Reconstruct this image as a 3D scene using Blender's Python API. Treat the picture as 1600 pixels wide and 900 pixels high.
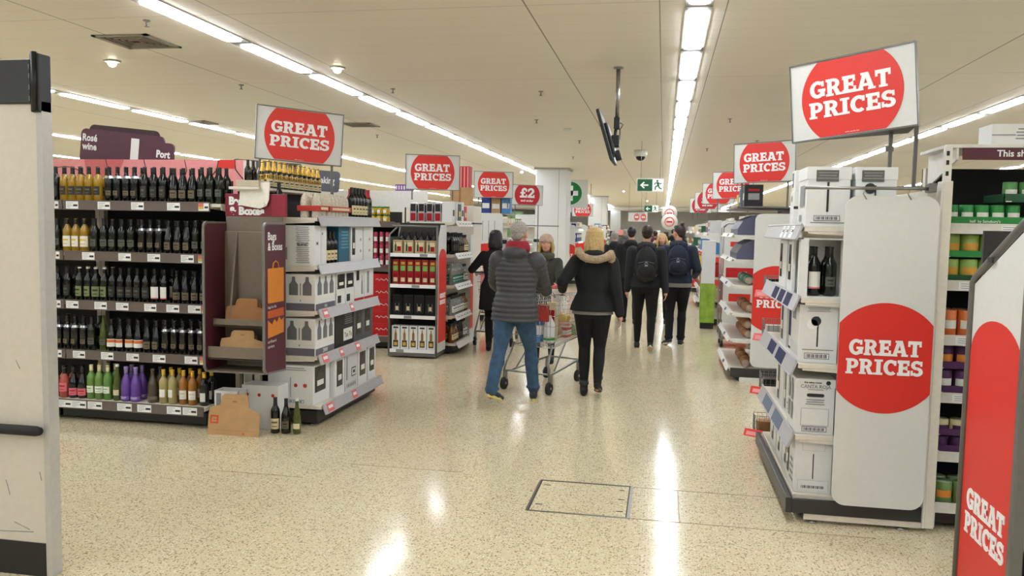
import bpy, bmesh, math, random
from mathutils import Vector, Matrix, Euler
PI = math.pi
sin, cos = math.sin, math.cos
random.seed(7)
for o in list(bpy.data.objects): bpy.data.objects.remove(o)
SC = bpy.context.scene
COL = SC.collection

# ---------------------------------------------------------------- camera
cam = bpy.data.cameras.new('camera'); camo = bpy.data.objects.new('camera', cam); COL.objects.link(camo)
cam.sensor_width = 36; cam.sensor_fit = 'HORIZONTAL'; cam.lens = 36 * 1286 / 1600
cam.clip_start = 0.05; cam.clip_end = 300
right_v = Vector((0.98334445, 0.18079294, 0.01864444))
down_v = Vector((0.03180266, -0.07015721, -0.99702886))
fwd_v = Vector((-0.17894774, 0.98101574, -0.0747384))
M3 = Matrix((right_v, -down_v, -fwd_v)).transposed()
camo.matrix_world = Matrix.Translation((0, 0, 1.68)) @ M3.to_4x4()
SC.camera = camo

# ---------------------------------------------------------------- world and exposure
SC.view_settings.view_transform = 'Standard'
SC.view_settings.look = 'None'
SC.view_settings.gamma = 1
SC.view_settings.use_curve_mapping = False
SC.view_settings.exposure = 1.0
TUBE = 15.0          # strength of the ceiling tubes
W = bpy.data.worlds.new('world'); SC.world = W; W.use_nodes = True
W.node_tree.nodes['Background'].inputs[0].default_value = (0.8, 0.82, 0.85, 1)
W.node_tree.nodes['Background'].inputs[1].default_value = 0.15

# ---------------------------------------------------------------- materials
MATS = {}
def srgb(r, g, b):
    f = lambda c: (c / 255 / 12.92) if c / 255 <= 0.04045 else ((c / 255 + 0.055) / 1.055) ** 2.4
    return (f(r), f(g), f(b), 1)
def mat(name, rgb, rough=0.5, metal=0.0, spec=0.5, var=0.05, scale=30, bump=0.0, trans=0.0, coat=0.0, emit=0.0, alpha=1.0, stretch=None):
    """principled material whose colour is varied a little by a noise texture"""
    if name in MATS: return MATS[name]
    m = bpy.data.materials.new(name); m.use_nodes = True; nt = m.node_tree; b = nt.nodes['Principled BSDF']
    c = srgb(*rgb)
    b.inputs['Roughness'].default_value = rough; b.inputs['Metallic'].default_value = metal
    b.inputs['Specular IOR Level'].default_value = spec
    b.inputs['Transmission Weight'].default_value = trans
    b.inputs['Coat Weight'].default_value = coat
    b.inputs['Alpha'].default_value = alpha
    tc = nt.nodes.new('ShaderNodeTexCoord'); nz = nt.nodes.new('ShaderNodeTexNoise'); nz.inputs['Scale'].default_value = scale
    nz.inputs['Detail'].default_value = 3
    if stretch:
        mp = nt.nodes.new('ShaderNodeMapping'); mp.inputs['Scale'].default_value = stretch
        nt.links.new(tc.outputs['Object'], mp.inputs[0]); nt.links.new(mp.outputs[0], nz.inputs['Vector'])
    else: nt.links.new(tc.outputs['Object'], nz.inputs['Vector'])
    rp = nt.nodes.new('ShaderNodeValToRGB'); rp.color_ramp.elements[0].position = 0.3; rp.color_ramp.elements[1].position = 0.7
    rp.color_ramp.elements[0].color = (c[0] * (1 - var), c[1] * (1 - var), c[2] * (1 - var), 1)
    rp.color_ramp.elements[1].color = (min(1, c[0] * (1 + var)), min(1, c[1] * (1 + var)), min(1, c[2] * (1 + var)), 1)
    nt.links.new(nz.outputs['Fac'], rp.inputs[0]); nt.links.new(rp.outputs[0], b.inputs['Base Color'])
    if bump:
        bp = nt.nodes.new('ShaderNodeBump'); bp.inputs['Strength'].default_value = bump; bp.inputs['Distance'].default_value = 0.01
        nt.links.new(nz.outputs['Fac'], bp.inputs['Height']); nt.links.new(bp.outputs[0], b.inputs['Normal'])
    if emit:
        b.inputs['Emission Color'].default_value = c; b.inputs['Emission Strength'].default_value = emit
    MATS[name] = m; return m

WHITE = mat('white_enamel', (226, 222, 214), 0.35)
CREAM = mat('cream_metal', (222, 214, 200), 0.4)
OFFW = mat('off_white_board', (216, 216, 212), 0.5, var=0.02)
CARD = mat('white_card', (228, 228, 226), 0.6, var=0.02)
CARD2 = mat('pale_grey_card', (205, 205, 205), 0.6, var=0.02)
BLACK = mat('black_plastic', (16, 16, 17), 0.4)
DARK = mat('dark_shelf_metal', (40, 36, 34), 0.5)
BROWNB = mat('dark_back_panel', (12, 10, 10), 0.7)
TAUPE = mat('taupe_price_rail', (104, 92, 85), 0.4)
GREYR = mat('grey_price_rail', (120, 116, 112), 0.35)
PLAS = mat('clear_plastic_rail', (178, 176, 180), 0.35, spec=0.5)
STEEL = mat('brushed_steel', (150, 148, 144), 0.35, metal=0.9)
GREYM = mat('grey_metal_frame', (112, 110, 106), 0.4, metal=0.3)
CHROME = mat('chrome_wire', (190, 190, 190), 0.2, metal=1)
RED = mat('red_print', (220, 50, 40), 0.45, var=0.02)
RED2 = mat('red_card', (196, 20, 28), 0.5)
PINKT = mat('pink_ticket', (226, 110, 108), 0.5)
TICKET = mat('white_ticket', (240, 240, 240), 0.5, var=0.01)
INK = mat('dark_ink', (40, 40, 44), 0.6)
GREYINK = mat('grey_ink', (140, 140, 142), 0.6)
NAVYT = mat('navy_ticket', (58, 60, 88), 0.8, spec=.15)
SLATE = mat('slate_ticket', (112, 120, 136), 0.8, spec=.15)
MAROON = mat('maroon_board', (84, 34, 48), 0.45)
MAROON2 = mat('maroon_header', (126, 26, 44), 0.45)
ORANGE = mat('orange_print', (216, 130, 44), 0.5)
ORANGE2 = mat('deep_orange_print', (190, 84, 36), 0.5)
PINKB = mat('salmon_header', (232, 148, 148), 0.5)
KRAFT = mat('kraft_cardboard', (188, 150, 104), 0.75, var=0.08, scale=12)
KRAFT2 = mat('brown_cardboard', (160, 112, 66), 0.75, var=0.08, scale=12)
RUBBER = mat('black_rubber', (28, 28, 30), 0.7)
TEAL = mat('teal_card', (14, 92, 122), 0.5)
GREENP = mat('green_card', (40, 138, 62), 0.5)
DGREEN = mat('dark_green_card', (26, 84, 48), 0.5)
PURPLE = mat('purple_card', (82, 40, 88), 0.5)
YELLOW = mat('yellow_print', (226, 190, 60), 0.5)
GOLD = mat('gold_foil', (228, 184, 84), 0.35, metal=0.45)
SILVER = mat('silver_foil', (200, 200, 205), 0.3, metal=0.8)
LAMP = mat('tube_diffuser', (238, 247, 255), 0.5, emit=TUBE)
SPOT = mat('spot_lamp_glass', (255, 246, 226), 0.5, emit=8)

# ---------------------------------------------------------------- mesh building
class MB:
    """collects shapes with their materials and links them as one mesh object"""
    def __init__(s): s.v = []; s.f = []; s.mi = []; s.ms = []; s.sm = []
    def m(s, m):
        if m not in s.ms: s.ms.append(m)
        return s.ms.index(m)
    def add(s, vs, fs, m, smooth=False, X=None):
        k = len(s.v); i = s.m(m)
        s.v += [tuple(X @ Vector(p)) if X else tuple(p) for p in vs]
        for f in fs: s.f.append([k + j for j in f]); s.mi.append(i); s.sm.append(smooth)
        return s
    def box(s, x0, x1, y0, y1, z0, z1, m, X=None, b=0.0):
        if x1 < x0: x0, x1 = x1, x0
        if y1 < y0: y0, y1 = y1, y0
        if z1 < z0: z0, z1 = z1, z0
        b = min(b, (x1 - x0) / 2.1, (y1 - y0) / 2.1, (z1 - z0) / 2.1)
        if b <= 0:
            vs = [(x, y, z) for z in (z0, z1) for y in (y0, y1) for x in (x0, x1)]
            fs = [(0, 2, 3, 1), (4, 5, 7, 6), (0, 1, 5, 4), (2, 6, 7, 3), (0, 4, 6, 2), (1, 3, 7, 5)]
            return s.add(vs, fs, m, X=X)
        bm = bmesh.new(); bmesh.ops.create_cube(bm, size=1)
        for v in bm.verts: v.co = Vector(((x0 + x1) / 2 + v.co.x * (x1 - x0), (y0 + y1) / 2 + v.co.y * (y1 - y0), (z0 + z1) / 2 + v.co.z * (z1 - z0)))
        bmesh.ops.bevel(bm, geom=list(bm.edges), offset=b, segments=2, affect='EDGES', profile=0.5)
        bm.verts.ensure_lookup_table()
        s.add([v.co[:] for v in bm.verts], [[v.index for v in f.verts] for f in bm.faces], m, X=X); bm.free(); return s
    def prism(s, poly, a, b, m, axis='y', X=None):
        """poly of 2d points pushed along an axis: y -> (x,z) points, x -> (y,z), z -> (x,y)"""
        n = len(poly)
        P = {'y': lambda p, t: (p[0], t, p[1]), 'x': lambda p, t: (t, p[0], p[1]), 'z': lambda p, t: (p[0], p[1], t)}[axis]
        vs = [P(p, a) for p in poly] + [P(p, b) for p in poly]
        fs = [list(range(n))[::-1], list(range(n, 2 * n))] + [(i, (i + 1) % n, n + (i + 1) % n, n + i) for i in range(n)]
        return s.add(vs, fs, m, X=X)
    def lathe(s, prof, m, seg=14, c=(0, 0, 0), X=None, a0=0, a1=2 * PI, smooth=True, sy=1.0):
        full = abs(a1 - a0 - 2 * PI) < 1e-6; n = seg if full else seg + 1
        vs = []; fs = []
        for r, z in prof:
            for i in range(n):
                a = a0 + (a1 - a0) * i / seg
                vs.append((c[0] + r * cos(a), c[1] + r * sin(a) * sy, c[2] + z))
        for j in range(len(prof) - 1):
            for i in range(seg):
                k = (i + 1) % n if full else i + 1
                fs.append((j * n + i, j * n + k, (j + 1) * n + k, (j + 1) * n + i))
        if full:
            if prof[0][0] > 1e-4: fs.append(list(range(n))[::-1])
            if prof[-1][0] > 1e-4: fs.append([(len(prof) - 1) * n + i for i in range(n)])
        return s.add(vs, fs, m, smooth, X=X)
    def tube(s, pts, r, m, seg=8, closed=False, X=None):
        pts = [Vector(p) for p in pts]; n = len(pts); vs = []; fs = []; up = None
        rs = r if isinstance(r, (list, tuple)) else [r] * n
        for i, p in enumerate(pts):
            a = pts[(i - 1) % n] if (closed or i) else p; b = pts[(i + 1) % n] if (closed or i < n - 1) else p
            t = (b - a).normalized()
            if up is None: up = Vector((0, 0, 1)) if abs(t.z) < 0.9 else Vector((1, 0, 0))
            u = (up - t * up.dot(t)); u = u.normalized() if u.length > 1e-5 else t.orthogonal().normalized(); w = t.cross(u); up = u
            for k in range(seg):
                an = 2 * PI * k / seg; vs.append(p + (u * cos(an) + w * sin(an)) * rs[i])
        for i in range(n if closed else n - 1):
            for k in range(seg):
                k2 = (k + 1) % seg; j = (i + 1) % n
                fs.append((i * seg + k, i * seg + k2, j * seg + k2, j * seg + k))
        if not closed: fs.append(list(range(seg))[::-1]); fs.append([(n - 1) * seg + k for k in range(seg)])
        return s.add(vs, fs, m, True, X=X)
    def ball(s, c, r, m, X=None, seg=14, rings=9):
        r = r if isinstance(r, (tuple, list)) else (r, r, r); vs = []; fs = []
        for j in range(rings + 1):
            t = PI * j / rings
            for i in range(seg):
                a = 2 * PI * i / seg; vs.append((c[0] + r[0] * sin(t) * cos(a), c[1] + r[1] * sin(t) * sin(a), c[2] - r[2] * cos(t)))
        for j in range(rings):
            for i in range(seg):
                k = (i + 1) % seg; fs.append((j * seg + i, j * seg + k, (j + 1) * seg + k, (j + 1) * seg + i))
        return s.add(vs, fs, m, True, X=X)
    def build(s, name, parent=None, loc=None, rz=0):
        me = bpy.data.meshes.new(name); me.from_pydata(s.v, [], s.f)
        for m in s.ms: me.materials.append(m)
        me.polygons.foreach_set('material_index', s.mi); me.polygons.foreach_set('use_smooth', s.sm); me.update()
        bm = bmesh.new(); bm.from_mesh(me); bmesh.ops.recalc_face_normals(bm, faces=bm.faces); bm.to_mesh(me); bm.free()
        o = bpy.data.objects.new(name, me); COL.objects.link(o)
        if parent: o.parent = parent
        if loc: o.location = loc
        if rz: o.rotation_euler.z = rz
        return o
KIDS = {}
def tag(o, label=None, cat=None, group=None, kind=None):
    if label: o['label'] = label
    if cat: o['category'] = cat
    if group: o['group'] = group
    if kind: o['kind'] = kind
    return o
def empty(name, label, cat, loc=(0, 0, 0), rz=0, group=None):
    o = bpy.data.objects.new(name, None); COL.objects.link(o); o.location = loc; o.rotation_euler.z = rz; o.empty_display_size = 0.1
    return tag(o, label, cat, group)
def copy_tree(o, loc=None, rz=None, parent=None, label=None, group=None):
    c = o.copy(); COL.objects.link(c); c.parent = parent
    if loc is not None: c.location = loc
    if rz is not None: c.rotation_euler.z = rz
    if label: c['label'] = label
    if group: c['group'] = group
    for ch in CH.get(o.name, []): copy_tree(ch, parent=c)
    return c
CH = {}
def adopt(src, dst):
    """fold the parts of one built piece into the thing it is fixed to"""
    Ms = Matrix.Translation(src.location) @ Matrix.Rotation(src.rotation_euler.z, 4, 'Z'); Md = Matrix.Translation(dst.location) @ Matrix.Rotation(dst.rotation_euler.z, 4, 'Z')
    for k in [k for k in bpy.data.objects if k.parent == src]:
        k.parent = dst; k.matrix_local = Md.inverted() @ Ms @ Matrix.LocRotScale(k.location, k.rotation_euler, k.scale)
    bpy.data.objects.remove(src)
def index_children(o):
    CH[o.name] = [k for k in bpy.data.objects if k.parent == o]
    for k in CH[o.name]: index_children(k)
class Fr:
    """a local frame on the floor: front faces -y, x runs along the front"""
    def __init__(s, x, y, rz): s.o = Vector((x, y, 0)); s.rz = rz
    def pt(s, x, y, z): return s.o + Matrix.Rotation(s.rz, 3, 'Z') @ Vector((x, y, z))

# ---------------------------------------------------------------- slab letters
def arc(cx, cy, ro, ri, a0, a1, n=10):
    """ring sector pieces, ro/ri = (rx,ry)"""
    out = []
    for i in range(n):
        t0 = math.radians(a0 + (a1 - a0) * i / n); t1 = math.radians(a0 + (a1 - a0) * (i + 1) / n)
        out.append([(cx + ri[0] * cos(t0), cy + ri[1] * sin(t0)), (cx + ro[0] * cos(t0), cy + ro[1] * sin(t0)),
                    (cx + ro[0] * cos(t1), cy + ro[1] * sin(t1)), (cx + ri[0] * cos(t1), cy + ri[1] * sin(t1))])
    return out
def rc(x0, y0, x1, y1): return [(x0, y0), (x1, y0), (x1, y1), (x0, y1)]
GL = {
 'T': (0.80, [rc(0, .79, .8, 1), rc(.28, 0, .53, .8), rc(.18, 0, .63, .13), rc(0, .64, .13, .8), rc(.67, .64, .8, .8)]),
 'E': (0.74, [rc(.08, 0, .33, 1), rc(0, .8, .7, 1), rc(.33, .41, .6, .59), rc(0, 0, .74, .2), rc(.57, .66, .7, .8), rc(.6, .2, .74, .36), rc(.5, .36, .6, .64)]),
 'P': (0.76, [rc(.08, 0, .33, 1), rc(0, .86, .1, 1), rc(0, 0, .44, .13), rc(.33, .82, .42, 1), rc(.33, .36, .42, .54)] + arc(.42, .68, (.34, .32), (.1, .14), -90, 90)),
 'R': (0.86, [rc(.08, 0, .33, 1), rc(0, .86, .1, 1), rc(0, 0, .42, .13), rc(.33, .82, .42, 1), rc(.33, .4, .42, .56)] + arc(.42, .7, (.34, .30), (.1, .12), -90, 90) + [[(.38, .46), (.62, .46), (.84, .0), (.56, .0)], rc(.7, 0, .9, .13)]),
 'I': (0.5, [rc(.13, 0, .38, 1), rc(0, .86, .5, 1), rc(0, 0, .5, .14)]),
 'A': (0.92, [[(.04, 0), (.27, 0), (.54, 1), (.32, 1)], [(.66, 0), (.92, 0), (.62, 1), (.38, 1)], rc(.22, .22, .7, .38), rc(-.04, 0, .34, .13), rc(.58, 0, .98, .13), rc(.2, .87, .5, 1)]),
 'G': (0.86, arc(.44, .5, (.44, .51), (.19, .3), 48, 335, 18) + [rc(.46, .36, .88, .52), rc(.62, .08, .84, .4), rc(.66, .66, .8, .96)]),
 'C': (0.78, arc(.44, .5, (.44, .51), (.19, .3), 48, 312, 18) + [rc(.62, .64, .76, .96)]),
 'S': (0.72, arc(.35, .71, (.34, .30), (.11, .11), 25, 270, 12) + arc(.37, .29, (.35, .30), (.12, .11), -155, 90, 12) + [rc(.55, .66, .67, .97), rc(.01, .03, .13, .36)]),
 '2': (0.72, arc(.34, .68, (.34, .33), (.1, .13), -20, 165, 12) + [[(.0, .16), (.3, .16), (.66, .56), (.44, .64)], rc(0, 0, .72, .2), rc(.6, .2, .72, .32), rc(.01, .6, .14, .86)]),
 '£': (0.76, [rc(.16, .08, .4, .7), rc(0, 0, .74, .19), rc(.04, .42, .56, .56), rc(.62, .19, .74, .34), rc(.58, .62, .72, .88)] + arc(.46, .68, (.3, .33), (.06, .13), 20, 180, 12)),
 ' ': (0.3, []),
}
def slab_w(t, gap=0.05): return sum(GL[c][0] for c in t) + gap * (len(t) - 1)
def slab(mb, text, cx, cz, h, m, y0, t=0.003, wide=1.0, gap=0.05, X=None):
    """letters on a plane facing -y, centred at cx, standing on cz"""
    x = cx - slab_w(text, gap) * h * wide / 2; j = 0
    for ch in text:
        w, ps = GL[ch]
        for p in ps:
            q = [(x + a * h * wide, cz + b * h) for a, b in p]; e = 0.00004 * (j % 7); j += 1
            mb.prism(q, y0 - t - e, y0, m, 'y', X=X)
        x += (w + gap) * h * wide
def font_mesh(s, size, off=0.0):
    cu = bpy.data.curves.new('tmp', 'FONT'); cu.body = s; cu.size = size; cu.offset = off; cu.align_x = 'CENTER'; cu.resolution_u = 2; cu.extrude = 0.0
    o = bpy.data.objects.new('tmp', cu); COL.objects.link(o)
    dg = bpy.context.evaluated_depsgraph_get(); me = bpy.data.meshes.new_from_object(o.evaluated_get(dg))
    vs = [v.co.copy() for v in me.vertices]; fs = [list(p.vertices) for p in me.polygons]
    bpy.data.objects.remove(o); bpy.data.curves.remove(cu); bpy.data.meshes.remove(me)
    return vs, fs
def font(mb, s, cx, cz, size, m, y, off=0.0, align='c', X=None, sx=1.0):
    """written words standing on a plane that faces -y"""
    vs, fs = font_mesh(s, size, off)
    if not vs: return
    x0 = min(v.x for v in vs); x1 = max(v.x for v in vs)
    sh = {'c': -(x0 + x1) / 2, 'l': -x0, 'r': -x1}[align]
    mb.add([(cx + (v.x + sh) * sx, y, cz + v.y) for v in vs], fs, m, X=X)
# ================================================================ the shop shell
H = 3.3
def structure(mb, name): return tag(mb.build(name), kind='structure')
def floor_mat():
    m = bpy.data.materials.new('speckled_vinyl_floor'); m.use_nodes = True; nt = m.node_tree; b = nt.nodes['Principled BSDF']; L = nt.links.new
    tc = nt.nodes.new('ShaderNodeTexCoord')
    def N(t, **k):
        n = nt.nodes.new(t)
        for a, v in k.items(): setattr(n, a, v)
        return n
    def speck(scale, size, rnd):
        v = N('ShaderNodeTexVoronoi'); v.inputs['Scale'].default_value = scale; L(tc.outputs['Object'], v.inputs['Vector'])
        nz = N('ShaderNodeTexNoise'); nz.inputs['Scale'].default_value = scale * 1.7; L(tc.outputs['Object'], nz.inputs['Vector'])
        ad = N('ShaderNodeMath', operation='MULTIPLY_ADD'); ad.inputs[1].default_value = 0.5; L(nz.outputs['Fac'], ad.inputs[0]); L(v.outputs['Distance'], ad.inputs[2])
        lt = N('ShaderNodeMapRange'); lt.inputs['From Min'].default_value = size; lt.inputs['From Max'].default_value = size + 0.06
        lt.inputs['To Min'].default_value = 1; lt.inputs['To Max'].default_value = 0; L(ad.outputs[0], lt.inputs['Value'])
        sp = N('ShaderNodeSeparateColor'); L(v.outputs['Color'], sp.inputs[0])
        g = N('ShaderNodeMath', operation='GREATER_THAN'); g.inputs[1].default_value = rnd; L(sp.outputs[0], g.inputs[0])
        mu = N('ShaderNodeMath', operation='MULTIPLY'); L(lt.outputs[0], mu.inputs[0]); L(g.outputs[0], mu.inputs[1]); return mu.outputs[0]
    big = N('ShaderNodeTexNoise'); big.inputs['Scale'].default_value = 1.3; big.inputs['Detail'].default_value = 4; L(tc.outputs['Object'], big.inputs['Vector'])
    base = N('ShaderNodeMix', data_type='RGBA'); base.inputs[6].default_value = srgb(208, 194, 160); base.inputs[7].default_value = srgb(219, 206, 174)
    L(big.outputs['Fac'], base.inputs[0]); cur = base.outputs[2]
    for sc_, si, rn, colr, k in ((52, 0.52, 0.35, srgb(150, 126, 92), 0.8), (80, 0.50, 0.4, srgb(92, 76, 58), 0.8), (60, 0.52, 0.5, srgb(242, 236, 220), 0.7)):
        s_ = speck(sc_, si, rn); mu = N('ShaderNodeMath', operation='MULTIPLY'); mu.inputs[1].default_value = k; L(s_, mu.inputs[0])
        mx = N('ShaderNodeMix', data_type='RGBA'); mx.inputs[7].default_value = colr; L(mu.outputs[0], mx.inputs[0]); L(cur, mx.inputs[6]); cur = mx.outputs[2]
    L(cur, b.inputs['Base Color'])
    rr = N('ShaderNodeMapRange'); rr.inputs['To Min'].default_value = 0.10; rr.inputs['To Max'].default_value = 0.17; L(big.outputs['Fac'], rr.inputs['Value']); L(rr.outputs[0], b.inputs['Roughness'])
    b.inputs['Specular IOR Level'].default_value = 0.5
    fb = N('ShaderNodeTexNoise'); fb.inputs['Scale'].default_value = 7; L(tc.outputs['Object'], fb.inputs['Vector'])
    bp = N('ShaderNodeBump'); bp.inputs['Strength'].default_value = 0.05; bp.inputs['Distance'].default_value = 0.02
    L(fb.outputs['Fac'], bp.inputs['Height']); L(bp.outputs[0], b.inputs['Normal'])
    return m
def ceil_mat():
    m = bpy.data.materials.new('ceiling_planks'); m.use_nodes = True; nt = m.node_tree; b = nt.nodes['Principled BSDF']; L = nt.links.new
    tc = nt.nodes.new('ShaderNodeTexCoord'); sp = nt.nodes.new('ShaderNodeSeparateXYZ'); L(tc.outputs['Object'], sp.inputs[0])
    def line(src, period, off, w):
        a = nt.nodes.new('ShaderNodeMath'); a.operation = 'SUBTRACT'; a.inputs[1].default_value = off; L(src, a.inputs[0])
        c = nt.nodes.new('ShaderNodeMath'); c.operation = 'PINGPONG'; c.inputs[1].default_value = period / 2; L(a.outputs[0], c.inputs[0])
        d = nt.nodes.new('ShaderNodeMath'); d.operation = 'LESS_THAN'; d.inputs[1].default_value = w / 2; L(c.outputs[0], d.inputs[0]); return d.outputs[0]
    def mx(a, b_):
        c = nt.nodes.new('ShaderNodeMath'); c.operation = 'MAXIMUM'; L(a, c.inputs[0]); L(b_, c.inputs[1]); return c.outputs[0]
    def mul(a, k):
        c = nt.nodes.new('ShaderNodeMath'); c.operation = 'MULTIPLY'; c.inputs[1].default_value = k; L(a, c.inputs[0]); return c.outputs[0]
    s = mx(mx(line(sp.outputs[0], 3.85, -0.08, 0.008), line(sp.outputs[0], 3.85, 0.40, 0.008)), line(sp.outputs[0], 3.85, -1.05, 0.012))
    s = mx(mul(s, 0.75), mul(line(sp.outputs[1], 0.3, 0.1, 0.006), 0.22)); s = mx(s, mul(line(sp.outputs[1], 3.0, 0.1, 0.008), 0.5))
    nz = nt.nodes.new('ShaderNodeTexNoise'); nz.inputs['Scale'].default_value = 0.6; mp = nt.nodes.new('ShaderNodeMapping'); mp.inputs['Scale'].default_value = (0.5, 3, 1)
    L(tc.outputs['Object'], mp.inputs[0]); L(mp.outputs[0], nz.inputs['Vector'])
    base = nt.nodes.new('ShaderNodeMix'); base.data_type = 'RGBA'; base.inputs[6].default_value = srgb(*CEILA); base.inputs[7].default_value = srgb(*CEILB); L(nz.outputs['Fac'], base.inputs[0])
    fin = nt.nodes.new('ShaderNodeMix'); fin.data_type = 'RGBA'; fin.inputs[7].default_value = srgb(70, 62, 52); L(s, fin.inputs[0]); L(base.outputs[2], fin.inputs[6])
    L(fin.outputs[2], b.inputs['Base Color']); b.inputs['Roughness'].default_value = 0.5; b.inputs['Specular IOR Level'].default_value = 0.5
    return m
CEILA = (234, 227, 213); CEILB = (240, 233, 220)
structure(MB().box(-24, 16, -10, 74, -0.1, 0, floor_mat()), 'floor')
structure(MB().box(-24, 16, -10, 74, H, H + 0.1, ceil_mat()), 'ceiling')
WALLM = mat('grey_wall_paint', (206, 204, 198), 0.7)
structure(MB().box(-24, 16, 74, 74.2, 0, H, WALLM), 'wall_back')
structure(MB().box(-24.2, -24, -10, 74, 0, H, WALLM), 'wall_left')
structure(MB().box(16, 16.2, -10, 74, 0, H, WALLM), 'wall_right')
structure(MB().box(-24, 16, -10.2, -10, 0, H, WALLM), 'wall_front')
# dropped beam and two pipes near the back wall
structure(MB().box(-12, 8, 60, 60.5, 2.95, H, mat('beam_paint', (196, 192, 184), 0.6), b=0.01), 'trim_1')
structure(MB().tube([(-12, 58, 3.1), (8, 58, 3.1)], 0.07, mat('pipe_paint', (214, 210, 204), 0.5)), 'trim_2')
# fine joints in the floor around the hatch
jm = mat('floor_joint', (136, 116, 86), 0.6)
j = MB()
for x0, x1, y in ((-0.14, 1.25, 5.31), (-0.14, 1.2, 4.72), (-2.1, -1.3, 5.36), (-3.0, -2.3, 5.0)): j.box(x0, x1, y - 0.0025, y + 0.0025, 0, 0.0012, jm)
j.box(0.14, 0.1445, 4.72, 5.31, 0, 0.0012, jm)
structure(j, 'trim_3')
# round-cornered pillars
PILM = mat('pillar_panel', (206, 206, 204), 0.45, var=0.02)
def pillar(x0, x1, y, d, n):
    o = MB().box(x0, x1, y, y + d, 0, H - 0.001, PILM, b=0.03); o.box(x0 - 0.04, x1 + 0.04, y - 0.04, y + d + 0.04, H - 0.05, H, mat('pillar_collar', (170, 164, 154), 0.5))
    o.box(x0 - 0.01, x1 + 0.01, y - 0.01, y + d + 0.01, 0, 0.12, mat('pillar_kick', (120, 118, 114), 0.5), b=0.01)
    o.box((x0 + x1) / 2 + 0.2, (x0 + x1) / 2 + 0.21, y - 0.002, y + 0.01, 0.12, H - 0.05, mat('pillar_joint', (120, 120, 118), 0.6))
    structure(o, n)
pillar(-3.5, -2.62, 22.5, 0.9, 'column_1'); pillar(-3.8, -2.86, 42, 0.9, 'column_2'); pillar(-3.95, -3.2, 62, 0.8, 'column_3')

# ---------------------------------------------------------------- ceiling lights
def tube_light(w=0.15):
    t = empty('ceiling_light', 'long white fluorescent tube light recessed in the ceiling', 'light')
    f = MB(); L2 = 0.735
    f.box(-w / 2 - 0.025, w / 2 + 0.025, -L2, L2, -0.008, 0.0, mat('light_housing', (150, 146, 138), 0.5)); f.build('housing', t)
    d = MB(); c = []
    for k in range(24):
        a = 2 * PI * k / 24; c.append((cos(a) * 0.05 + (w / 2 - 0.05) * (1 if cos(a) > 0 else -1), sin(a) * 0.05 + (0.648 - 0.05) * (1 if sin(a) > 0 else -1)))
    d.prism(c, -0.022, -0.008, LAMP, 'z'); d.build('diffuser', t)
    return t
lt = tube_light(); index_children(lt); first = True
for X, y0, n, lab in ((0.2, 0.1, 48, 'fluorescent tube in the ceiling row running over the middle of the aisle'), (-3.82, 0.0, 48, 'fluorescent tube in the ceiling row that passes over the wine aisle ends'),
                 (-7.75, 2.5, 38, 'fluorescent tube in the ceiling row over the tall rose wine signs'), (-11.7, 4.0, 38, 'fluorescent tube in the second ceiling row beyond the wine aisle'),
                 (-15.6, 5.5, 38, 'fluorescent tube in the far ceiling row deep behind the wine shelves'), (4.12, 2.0, 44, 'fluorescent tube in the ceiling row over the tinned food aisle'), (8.1, 2, 38, 'fluorescent tube in the far ceiling row beyond the tinned food')):
    for k in range(n):
        loc = (X, y0 + 1.5 * k - 1.22 + (0.6 if X == 0.2 else 0), H)
        if loc[1] < -9: continue
        if first: lt.location = loc; lt['label'] = lab; lt['group'] = 'ceiling tubes: ' + lab[-20:]; o = lt; first = False
        else: o = copy_tree(lt, loc, label=lab)
        o['group'] = 'tubes ' + ' '.join(lab.split()[4:])
    for k in range(5):
        y = -1.5 * k - 2.2
        copy_tree(lt, (X, y, H), label=lab, group='tubes ' + ' '.join(lab.split()[4:]))

# spot lamps, vents, sprinklers, sensors
def spot(x, y, lab):
    t = empty('spot_light', lab, 'light', (x, y, H))
    MB().lathe([(0.085, -0.002), (0.085, -0.012), (0.06, -0.016), (0.055, 0.0)], mat('spot_ring', (200, 196, 188), 0.4), 20).build('trim_ring', t)
    MB().ball((0, 0, -0.03), (0.042, 0.042, 0.034), SPOT).build('bulb', t)
spot(-5.63, 7.72, 'bright round spot lamp in the ceiling below the square air vent')
spot(-3.4, 8.25, 'bright round spot lamp in the ceiling above the red wine-aisle sign')
spot(-1.75, 36, 'small lit spot lamp in the ceiling beyond the green exit sign')
spot(-0.98, 48, 'tiny far spot lamp in the ceiling near the second exit sign')
spot(-4.15, 24, 'small lit spot lamp just behind the first pillar')
def vent(x, y, s, lab):
    t = empty('ceiling_vent', lab, 'vent', (x, y, H)); g = mat('vent_grey', (150, 142, 126), 0.5); f = MB()
    f.box(-s, s, -s, -s + 0.04, -0.014, 0, g).box(-s, s, s - 0.04, s, -0.014, 0, g).box(-s, -s + 0.04, -s, s, -0.014, 0, g).box(s - 0.04, s, -s, s, -0.014, 0, g); f.build('frame', t)
    l = MB(); l.box(-s + 0.04, s - 0.04, -s + 0.04, s - 0.04, -0.002, -0.001, mat('vent_dark', (30, 26, 22), 0.8))
    for k in range(5):
        a = s - 0.05 - k * (s - 0.06) / 5; q = 0.012
        for sg in (-1, 1):
            l.box(-a, a, sg * a - q, sg * a, -0.012, -0.003, g); l.box(sg * a - q, sg * a, -a, a, -0.012, -0.003, g)
    l.build('louvre', t)
vent(-4.77, 6.9, 0.27, 'square louvred air vent in the ceiling near the first row of tubes')
vent(-4.95, 13.0, 0.25, 'small square air vent in the ceiling behind the wine aisle sign')
vent(-7.6, 12.6, 0.22, 'thin air vent in the ceiling between two rows of tubes')
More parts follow.
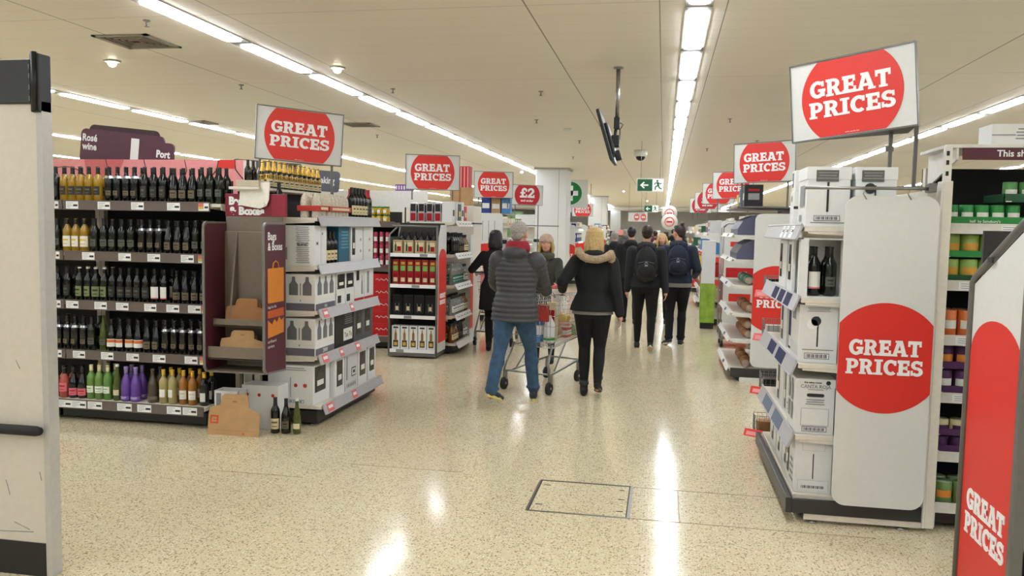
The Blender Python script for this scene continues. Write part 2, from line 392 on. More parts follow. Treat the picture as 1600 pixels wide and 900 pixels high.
def sprinkler(x, y):
    m = MB(); m.lathe([(0.03, 0), (0.03, -0.008), (0.01, -0.012), (0.008, -0.045), (0.02, -0.05), (0.02, -0.054), (0, -0.055)], STEEL, 10)
    o = m.build('sprinkler', loc=(x, y, H)); tag(o, 'tiny metal fire sprinkler head poking from the ceiling', 'sprinkler', 'sprinkler heads in the ceiling')
for p in ((-5.0, 9.2), (-3.25, 9.6), (-1.5, 9.9), (-1.95, 12.5), (-4.2, 6.2), (0.9, 12.5), (1.6, 15.5), (-1.6, 15.5), (-2.1, 19), (-0.3, 5.2), (0.8, 17), (-5.2, 14.5)): sprinkler(*p)
o = MB().lathe([(0.07, 0), (0.07, -0.02), (0.045, -0.05), (0.0, -0.052)], mat('sensor_white', (226, 222, 214), 0.4), 16).build('smoke_detector', loc=(-1.6, 13.6, H)); tag(o, 'round white smoke detector on the ceiling near the pillar', 'smoke detector')
# dome camera
t = empty('dome_camera', 'small security dome camera on the ceiling before the exit sign', 'camera', (-0.52, 17.4, H))
MB().lathe([(0.14, 0), (0.14, -0.10), (0.12, -0.13), (0.105, -0.13)], mat('dome_housing', (214, 208, 196), 0.4), 20).build('housing', t)
MB().ball((0, 0, -0.13), (0.1, 0.1, 0.09), mat('dome_glass', (12, 12, 14), 0.1)).build('dome', t)

# ceiling-hung monitor
t = empty('hanging_monitor', 'black flat monitor hung edge-on from the ceiling on a steel pole', 'monitor', (-0.50, 8.5, H))
MB().lathe([(0.05, 0), (0.05, -0.012), (0.024, -0.02)], STEEL, 16).build('ceiling_plate', t)
MB().tube([(0, 0, -0.01), (0, 0, -0.54)], 0.021, STEEL, 14).build('pole', t)
a = MB(); a.box(-0.03, 0.03, -0.04, 0.04, -0.62, -0.5, BLACK, b=0.008); a.tube([(0, 0, -0.56), (-0.02, 0, -0.70), (-0.06, 0, -0.74)], 0.016, BLACK)
a.tube([(0.02, 0.03, -0.54), (0.06, 0.03, -0.57), (0.03, 0.03, -0.62), (0.03, 0.03, -0.72)], 0.005, BLACK); a.box(-0.05, 0.03, -0.05, 0.05, -0.80, -0.68, BLACK, b=0.01); a.build('bracket', t)
s = MB(); Xr = Matrix.Translation((-0.10, 0, -0.70)) @ Matrix.Rotation(math.radians(-17), 4, 'Y')
s.box(-0.016, 0.016, -0.36, 0.36, -0.27, 0.25, BLACK, X=Xr, b=0.006); s.box(0.016, 0.05, -0.2, 0.2, -0.2, 0.12, BLACK, X=Xr, b=0.01); s.build('screen_case', t)
s = MB(); s.box(-0.0185, -0.016, -0.345, 0.345, -0.255, 0.235, mat('screen_glass', (8, 8, 10), 0.1), X=Xr); s.build('screen', t)
s = MB(); s.box(0.03, 0.09, -0.06, 0.06, -0.26, -0.16, BLACK, X=Xr, b=0.01); s.build('media_box', t)

# exit signs
def exit_sign(x, y, z, w, lab):
    h = w * 0.5; t = empty('exit_sign', lab, 'sign', (x, y, z)); g = mat('exit_green', (6, 84, 48), 0.4, emit=0.08); wh = mat('exit_white', (226, 230, 220), 0.4, emit=0.2)
    MB().box(-w / 2, w / 2, 0, 0.03, 0, h, mat('exit_case', (216, 214, 206), 0.4), b=0.004).build('case', t)
    m = MB(); q = h * 0.07
    m.box(-w / 2 + q, w * 0.08, -0.003, 0, q, h - q, g); m.box(w * 0.08, w / 2 - q, -0.003, 0, q, h - q, wh)
    # arrow
    cx, cz, s_ = -w * 0.22, h / 2, h * 0.3
    m.prism([(cx - s_, cz), (cx - s_ * 0.1, cz + s_ * 0.85), (cx + s_ * 0.15, cz + s_ * 0.6), (cx - s_ * 0.35, cz + s_ * 0.18), (cx + s_, cz + s_ * 0.18), (cx + s_, cz - s_ * 0.18), (cx - s_ * 0.35, cz - s_ * 0.18), (cx + s_ * 0.15, cz - s_ * 0.6), (cx - s_ * 0.1, cz - s_ * 0.85)], -0.005, -0.003, wh)
    # running figure
    cx = w * 0.27; k = h / 10
    def bar(a, b, r): 
        d = Vector((b[0] - a[0], b[1] - a[1])); n_ = Vector((-d.y, d.x)).normalized() * r
        m.prism([(a[0] + n_.x, a[1] + n_.y), (a[0] - n_.x, a[1] - n_.y), (b[0] - n_.x, b[1] - n_.y), (b[0] + n_.x, b[1] + n_.y)], -0.005, -0.0031, g)
    P = lambda u, v: (cx + u * k, h / 2 + v * k)
    m.prism([(cx - 0.3 * k + 0.75 * k * cos(2 * PI * i / 12), h / 2 + 3.1 * k + 0.75 * k * sin(2 * PI * i / 12)) for i in range(12)], -0.005, -0.0031, g)
    bar(P(-.2, 2.2), P(.6, -.6), .7 * k); bar(P(.3, -.4), P(-1.5, -1), .45 * k); bar(P(-1.5, -1), P(-1.8, -3.4), .4 * k); bar(P(.6, -.4), P(1.4, -2.2), .45 * k); bar(P(1.4, -2.2), P(3, -2.6), .4 * k)
    bar(P(-.2, 2), P(-2, 1.4), .35 * k); bar(P(-2, 1.4), P(-2.4, .2), .3 * k); bar(P(.2, 2), P(1.7, .9), .35 * k); bar(P(1.7, .9), P(2.8, 1.5), .3 * k)
    m.build('pictogram', t)
    r = MB()
    for sx in (-0.35, 0.35): r.tube([(sx * w, 0.015, h), (sx * w, 0.015, H - z)], 0.004, STEEL, 6)
    r.build('hanger', t)
exit_sign(-0.27, 15.5, 2.36, 0.50, 'green running-man exit sign with arrow, hung nearest over the aisle')
exit_sign(-0.45, 29, 2.25, 0.50, 'smaller green exit sign with arrow hanging farther along the aisle')
# round hanging signs and small board far away
def disc_sign(x, y, z, r, lab):
    t = empty('round_sign', lab, 'sign', (x, y, z)); X = Matrix.Rotation(PI / 2, 4, 'X')
    MB().lathe([(r, 0), (r, 0.02)], OFFW, 24, X=X).build('disc', t)
    m = MB(); m.tube([(r * .55 * cos(a * PI / 12), -.024, r * .55 * sin(a * PI / 12)) for a in range(24)], r * .07, PINKT, 6, closed=True); m.box(-r * .35, r * .35, -0.026, -0.021, -r * .1, r * .1, RED2); m.build('print', t)
    MB().tube([(0, 0, r), (0, 0, H - z)], 0.006, STEEL, 6).build('hanger', t)
disc_sign(0.22, 36, 2.36, 0.33, 'round white hanging sign with a red ring, upper of two over the aisle')
disc_sign(0.22, 34, 1.98, 0.33, 'round white hanging sign with a red ring, lower of two over the aisle')
t = empty('hanging_board', 'long pale board with two red dots hung over the far aisle', 'sign', (-0.95, 30, 1.93))
MB().box(-0.32, 0.36, 0, 0.02, 0, 0.33, OFFW).build('board', t)
m = MB()
for cx in (-0.02, 0.22): m.prism([(cx + 0.1 * cos(k * PI / 8), 0.165 + 0.13 * sin(k * PI / 8)) for k in range(16)], -0.003, 0, PINKT); m.box(cx - 0.06, cx + 0.06, -0.005, -0.003, 0.14, 0.19, TICKET)
m.build('print', t)
MB().tube([(-0.3, 0.01, 0.33), (-0.3, 0.01, H - 1.93)], 0.006, STEEL, 6).tube([(0.15, 0.01, 0.33), (0.15, 0.01, H - 1.93)], 0.006, STEEL, 6).build('hanger', t)

# floor hatch
t = empty('floor_hatch', 'square access hatch in the floor with a thin metal rim', 'hatch', (-0.445, 5.02, 0))
DK = mat('hatch_gap', (58, 46, 34), 0.6); m = MB(); s = 0.3
for a, b_, c, d in ((-s, s, -s, -s + 0.009), (-s, s, s - 0.009, s), (-s, -s + 0.009, -s, s), (s - 0.022, s - 0.014, -s, s)): m.box(a, b_, c, d, 0, 0.002, DK)
m.build('gap', t)
m = MB()
for a, b_, c, d in ((s - 0.012, s + 0.004, -s, s), (-s - 0.012, -s, -s, s), (-s, s, s, s + 0.006), (-s, s, -s - 0.008, -s)): m.box(a, b_, c, d, 0, 0.003, STEEL)
for x, y, w in ((-0.27, 0.2, 0.045), (-0.27, -0.18, 0.045), (0.22, -0.2, 0.04), (0.22, 0.02, 0.04), (0.22, 0.2, 0.03), (0.0, 0.04, 0.006)): m.box(x, x + w, y, y + 0.008, 0, 0.002, DK)
m.build('rim', t)
# ================================================================ shelving
def uprights(mb, W_, D, z, m, n=None):
    for x in ([0.02, W_ - 0.02] if n is None else n): mb.box(x - 0.02, x + 0.02, D - 0.05, D, 0, z, m)
def shelving(name, label, cat, fr, W_, D, levels, top, deckz=0.17, deckout=0.12, rail='taupe', body=CREAM, backm=BROWNB, plinth=DARK, kick=None, group=None,
             tickets=None, lip=0.075, rake=0.0, ends=(False, False), nolip=(), skip=()):
    """one shelving bay: plinth, deck, back panel, uprights, shelves with price rails and tickets"""
    t = empty(name, label, cat, fr.pt(0, 0, 0), fr.rz, group)
    p = MB(); p.box(0.01, W_ - 0.01, -deckout + 0.05, D, 0.025, deckz - 0.045, plinth, b=0.004)
    for x in (0.06, W_ - 0.06):
        for y in (-deckout + 0.12, D - 0.08): p.lathe([(0.03, 0), (0.03, 0.006), (0.012, 0.012), (0.012, 0.03)], STEEL, 10, c=(x, y, 0))
    p.build('plinth', t)
    b = MB(); b.box(0, W_, D - 0.02, D, 0.1, top, backm); b.build('back_panel', t)
    for ux in (0.02, W_ - 0.02):
        u = MB(); uprights(u, W_, D - 0.02, top, body, [ux]); u.build('upright', t)
    RM = {'taupe': TAUPE, 'grey': GREYR, 'clear': PLAS, 'white': WHITE}[rail]
    for k, z in enumerate([deckz] + list(levels)):
        y0 = -deckout if k == 0 else 0
        s = MB(); s.box(0, W_, y0 + 0.006, D - 0.03, z - 0.028, z, body if k or body is not CREAM else body, b=0.003)
        if k:
            for x in (0.008, W_ - 0.008):       # bracket under each end
                s.prism([(y0 + 0.03, z - 0.028), (D - 0.04, z - 0.028), (D - 0.04, z - 0.065), (y0 + 0.03, z - 0.04)], x - 0.006, x + 0.006, body, 'x')
        sh = s.build('shelf', t)
        if k in nolip: continue
        r = MB(); X = Matrix.Translation((0, y0, z + 0.01)) @ Matrix.Rotation(-rake * (1.0 if k else 1.0), 4, 'X')
        r.box(0.003, W_ - 0.003, -0.008, 0.004, -lip, 0.0, RM, X=X, b=0.002); r.box(0.003, W_ - 0.003, -0.012, -0.004, -0.006, 0.004, RM, X=X); r.box(0.003, W_ - 0.003, -0.012, -0.004, -lip, -lip + 0.008, RM, X=X)
        r.build('price_rail', sh)
        if tickets:
            for (x, w, kind) in tickets(k):
                ticket(x, w, kind, lip, X, sh)
    return t
def ticket(x, w, kind, lip, X, parent):
    q = MB(); h = lip * 0.84; m = {'w': TICKET, 'p': PINKT, 'n': NAVYT, 's': SLATE, 'y': TICKET}[kind]
    q.box(x, x + w, -0.0105, -0.0085, -lip + 0.007, -lip + 0.007 + h, m, X=X)
    z1 = -lip + 0.007 + h
    if kind in 'wy':
        for i, (a, b_) in enumerate(((0.08, 0.6), (0.08, 0.45), (0.08, 0.55), (0.08, 0.35))): q.box(x + a * w, x + b_ * w, -0.0115, -0.0104, z1 - 0.012 * (i + 1) - 0.003, z1 - 0.012 * (i + 1), GREYINK, X=X)
        q.box(x + 0.6 * w, x + 0.94 * w, -0.0115, -0.0104, z1 - 0.042, z1 - 0.026, INK, X=X)
    if kind == 'y':
        q.box(x, x + w * 0.5, -0.0112, -0.0105, z1 - 0.03, z1, PINKT, X=X); q.box(x, x + w * 0.5, -0.0112, -0.0105, z1 - 0.05, z1 - 0.03, YELLOW, X=X)
    if kind == 'p': q.box(x + 0.15 * w, x + 0.85 * w, -0.0115, -0.0104, z1 - h * 0.6, z1 - h * 0.25, TICKET, X=X)
    q.build('price_ticket', parent)

# ---------------------------------------------------------------- the wine run on the left, facing the camera
YW = 6.1
def px2x(p): return -5.04 + (p - 84) * 0.005894
def tk_main(k):
    rows = {4: [(108, 20, 'w'), (158, 20, 'w'), (210, 20, 'w'), (265, 20, 'w'), (312, 16, 'y')],
            3: [(132, 20, 'w'), (189, 20, 'w'), (234, 20, 'w'), (285, 20, 'w'), (311, 15, 'y')],
            2: [(105, 20, 'w'), (150, 20, 'w'), (184, 20, 'w'), (228, 19, 'w'), (262, 20, 'w'), (295, 20, 'w'), (316, 9, 'y')],
            1: [(114, 20, 'w'), (159, 20, 'w'), (199, 20, 'w'), (240, 20, 'w'), (289, 20, 'w'), (312, 15, 'y')],
            0: [(103, 24, 'w'), (126, 24, 'w'), (152, 23, 'w'), (198, 23, 'w'), (229, 22, 'w'), (274, 22, 'w'), (298, 22, 'w')]}
    return [(px2x(a + 1) + 4.925, w * 0.0057, c) for a, w, c in rows[k]]
def tk_side(k): return [(1.33 - 0.10, 0.07, 'y'), (1.33 - 0.32, 0.10, 'w'), (0.4, 0.1, 'w')] if k else [(1.33 - 0.12, 0.11, 'w'), (1.33 - 0.3, 0.11, 'w')]
LV = [0.565, 0.985, 1.395, 1.815]
WSH = shelving('wine_shelving', 'tall bay of wine shelves with taupe price rails beside the maroon bag holder', 'shelving', Fr(-4.925, YW, 0), 1.335, 0.52, LV, 1.86, tickets=tk_main, plinth=BLACK)
shelving('wine_shelving', 'bay of wine shelves running off behind the pale cabinet door', 'shelving', Fr(-6.265, YW, 0), 1.335, 0.52, LV, 1.86, tickets=tk_side, plinth=BLACK)
# the other side of the run and the cream end frame
t = empty('shelf_end_frame', 'cream slotted metal upright closing the wine run below the red sign', 'shelf frame', (-3.57, 6.66, 0))
m = MB(); m.box(-0.02, 0.06, -0.03, 0.05, 0, 2.2, CREAM, b=0.004)
for k in range(14): m.box(0.0605, 0.063, -0.004, 0.016, 1.45 + k * 0.05, 1.475 + k * 0.05, BLACK)
m.build('upright', t); MB().box(0.0, 0.12, -0.03, 0.62, 1.87, 1.93, CREAM, b=0.003).build('rail', t)
# salmon header with black glass outlines
t = empty('header_board', 'salmon pink header board printed with black glass and bottle outlines', 'sign', (-3.6, 6.72, 1.87))
m = MB(); m.box(-2.7, 0.02, 0, 0.015, 0, 0.345, PINKB); m.build('board', t)
m = MB(); PK = mat('salmon_dark', (206, 104, 104), 0.5)
def curve_line(mb, pts, r, mm): mb.tube([(x, -0.001, z) for x, z in pts], r, mm, 5)
# apron-shaped bottle drawing at the end of the board
curve_line(m, [(-0.27, .345), (-0.29, .26), (-0.34, .2), (-0.42, .15), (-0.45, .08), (-.46, 0)], .005, BLACK); curve_line(m, [(-0.12, .345), (-.11, .26), (-.06, .2), (.0, .14), (.015, .05)], .005, BLACK)
m.box(-0.28, -0.11, -.003, 0, .27, .345, RED); 
for x in (-.33, -.25, -.17, -.09): m.box(x, x + .035, -.003, 0, .02, .16, BLACK)
for cx, r in ((-2.05, .26), (-1.8, .3), (-0.75, .16)):
    curve_line(m, [(cx + r * cos(a * PI / 14), max(0, -0.02 + r * sin(a * PI / 14))) for a in range(15)], .004, BLACK)
for x in (-2.25, -1.38, -1.0, -0.6): curve_line(m, [(x, .345), (x + .02, .25), (x - .03, .12), (x - .03, 0)], .004, BLACK)
m.prism([(-1.55, 0), (-1.35, 0), (-1.2, .345), (-1.6, .345)], -.0015, 0, PK); m.prism([(-2.3, .0), (-2.05, .0), (-2.0, .345), (-2.2, .345)], -.0015, 0, PK)
m.build('print', t)
# rose / port aisle sign
t = empty('aisle_sign', 'dark plum aisle sign reading Rose wine and Port above the wine shelves', 'sign', (-5.2, 6.86, 2.20))
def rr(x0, x1, z0, z1, r, n=5):
    pts = []
    for cx, cz, a in ((x1 - r, z0 + r, -90), (x1 - r, z1 - r, 0), (x0 + r, z1 - r, 90), (x0 + r, z0 + r, 180)):
        for k in range(n + 1): q = math.radians(a + 90 * k / n); pts.append((cx + r * cos(q), cz + r * sin(q)))
    return pts
Xs = Matrix.Rotation(math.radians(5.5), 4, 'Y')
PLUM = mat('plum_board', (88, 48, 66), 0.45); 
m = MB(); m.prism(rr(-0.16, 0.69, -0.02, 0.30, .05), 0, .02, PLUM, X=Xs); m.prism(rr(0.3, 0.79, -0.02, 0.245, .04), .001, .021, PLUM, X=Xs); m.build('board', t)
m = MB(); m.box(0.36, 0.44, -.004, .0, -0.02, .255, TICKET, X=Xs); font(m, 'Rosé', -0.14, .19, .09, TICKET, -.003, .003, 'l', X=Xs, sx=.85); font(m, 'wine', -0.14, .11, .09, TICKET, -.003, .003, 'l', X=Xs, sx=.85)
font(m, 'Port', 0.76, .11, .09, TICKET, -.003, .004, 'r', X=Xs, sx=.85); m.build('lettering', t)
m = MB(); m.prism(rr(-0.10, 0.62, 0.06, 0.345, .05), .03, .04, mat('back_board', (66, 40, 50), 0.5), X=Xs); m.prism(rr(-0.04, .2, -.1, .02, .02), .03, .04, RED, X=Xs); m.build('back_board', t)
m = MB(); 
for x in (0.0, 0.6): m.tube([(x, .025, -2.2), (x, .025, .25)], .008, DARK, 6)
m.build('stem', t)
# grey aisle signs standing farther back on the other side
def grey_sign(x, y, z, w, txt, lab):
    t = empty('aisle_sign', lab, 'sign', (x, y, z)); X = Matrix.Rotation(math.radians(4), 4, 'Y')
    MB().prism(rr(0, w, 0, .3, .05), 0, .02, mat('grey_sign', (96, 98, 108), 0.45), X=X).build('board', t)
    m = MB(); m.prism(rr(0.02, .22, .05, .25, .03), -.003, 0, mat('sign_red_patch', (190, 84, 80), 0.5), X=X); font(m, txt, .28, .12, .13, TICKET, -.003, .003, 'l', X=X, sx=.8); m.build('lettering', t)
    MB().tube([(.1, .03, -z), (.1, .03, .05)], .01, DARK, 6).tube([(w - .1, .03, -z), (w - .1, .03, .05)], .01, DARK, 6).build('stem', t)
grey_sign(-5.75, 10.3, 2.22, 1.0, 'Wraps & flours', 'grey aisle sign with pale lettering seen behind the pink header')
grey_sign(-5.25, 11.3, 2.16, 0.62, 'Baking', 'small grey aisle sign with a red patch just below the red board')

# ---------------------------------------------------------------- red and white GREAT PRICES boards
def price_board(pl, pr, zl, zr, h, label, kind='gp', depth=0.22, legs=(0.12, 0.88), zleg=2.0, r=None, face=OFFW, back=True):
    A = Vector((pl[0], pl[1], zl)); B = Vector((pr[0], pr[1], zr)); w = (B - A).length
    t = empty('price_sign', label, 'sign', A, math.atan2(pr[1] - pl[1], pr[0] - pl[0]))
    X = Matrix.Rotation(-math.atan2(zr - zl, w), 4, 'Y')
    # angled box: front face plus a second face meeting it behind
    m = MB(); m.box(0, w, 0, .016, 0, h, face, X=X)
    m.build('front_face', t)
    fr_ = MB()
    for z in (-.008, h): fr_.box(-.006, w + .006, -.008, .02, z, z + .008, GREYM, X=X)
    for x in (-.006, w): fr_.box(x, x + .006, -.008, .02, 0, h, GREYM, X=X)
    fr_.build('frame', t)
    if back:
        b = MB(); b.prism([(0.01, .017), (w - .005, .017), (w * .8, depth)], 0.0, .012, DARK, 'z', X=X)
        b.prism([(0.0, .018), (0.012, .018), (w * .8 + .012, depth), (w * .8, depth)], .012, h, face, 'z', X=X)
        b.prism([(w - .012, .018), (w, .018), (w * .8 + .012, depth), (w * .8, depth)], .012, h, face, 'z', X=X); b.build('rear_face', t)
    c = MB(); R_ = r or w * .41; n = 44; cx, cz = w * .5, h / 2; pts = []
    am = math.asin(min(1, (h / 2 - .004) / R_))
    for k in range(n + 1): a = -am + 2 * am * k / n; pts.append((cx + R_ * cos(a), cz + R_ * sin(a)))
    for k in range(n + 1): a = PI - am + 2 * am * k / n; pts.append((cx + R_ * cos(a), cz + R_ * sin(a)))
    c.prism(pts, -.003, -.0005, RED if kind == 'gp' else mat('deep_red_print', (190, 22, 34), 0.45), X=X); c.build('red_disc', t)
    l = MB()
    if kind == 'gp':
        u = h / .44 * .076
        slab(l, 'GREAT', cx - .01 * w, cz + .012, u * 1.28, TICKET, -.003, X=X, wide=.98 * w / .64 / (h / .44)); slab(l, 'PRICES', cx + .0 * w, cz - u * 1.38, u * 1.22, TICKET, -.003, X=X, wide=1.04 * w / .64 / (h / .44))
        font(l, 'while stocks last', cx, .012, .012, TICKET, -.0035, X=X)
    else:
        slab(l, '£2', cx, cz - h * .14, h * .5, TICKET, -.003, X=X); font(l, 'and under', cx, cz - h * .34, h * .16, TICKET, -.0035, .002, X=X)
    l.build('lettering', t)
    if legs:
        for k in legs: MB().box(k * w - .009, k * w + .009, .02, .034, zleg - A.z, k * (zr - zl) + .2, GREYM).build('post', t)
    return t
price_board((-3.41, 6.5), (-2.83, 6.95), 2.22, 2.185, .44, 'large angled GREAT PRICES board above the gold-topped bottles and wine cartons', zleg=1.93, legs=(.06, .9))
price_board((-3.27, 10.2), (-2.63, 10.45), 2.135, 2.135, .435, 'GREAT PRICES board above the trolley-framed spirits stand')
price_board((-3.25, 14.0), (-2.62, 14.25), 2.175, 2.175, .44, 'GREAT PRICES board between the spirits stand and the two-pound board')
price_board((-2.96, 16.0), (-2.38, 16.2), 2.115, 2.105, .38, 'small round-disc board reading 2 pounds and under before the pillar', 'two', zleg=0.0)
price_board((.75, 5.22), (1.34, 4.85), 2.215, 2.275, .445, 'largest GREAT PRICES board, tilted above the white wine cartons', legs=(), depth=.3)
price_board((.77, 9.7), (1.385, 9.4), 2.215, 2.235, .43, 'GREAT PRICES board above the bread shelves, second along the aisle', zleg=1.95)
price_board((.84, 15.1), (1.50, 14.86), 2.235, 2.245, .46, 'GREAT PRICES board half hidden, third along the aisle of red boards')
price_board((.80, 18.2), (1.44, 18.0), 2.24, 2.24, .43, 'GREAT PRICES board mostly hidden, fourth along the aisle of red boards')
price_board((.80, 22.6), (1.45, 22.4), 2.24, 2.24, .43, 'red disc board, fifth along the aisle of overlapping boards', 'two')
price_board((.80, 26.8), (1.45, 26.6), 2.22, 2.22, .45, 'red disc board, farthest of the overlapping row of boards', 'two')
price_board((-3.60, 26.5), (-2.95, 26.7), 2.17, 2.17, .43, 'far GREAT PRICES board behind the first pillar, the nearer one', zleg=H)
price_board((-3.35, 30.5), (-2.6, 30.7), 2.1, 2.1, .45, 'far GREAT PRICES board behind the first pillar, the farther one', zleg=H)
# legs and brackets under the largest board
big_sign = [o_ for o_ in bpy.data.objects if o_.get('label', '').startswith('largest')][0]
t = empty('sign_bracket', 'grey steel bracket with two posts carrying the largest red board', 'bracket', (1.28, 5.1, 1.95))
MB().box(-.02, .0, 0, .015, 0, .34, GREYM).box(-.034, .006, -.005, .02, .2, .23, GREYM).build('post', t)
MB().box(.11, .13, -.02, -.005, 0, .40, GREYM).build('post', t)
MB().box(-.06, .17, -.03, .03, -.012, .0, GREYM).build('foot', t)
adopt(t, big_sign)

# green plus and red pharmacy board near the pillar
t = empty('plus_sign', 'white hanging board with a green circle and white plus by the pillar', 'sign', (-3.05, 23.6, 2.25))
MB().box(-.12, .72, 0, .03, 0, .82, OFFW, b=.005).build('board', t)
m = MB(); cx, cz = .21, .43; m.prism([(cx + .33 * cos(a * PI / 20), cz + .33 * sin(a * PI / 20)) for a in range(40)], -.004, 0, mat('plus_green', (22, 126, 60), 0.5))
m.box(cx - .22, cx + .22, -.008, -.004, cz - .07, cz + .07, TICKET); m.box(cx - .07, cx + .07, -.008, -.004, cz - .22, cz + .22, TICKET); m.build('print', t)
MB().tube([(.0, .015, .80), (.0, .015, H - 2.25)], .006, STEEL, 6).build('hanger', t)
t.location = (-2.93, 24.2, 2.25)

# ---------------------------------------------------------------- pale cabinet door at the near left
t = empty('cabinet_panel', 'tall cream wall panel with dark top rail and black bumper at the near left edge', 'panel', (-2.76, 3.3, 0))
Q = mat('panel_laminate', (208, 200, 186), 0.45, var=.03)
MB().box(-1.0, -.03, 0, .05, .0, 2.19, Q, b=.003).build('board', t)
MB().box(-.03, .0, -.005, .06, .0, 2.2, mat('panel_edge', (188, 186, 182), 0.35, metal=.3)).build('edge_strip', t)
MB().box(-1.0, -.035, -.006, .004, .0, .16, BLACK).build('kick_plate', t)
m = MB(); m.box(-1.0, -.05, -.012, .05, 2.19, 2.385, mat('dark_panel', (34, 34, 34), 0.3), b=.003); m.build('top_rail', t)
m = MB(); m.box(-.045, -.0, -.02, .06, 2.15, 2.41, BLACK, b=.006); m.tube([(-.022, -.02, 2.16), (-.022, -.02, 2.415)], .014, BLACK)
for z in (2.2, 2.25, 2.3, 2.34): m.box(-.05, -.044, -.022, -.008, z, z + .02, GREYM)
m.build('slotted_post', t)
m = MB(); m.tube([(-1.0, -.03, .70), (-.05, -.03, .70), (-.025, -.03, .70)], [.024, .024, .018], RUBBER, 12); m.build('bumper_rail', t)
for a, b_, c, d in ((-.2, -.12, .25, .22), (-.3, -.1, .2, .21), (-.06, -.05, .5, .46), (-.17, -.15, 1.02, .98), (-.24, -.22, .45, .38)): MB().tube([(a, -.001, c), (b_, -.001, d)], .0018, GREYINK, 4).build('scuff_mark', t)
# ================================================================ bottles
PROF = {
 'bordeaux': [(.0, .006), (.030, 0), (.0365, .006), (.0365, .185), (.034, .205), (.022, .228), (.0145, .245), (.0140, .292), (.0155, .294), (.0155, .303), (.0, .303)],
 'burgundy': [(.0, .006), (.034, 0), (.0395, .006), (.0395, .13), (.036, .165), (.024, .205), (.0145, .24), (.0140, .288), (.0155, .290), (.0155, .298), (.0, .298)],
 'flute': [(.0, .005), (.028, 0), (.034, .006), (.034, .14), (.026, .20), (.016, .25), (.0135, .31), (.0135, .325), (.0, .325)],
 'sparkling': [(.0, .008), (.036, 0), (.0425, .008), (.0425, .14), (.038, .175), (.026, .215), (.0165, .245), (.0155, .285), (.018, .288), (.017, .305), (.0, .307)],
 'squat': [(.0, .006), (.036, 0), (.042, .006), (.042, .135), (.030, .165), (.017, .182), (.0165, .225), (.018, .227), (.018, .240), (.0, .240)],
}
def at_r(pr, z):
    for (r0, z0), (r1, z1) in zip(pr, pr[1:]):
        if z0 <= z <= z1 and z1 > z0: return r0 + (r1 - r0) * (z - z0) / (z1 - z0)
    return pr[-2][0]
def bottle(name, label, prof, glass, cap=None, lab=None, h=1.0, lab2=None, cat='bottle', shoulder=None):
    pr = [(r, z * h) for r, z in PROF[prof]]
    o = MB().lathe(pr, glass, 14).build(name); tag(o, label, cat)
    top = pr[-1][1]
    if cap:
        cm, cz = cap; c = MB(); zs = [top - cz * (1 - i / 4) for i in range(5)]
        c.lathe([(at_r(pr, z) + .0008, z) for z in zs[:-1]] + [(at_r(pr, top - .005) + .0008, top + .001), (0, top + .001)], cm, 12); c.build('cap', o)
    if lab:
        lm, z0, z1, wrap, ink = lab; l = MB(); r = at_r(pr, (z0 + z1) / 2 * h) + .0008
        a = wrap / 2
        l.lathe([(r, z0 * h), (r, z1 * h)], lm, 12, a0=-PI / 2 - a, a1=-PI / 2 + a)
        if ink:
            l.lathe([(r + .0006, z0 * h + (z1 - z0) * h * .55), (r + .0006, z0 * h + (z1 - z0) * h * .72)], ink, 8, a0=-PI / 2 - a * .6, a1=-PI / 2 + a * .6)
            l.lathe([(r + .0006, z0 * h + (z1 - z0) * h * .22), (r + .0006, z0 * h + (z1 - z0) * h * .30)], ink, 8, a0=-PI / 2 - a * .5, a1=-PI / 2 + a * .5)
        l.build('label', o)
    if lab2:
        lm, z0, z1, wrap = lab2; l = MB(); zs = [z0 + (z1 - z0) * i / 4 for i in range(5)]
        l.lathe([(at_r(pr, z * h) + .0009, z * h) for z in zs], lm, 12, a0=-PI / 2 - wrap / 2, a1=-PI / 2 + wrap / 2); l.build('neck_label', o)
    CH[o.name] = [k for k in bpy.data.objects if k.parent == o]
    return o
G_DARK = mat('near_black_glass', (9, 10, 9), 0.14, spec=.6)
G_GREEN = mat('dark_green_glass', (15, 22, 13), 0.14, spec=.6)
G_OLIVE = mat('olive_glass', (92, 104, 40), 0.1, spec=.7, trans=.4)
G_LIME = mat('lime_glass', (116, 160, 74), 0.1, spec=.7, trans=.35)
G_GOLD = mat('golden_wine_glass', (190, 150, 40), 0.1, spec=.7, trans=.35)
G_PALE = mat('pale_wine_glass', (206, 192, 128), 0.1, spec=.7, trans=.4)
G_AMBER = mat('amber_glass', (186, 120, 40), 0.1, spec=.7, trans=.35)
G_PINK = mat('rose_wine_glass', (196, 92, 78), 0.1, spec=.7, trans=.3)
G_PURP = mat('purple_bottle', (98, 62, 150), 0.2, spec=.7)
G_BROWN = mat('smoked_glass', (86, 74, 56), 0.1, spec=.7, trans=.3)
G_CLEAR = mat('clear_glass', (206, 210, 206), 0.06, spec=.7, trans=.7)
L_WHITE = mat('white_label', (232, 230, 222), 0.6, var=.02); L_CREAM = mat('cream_label', (218, 204, 160), 0.6); L_GREY = mat('grey_label', (84, 86, 76), 0.6)
L_DARK = mat('dark_label', (34, 34, 30), 0.5); L_ORANGE = mat('orange_label', (220, 108, 48), 0.6); L_PINK = mat('pink_label', (222, 110, 122), 0.6); L_GRN = mat('green_label', (120, 180, 84), 0.6)
L_TAN = mat('tan_label', (104, 92, 68), 0.6); C_RED = mat('red_foil', (168, 20, 34), 0.35, metal=.3); C_YEL = mat('yellow_cap', (226, 178, 52), 0.4); C_BLK = mat('black_foil', (22, 20, 20), 0.35); C_WHT = mat('white_cap', (222, 222, 218), 0.4)
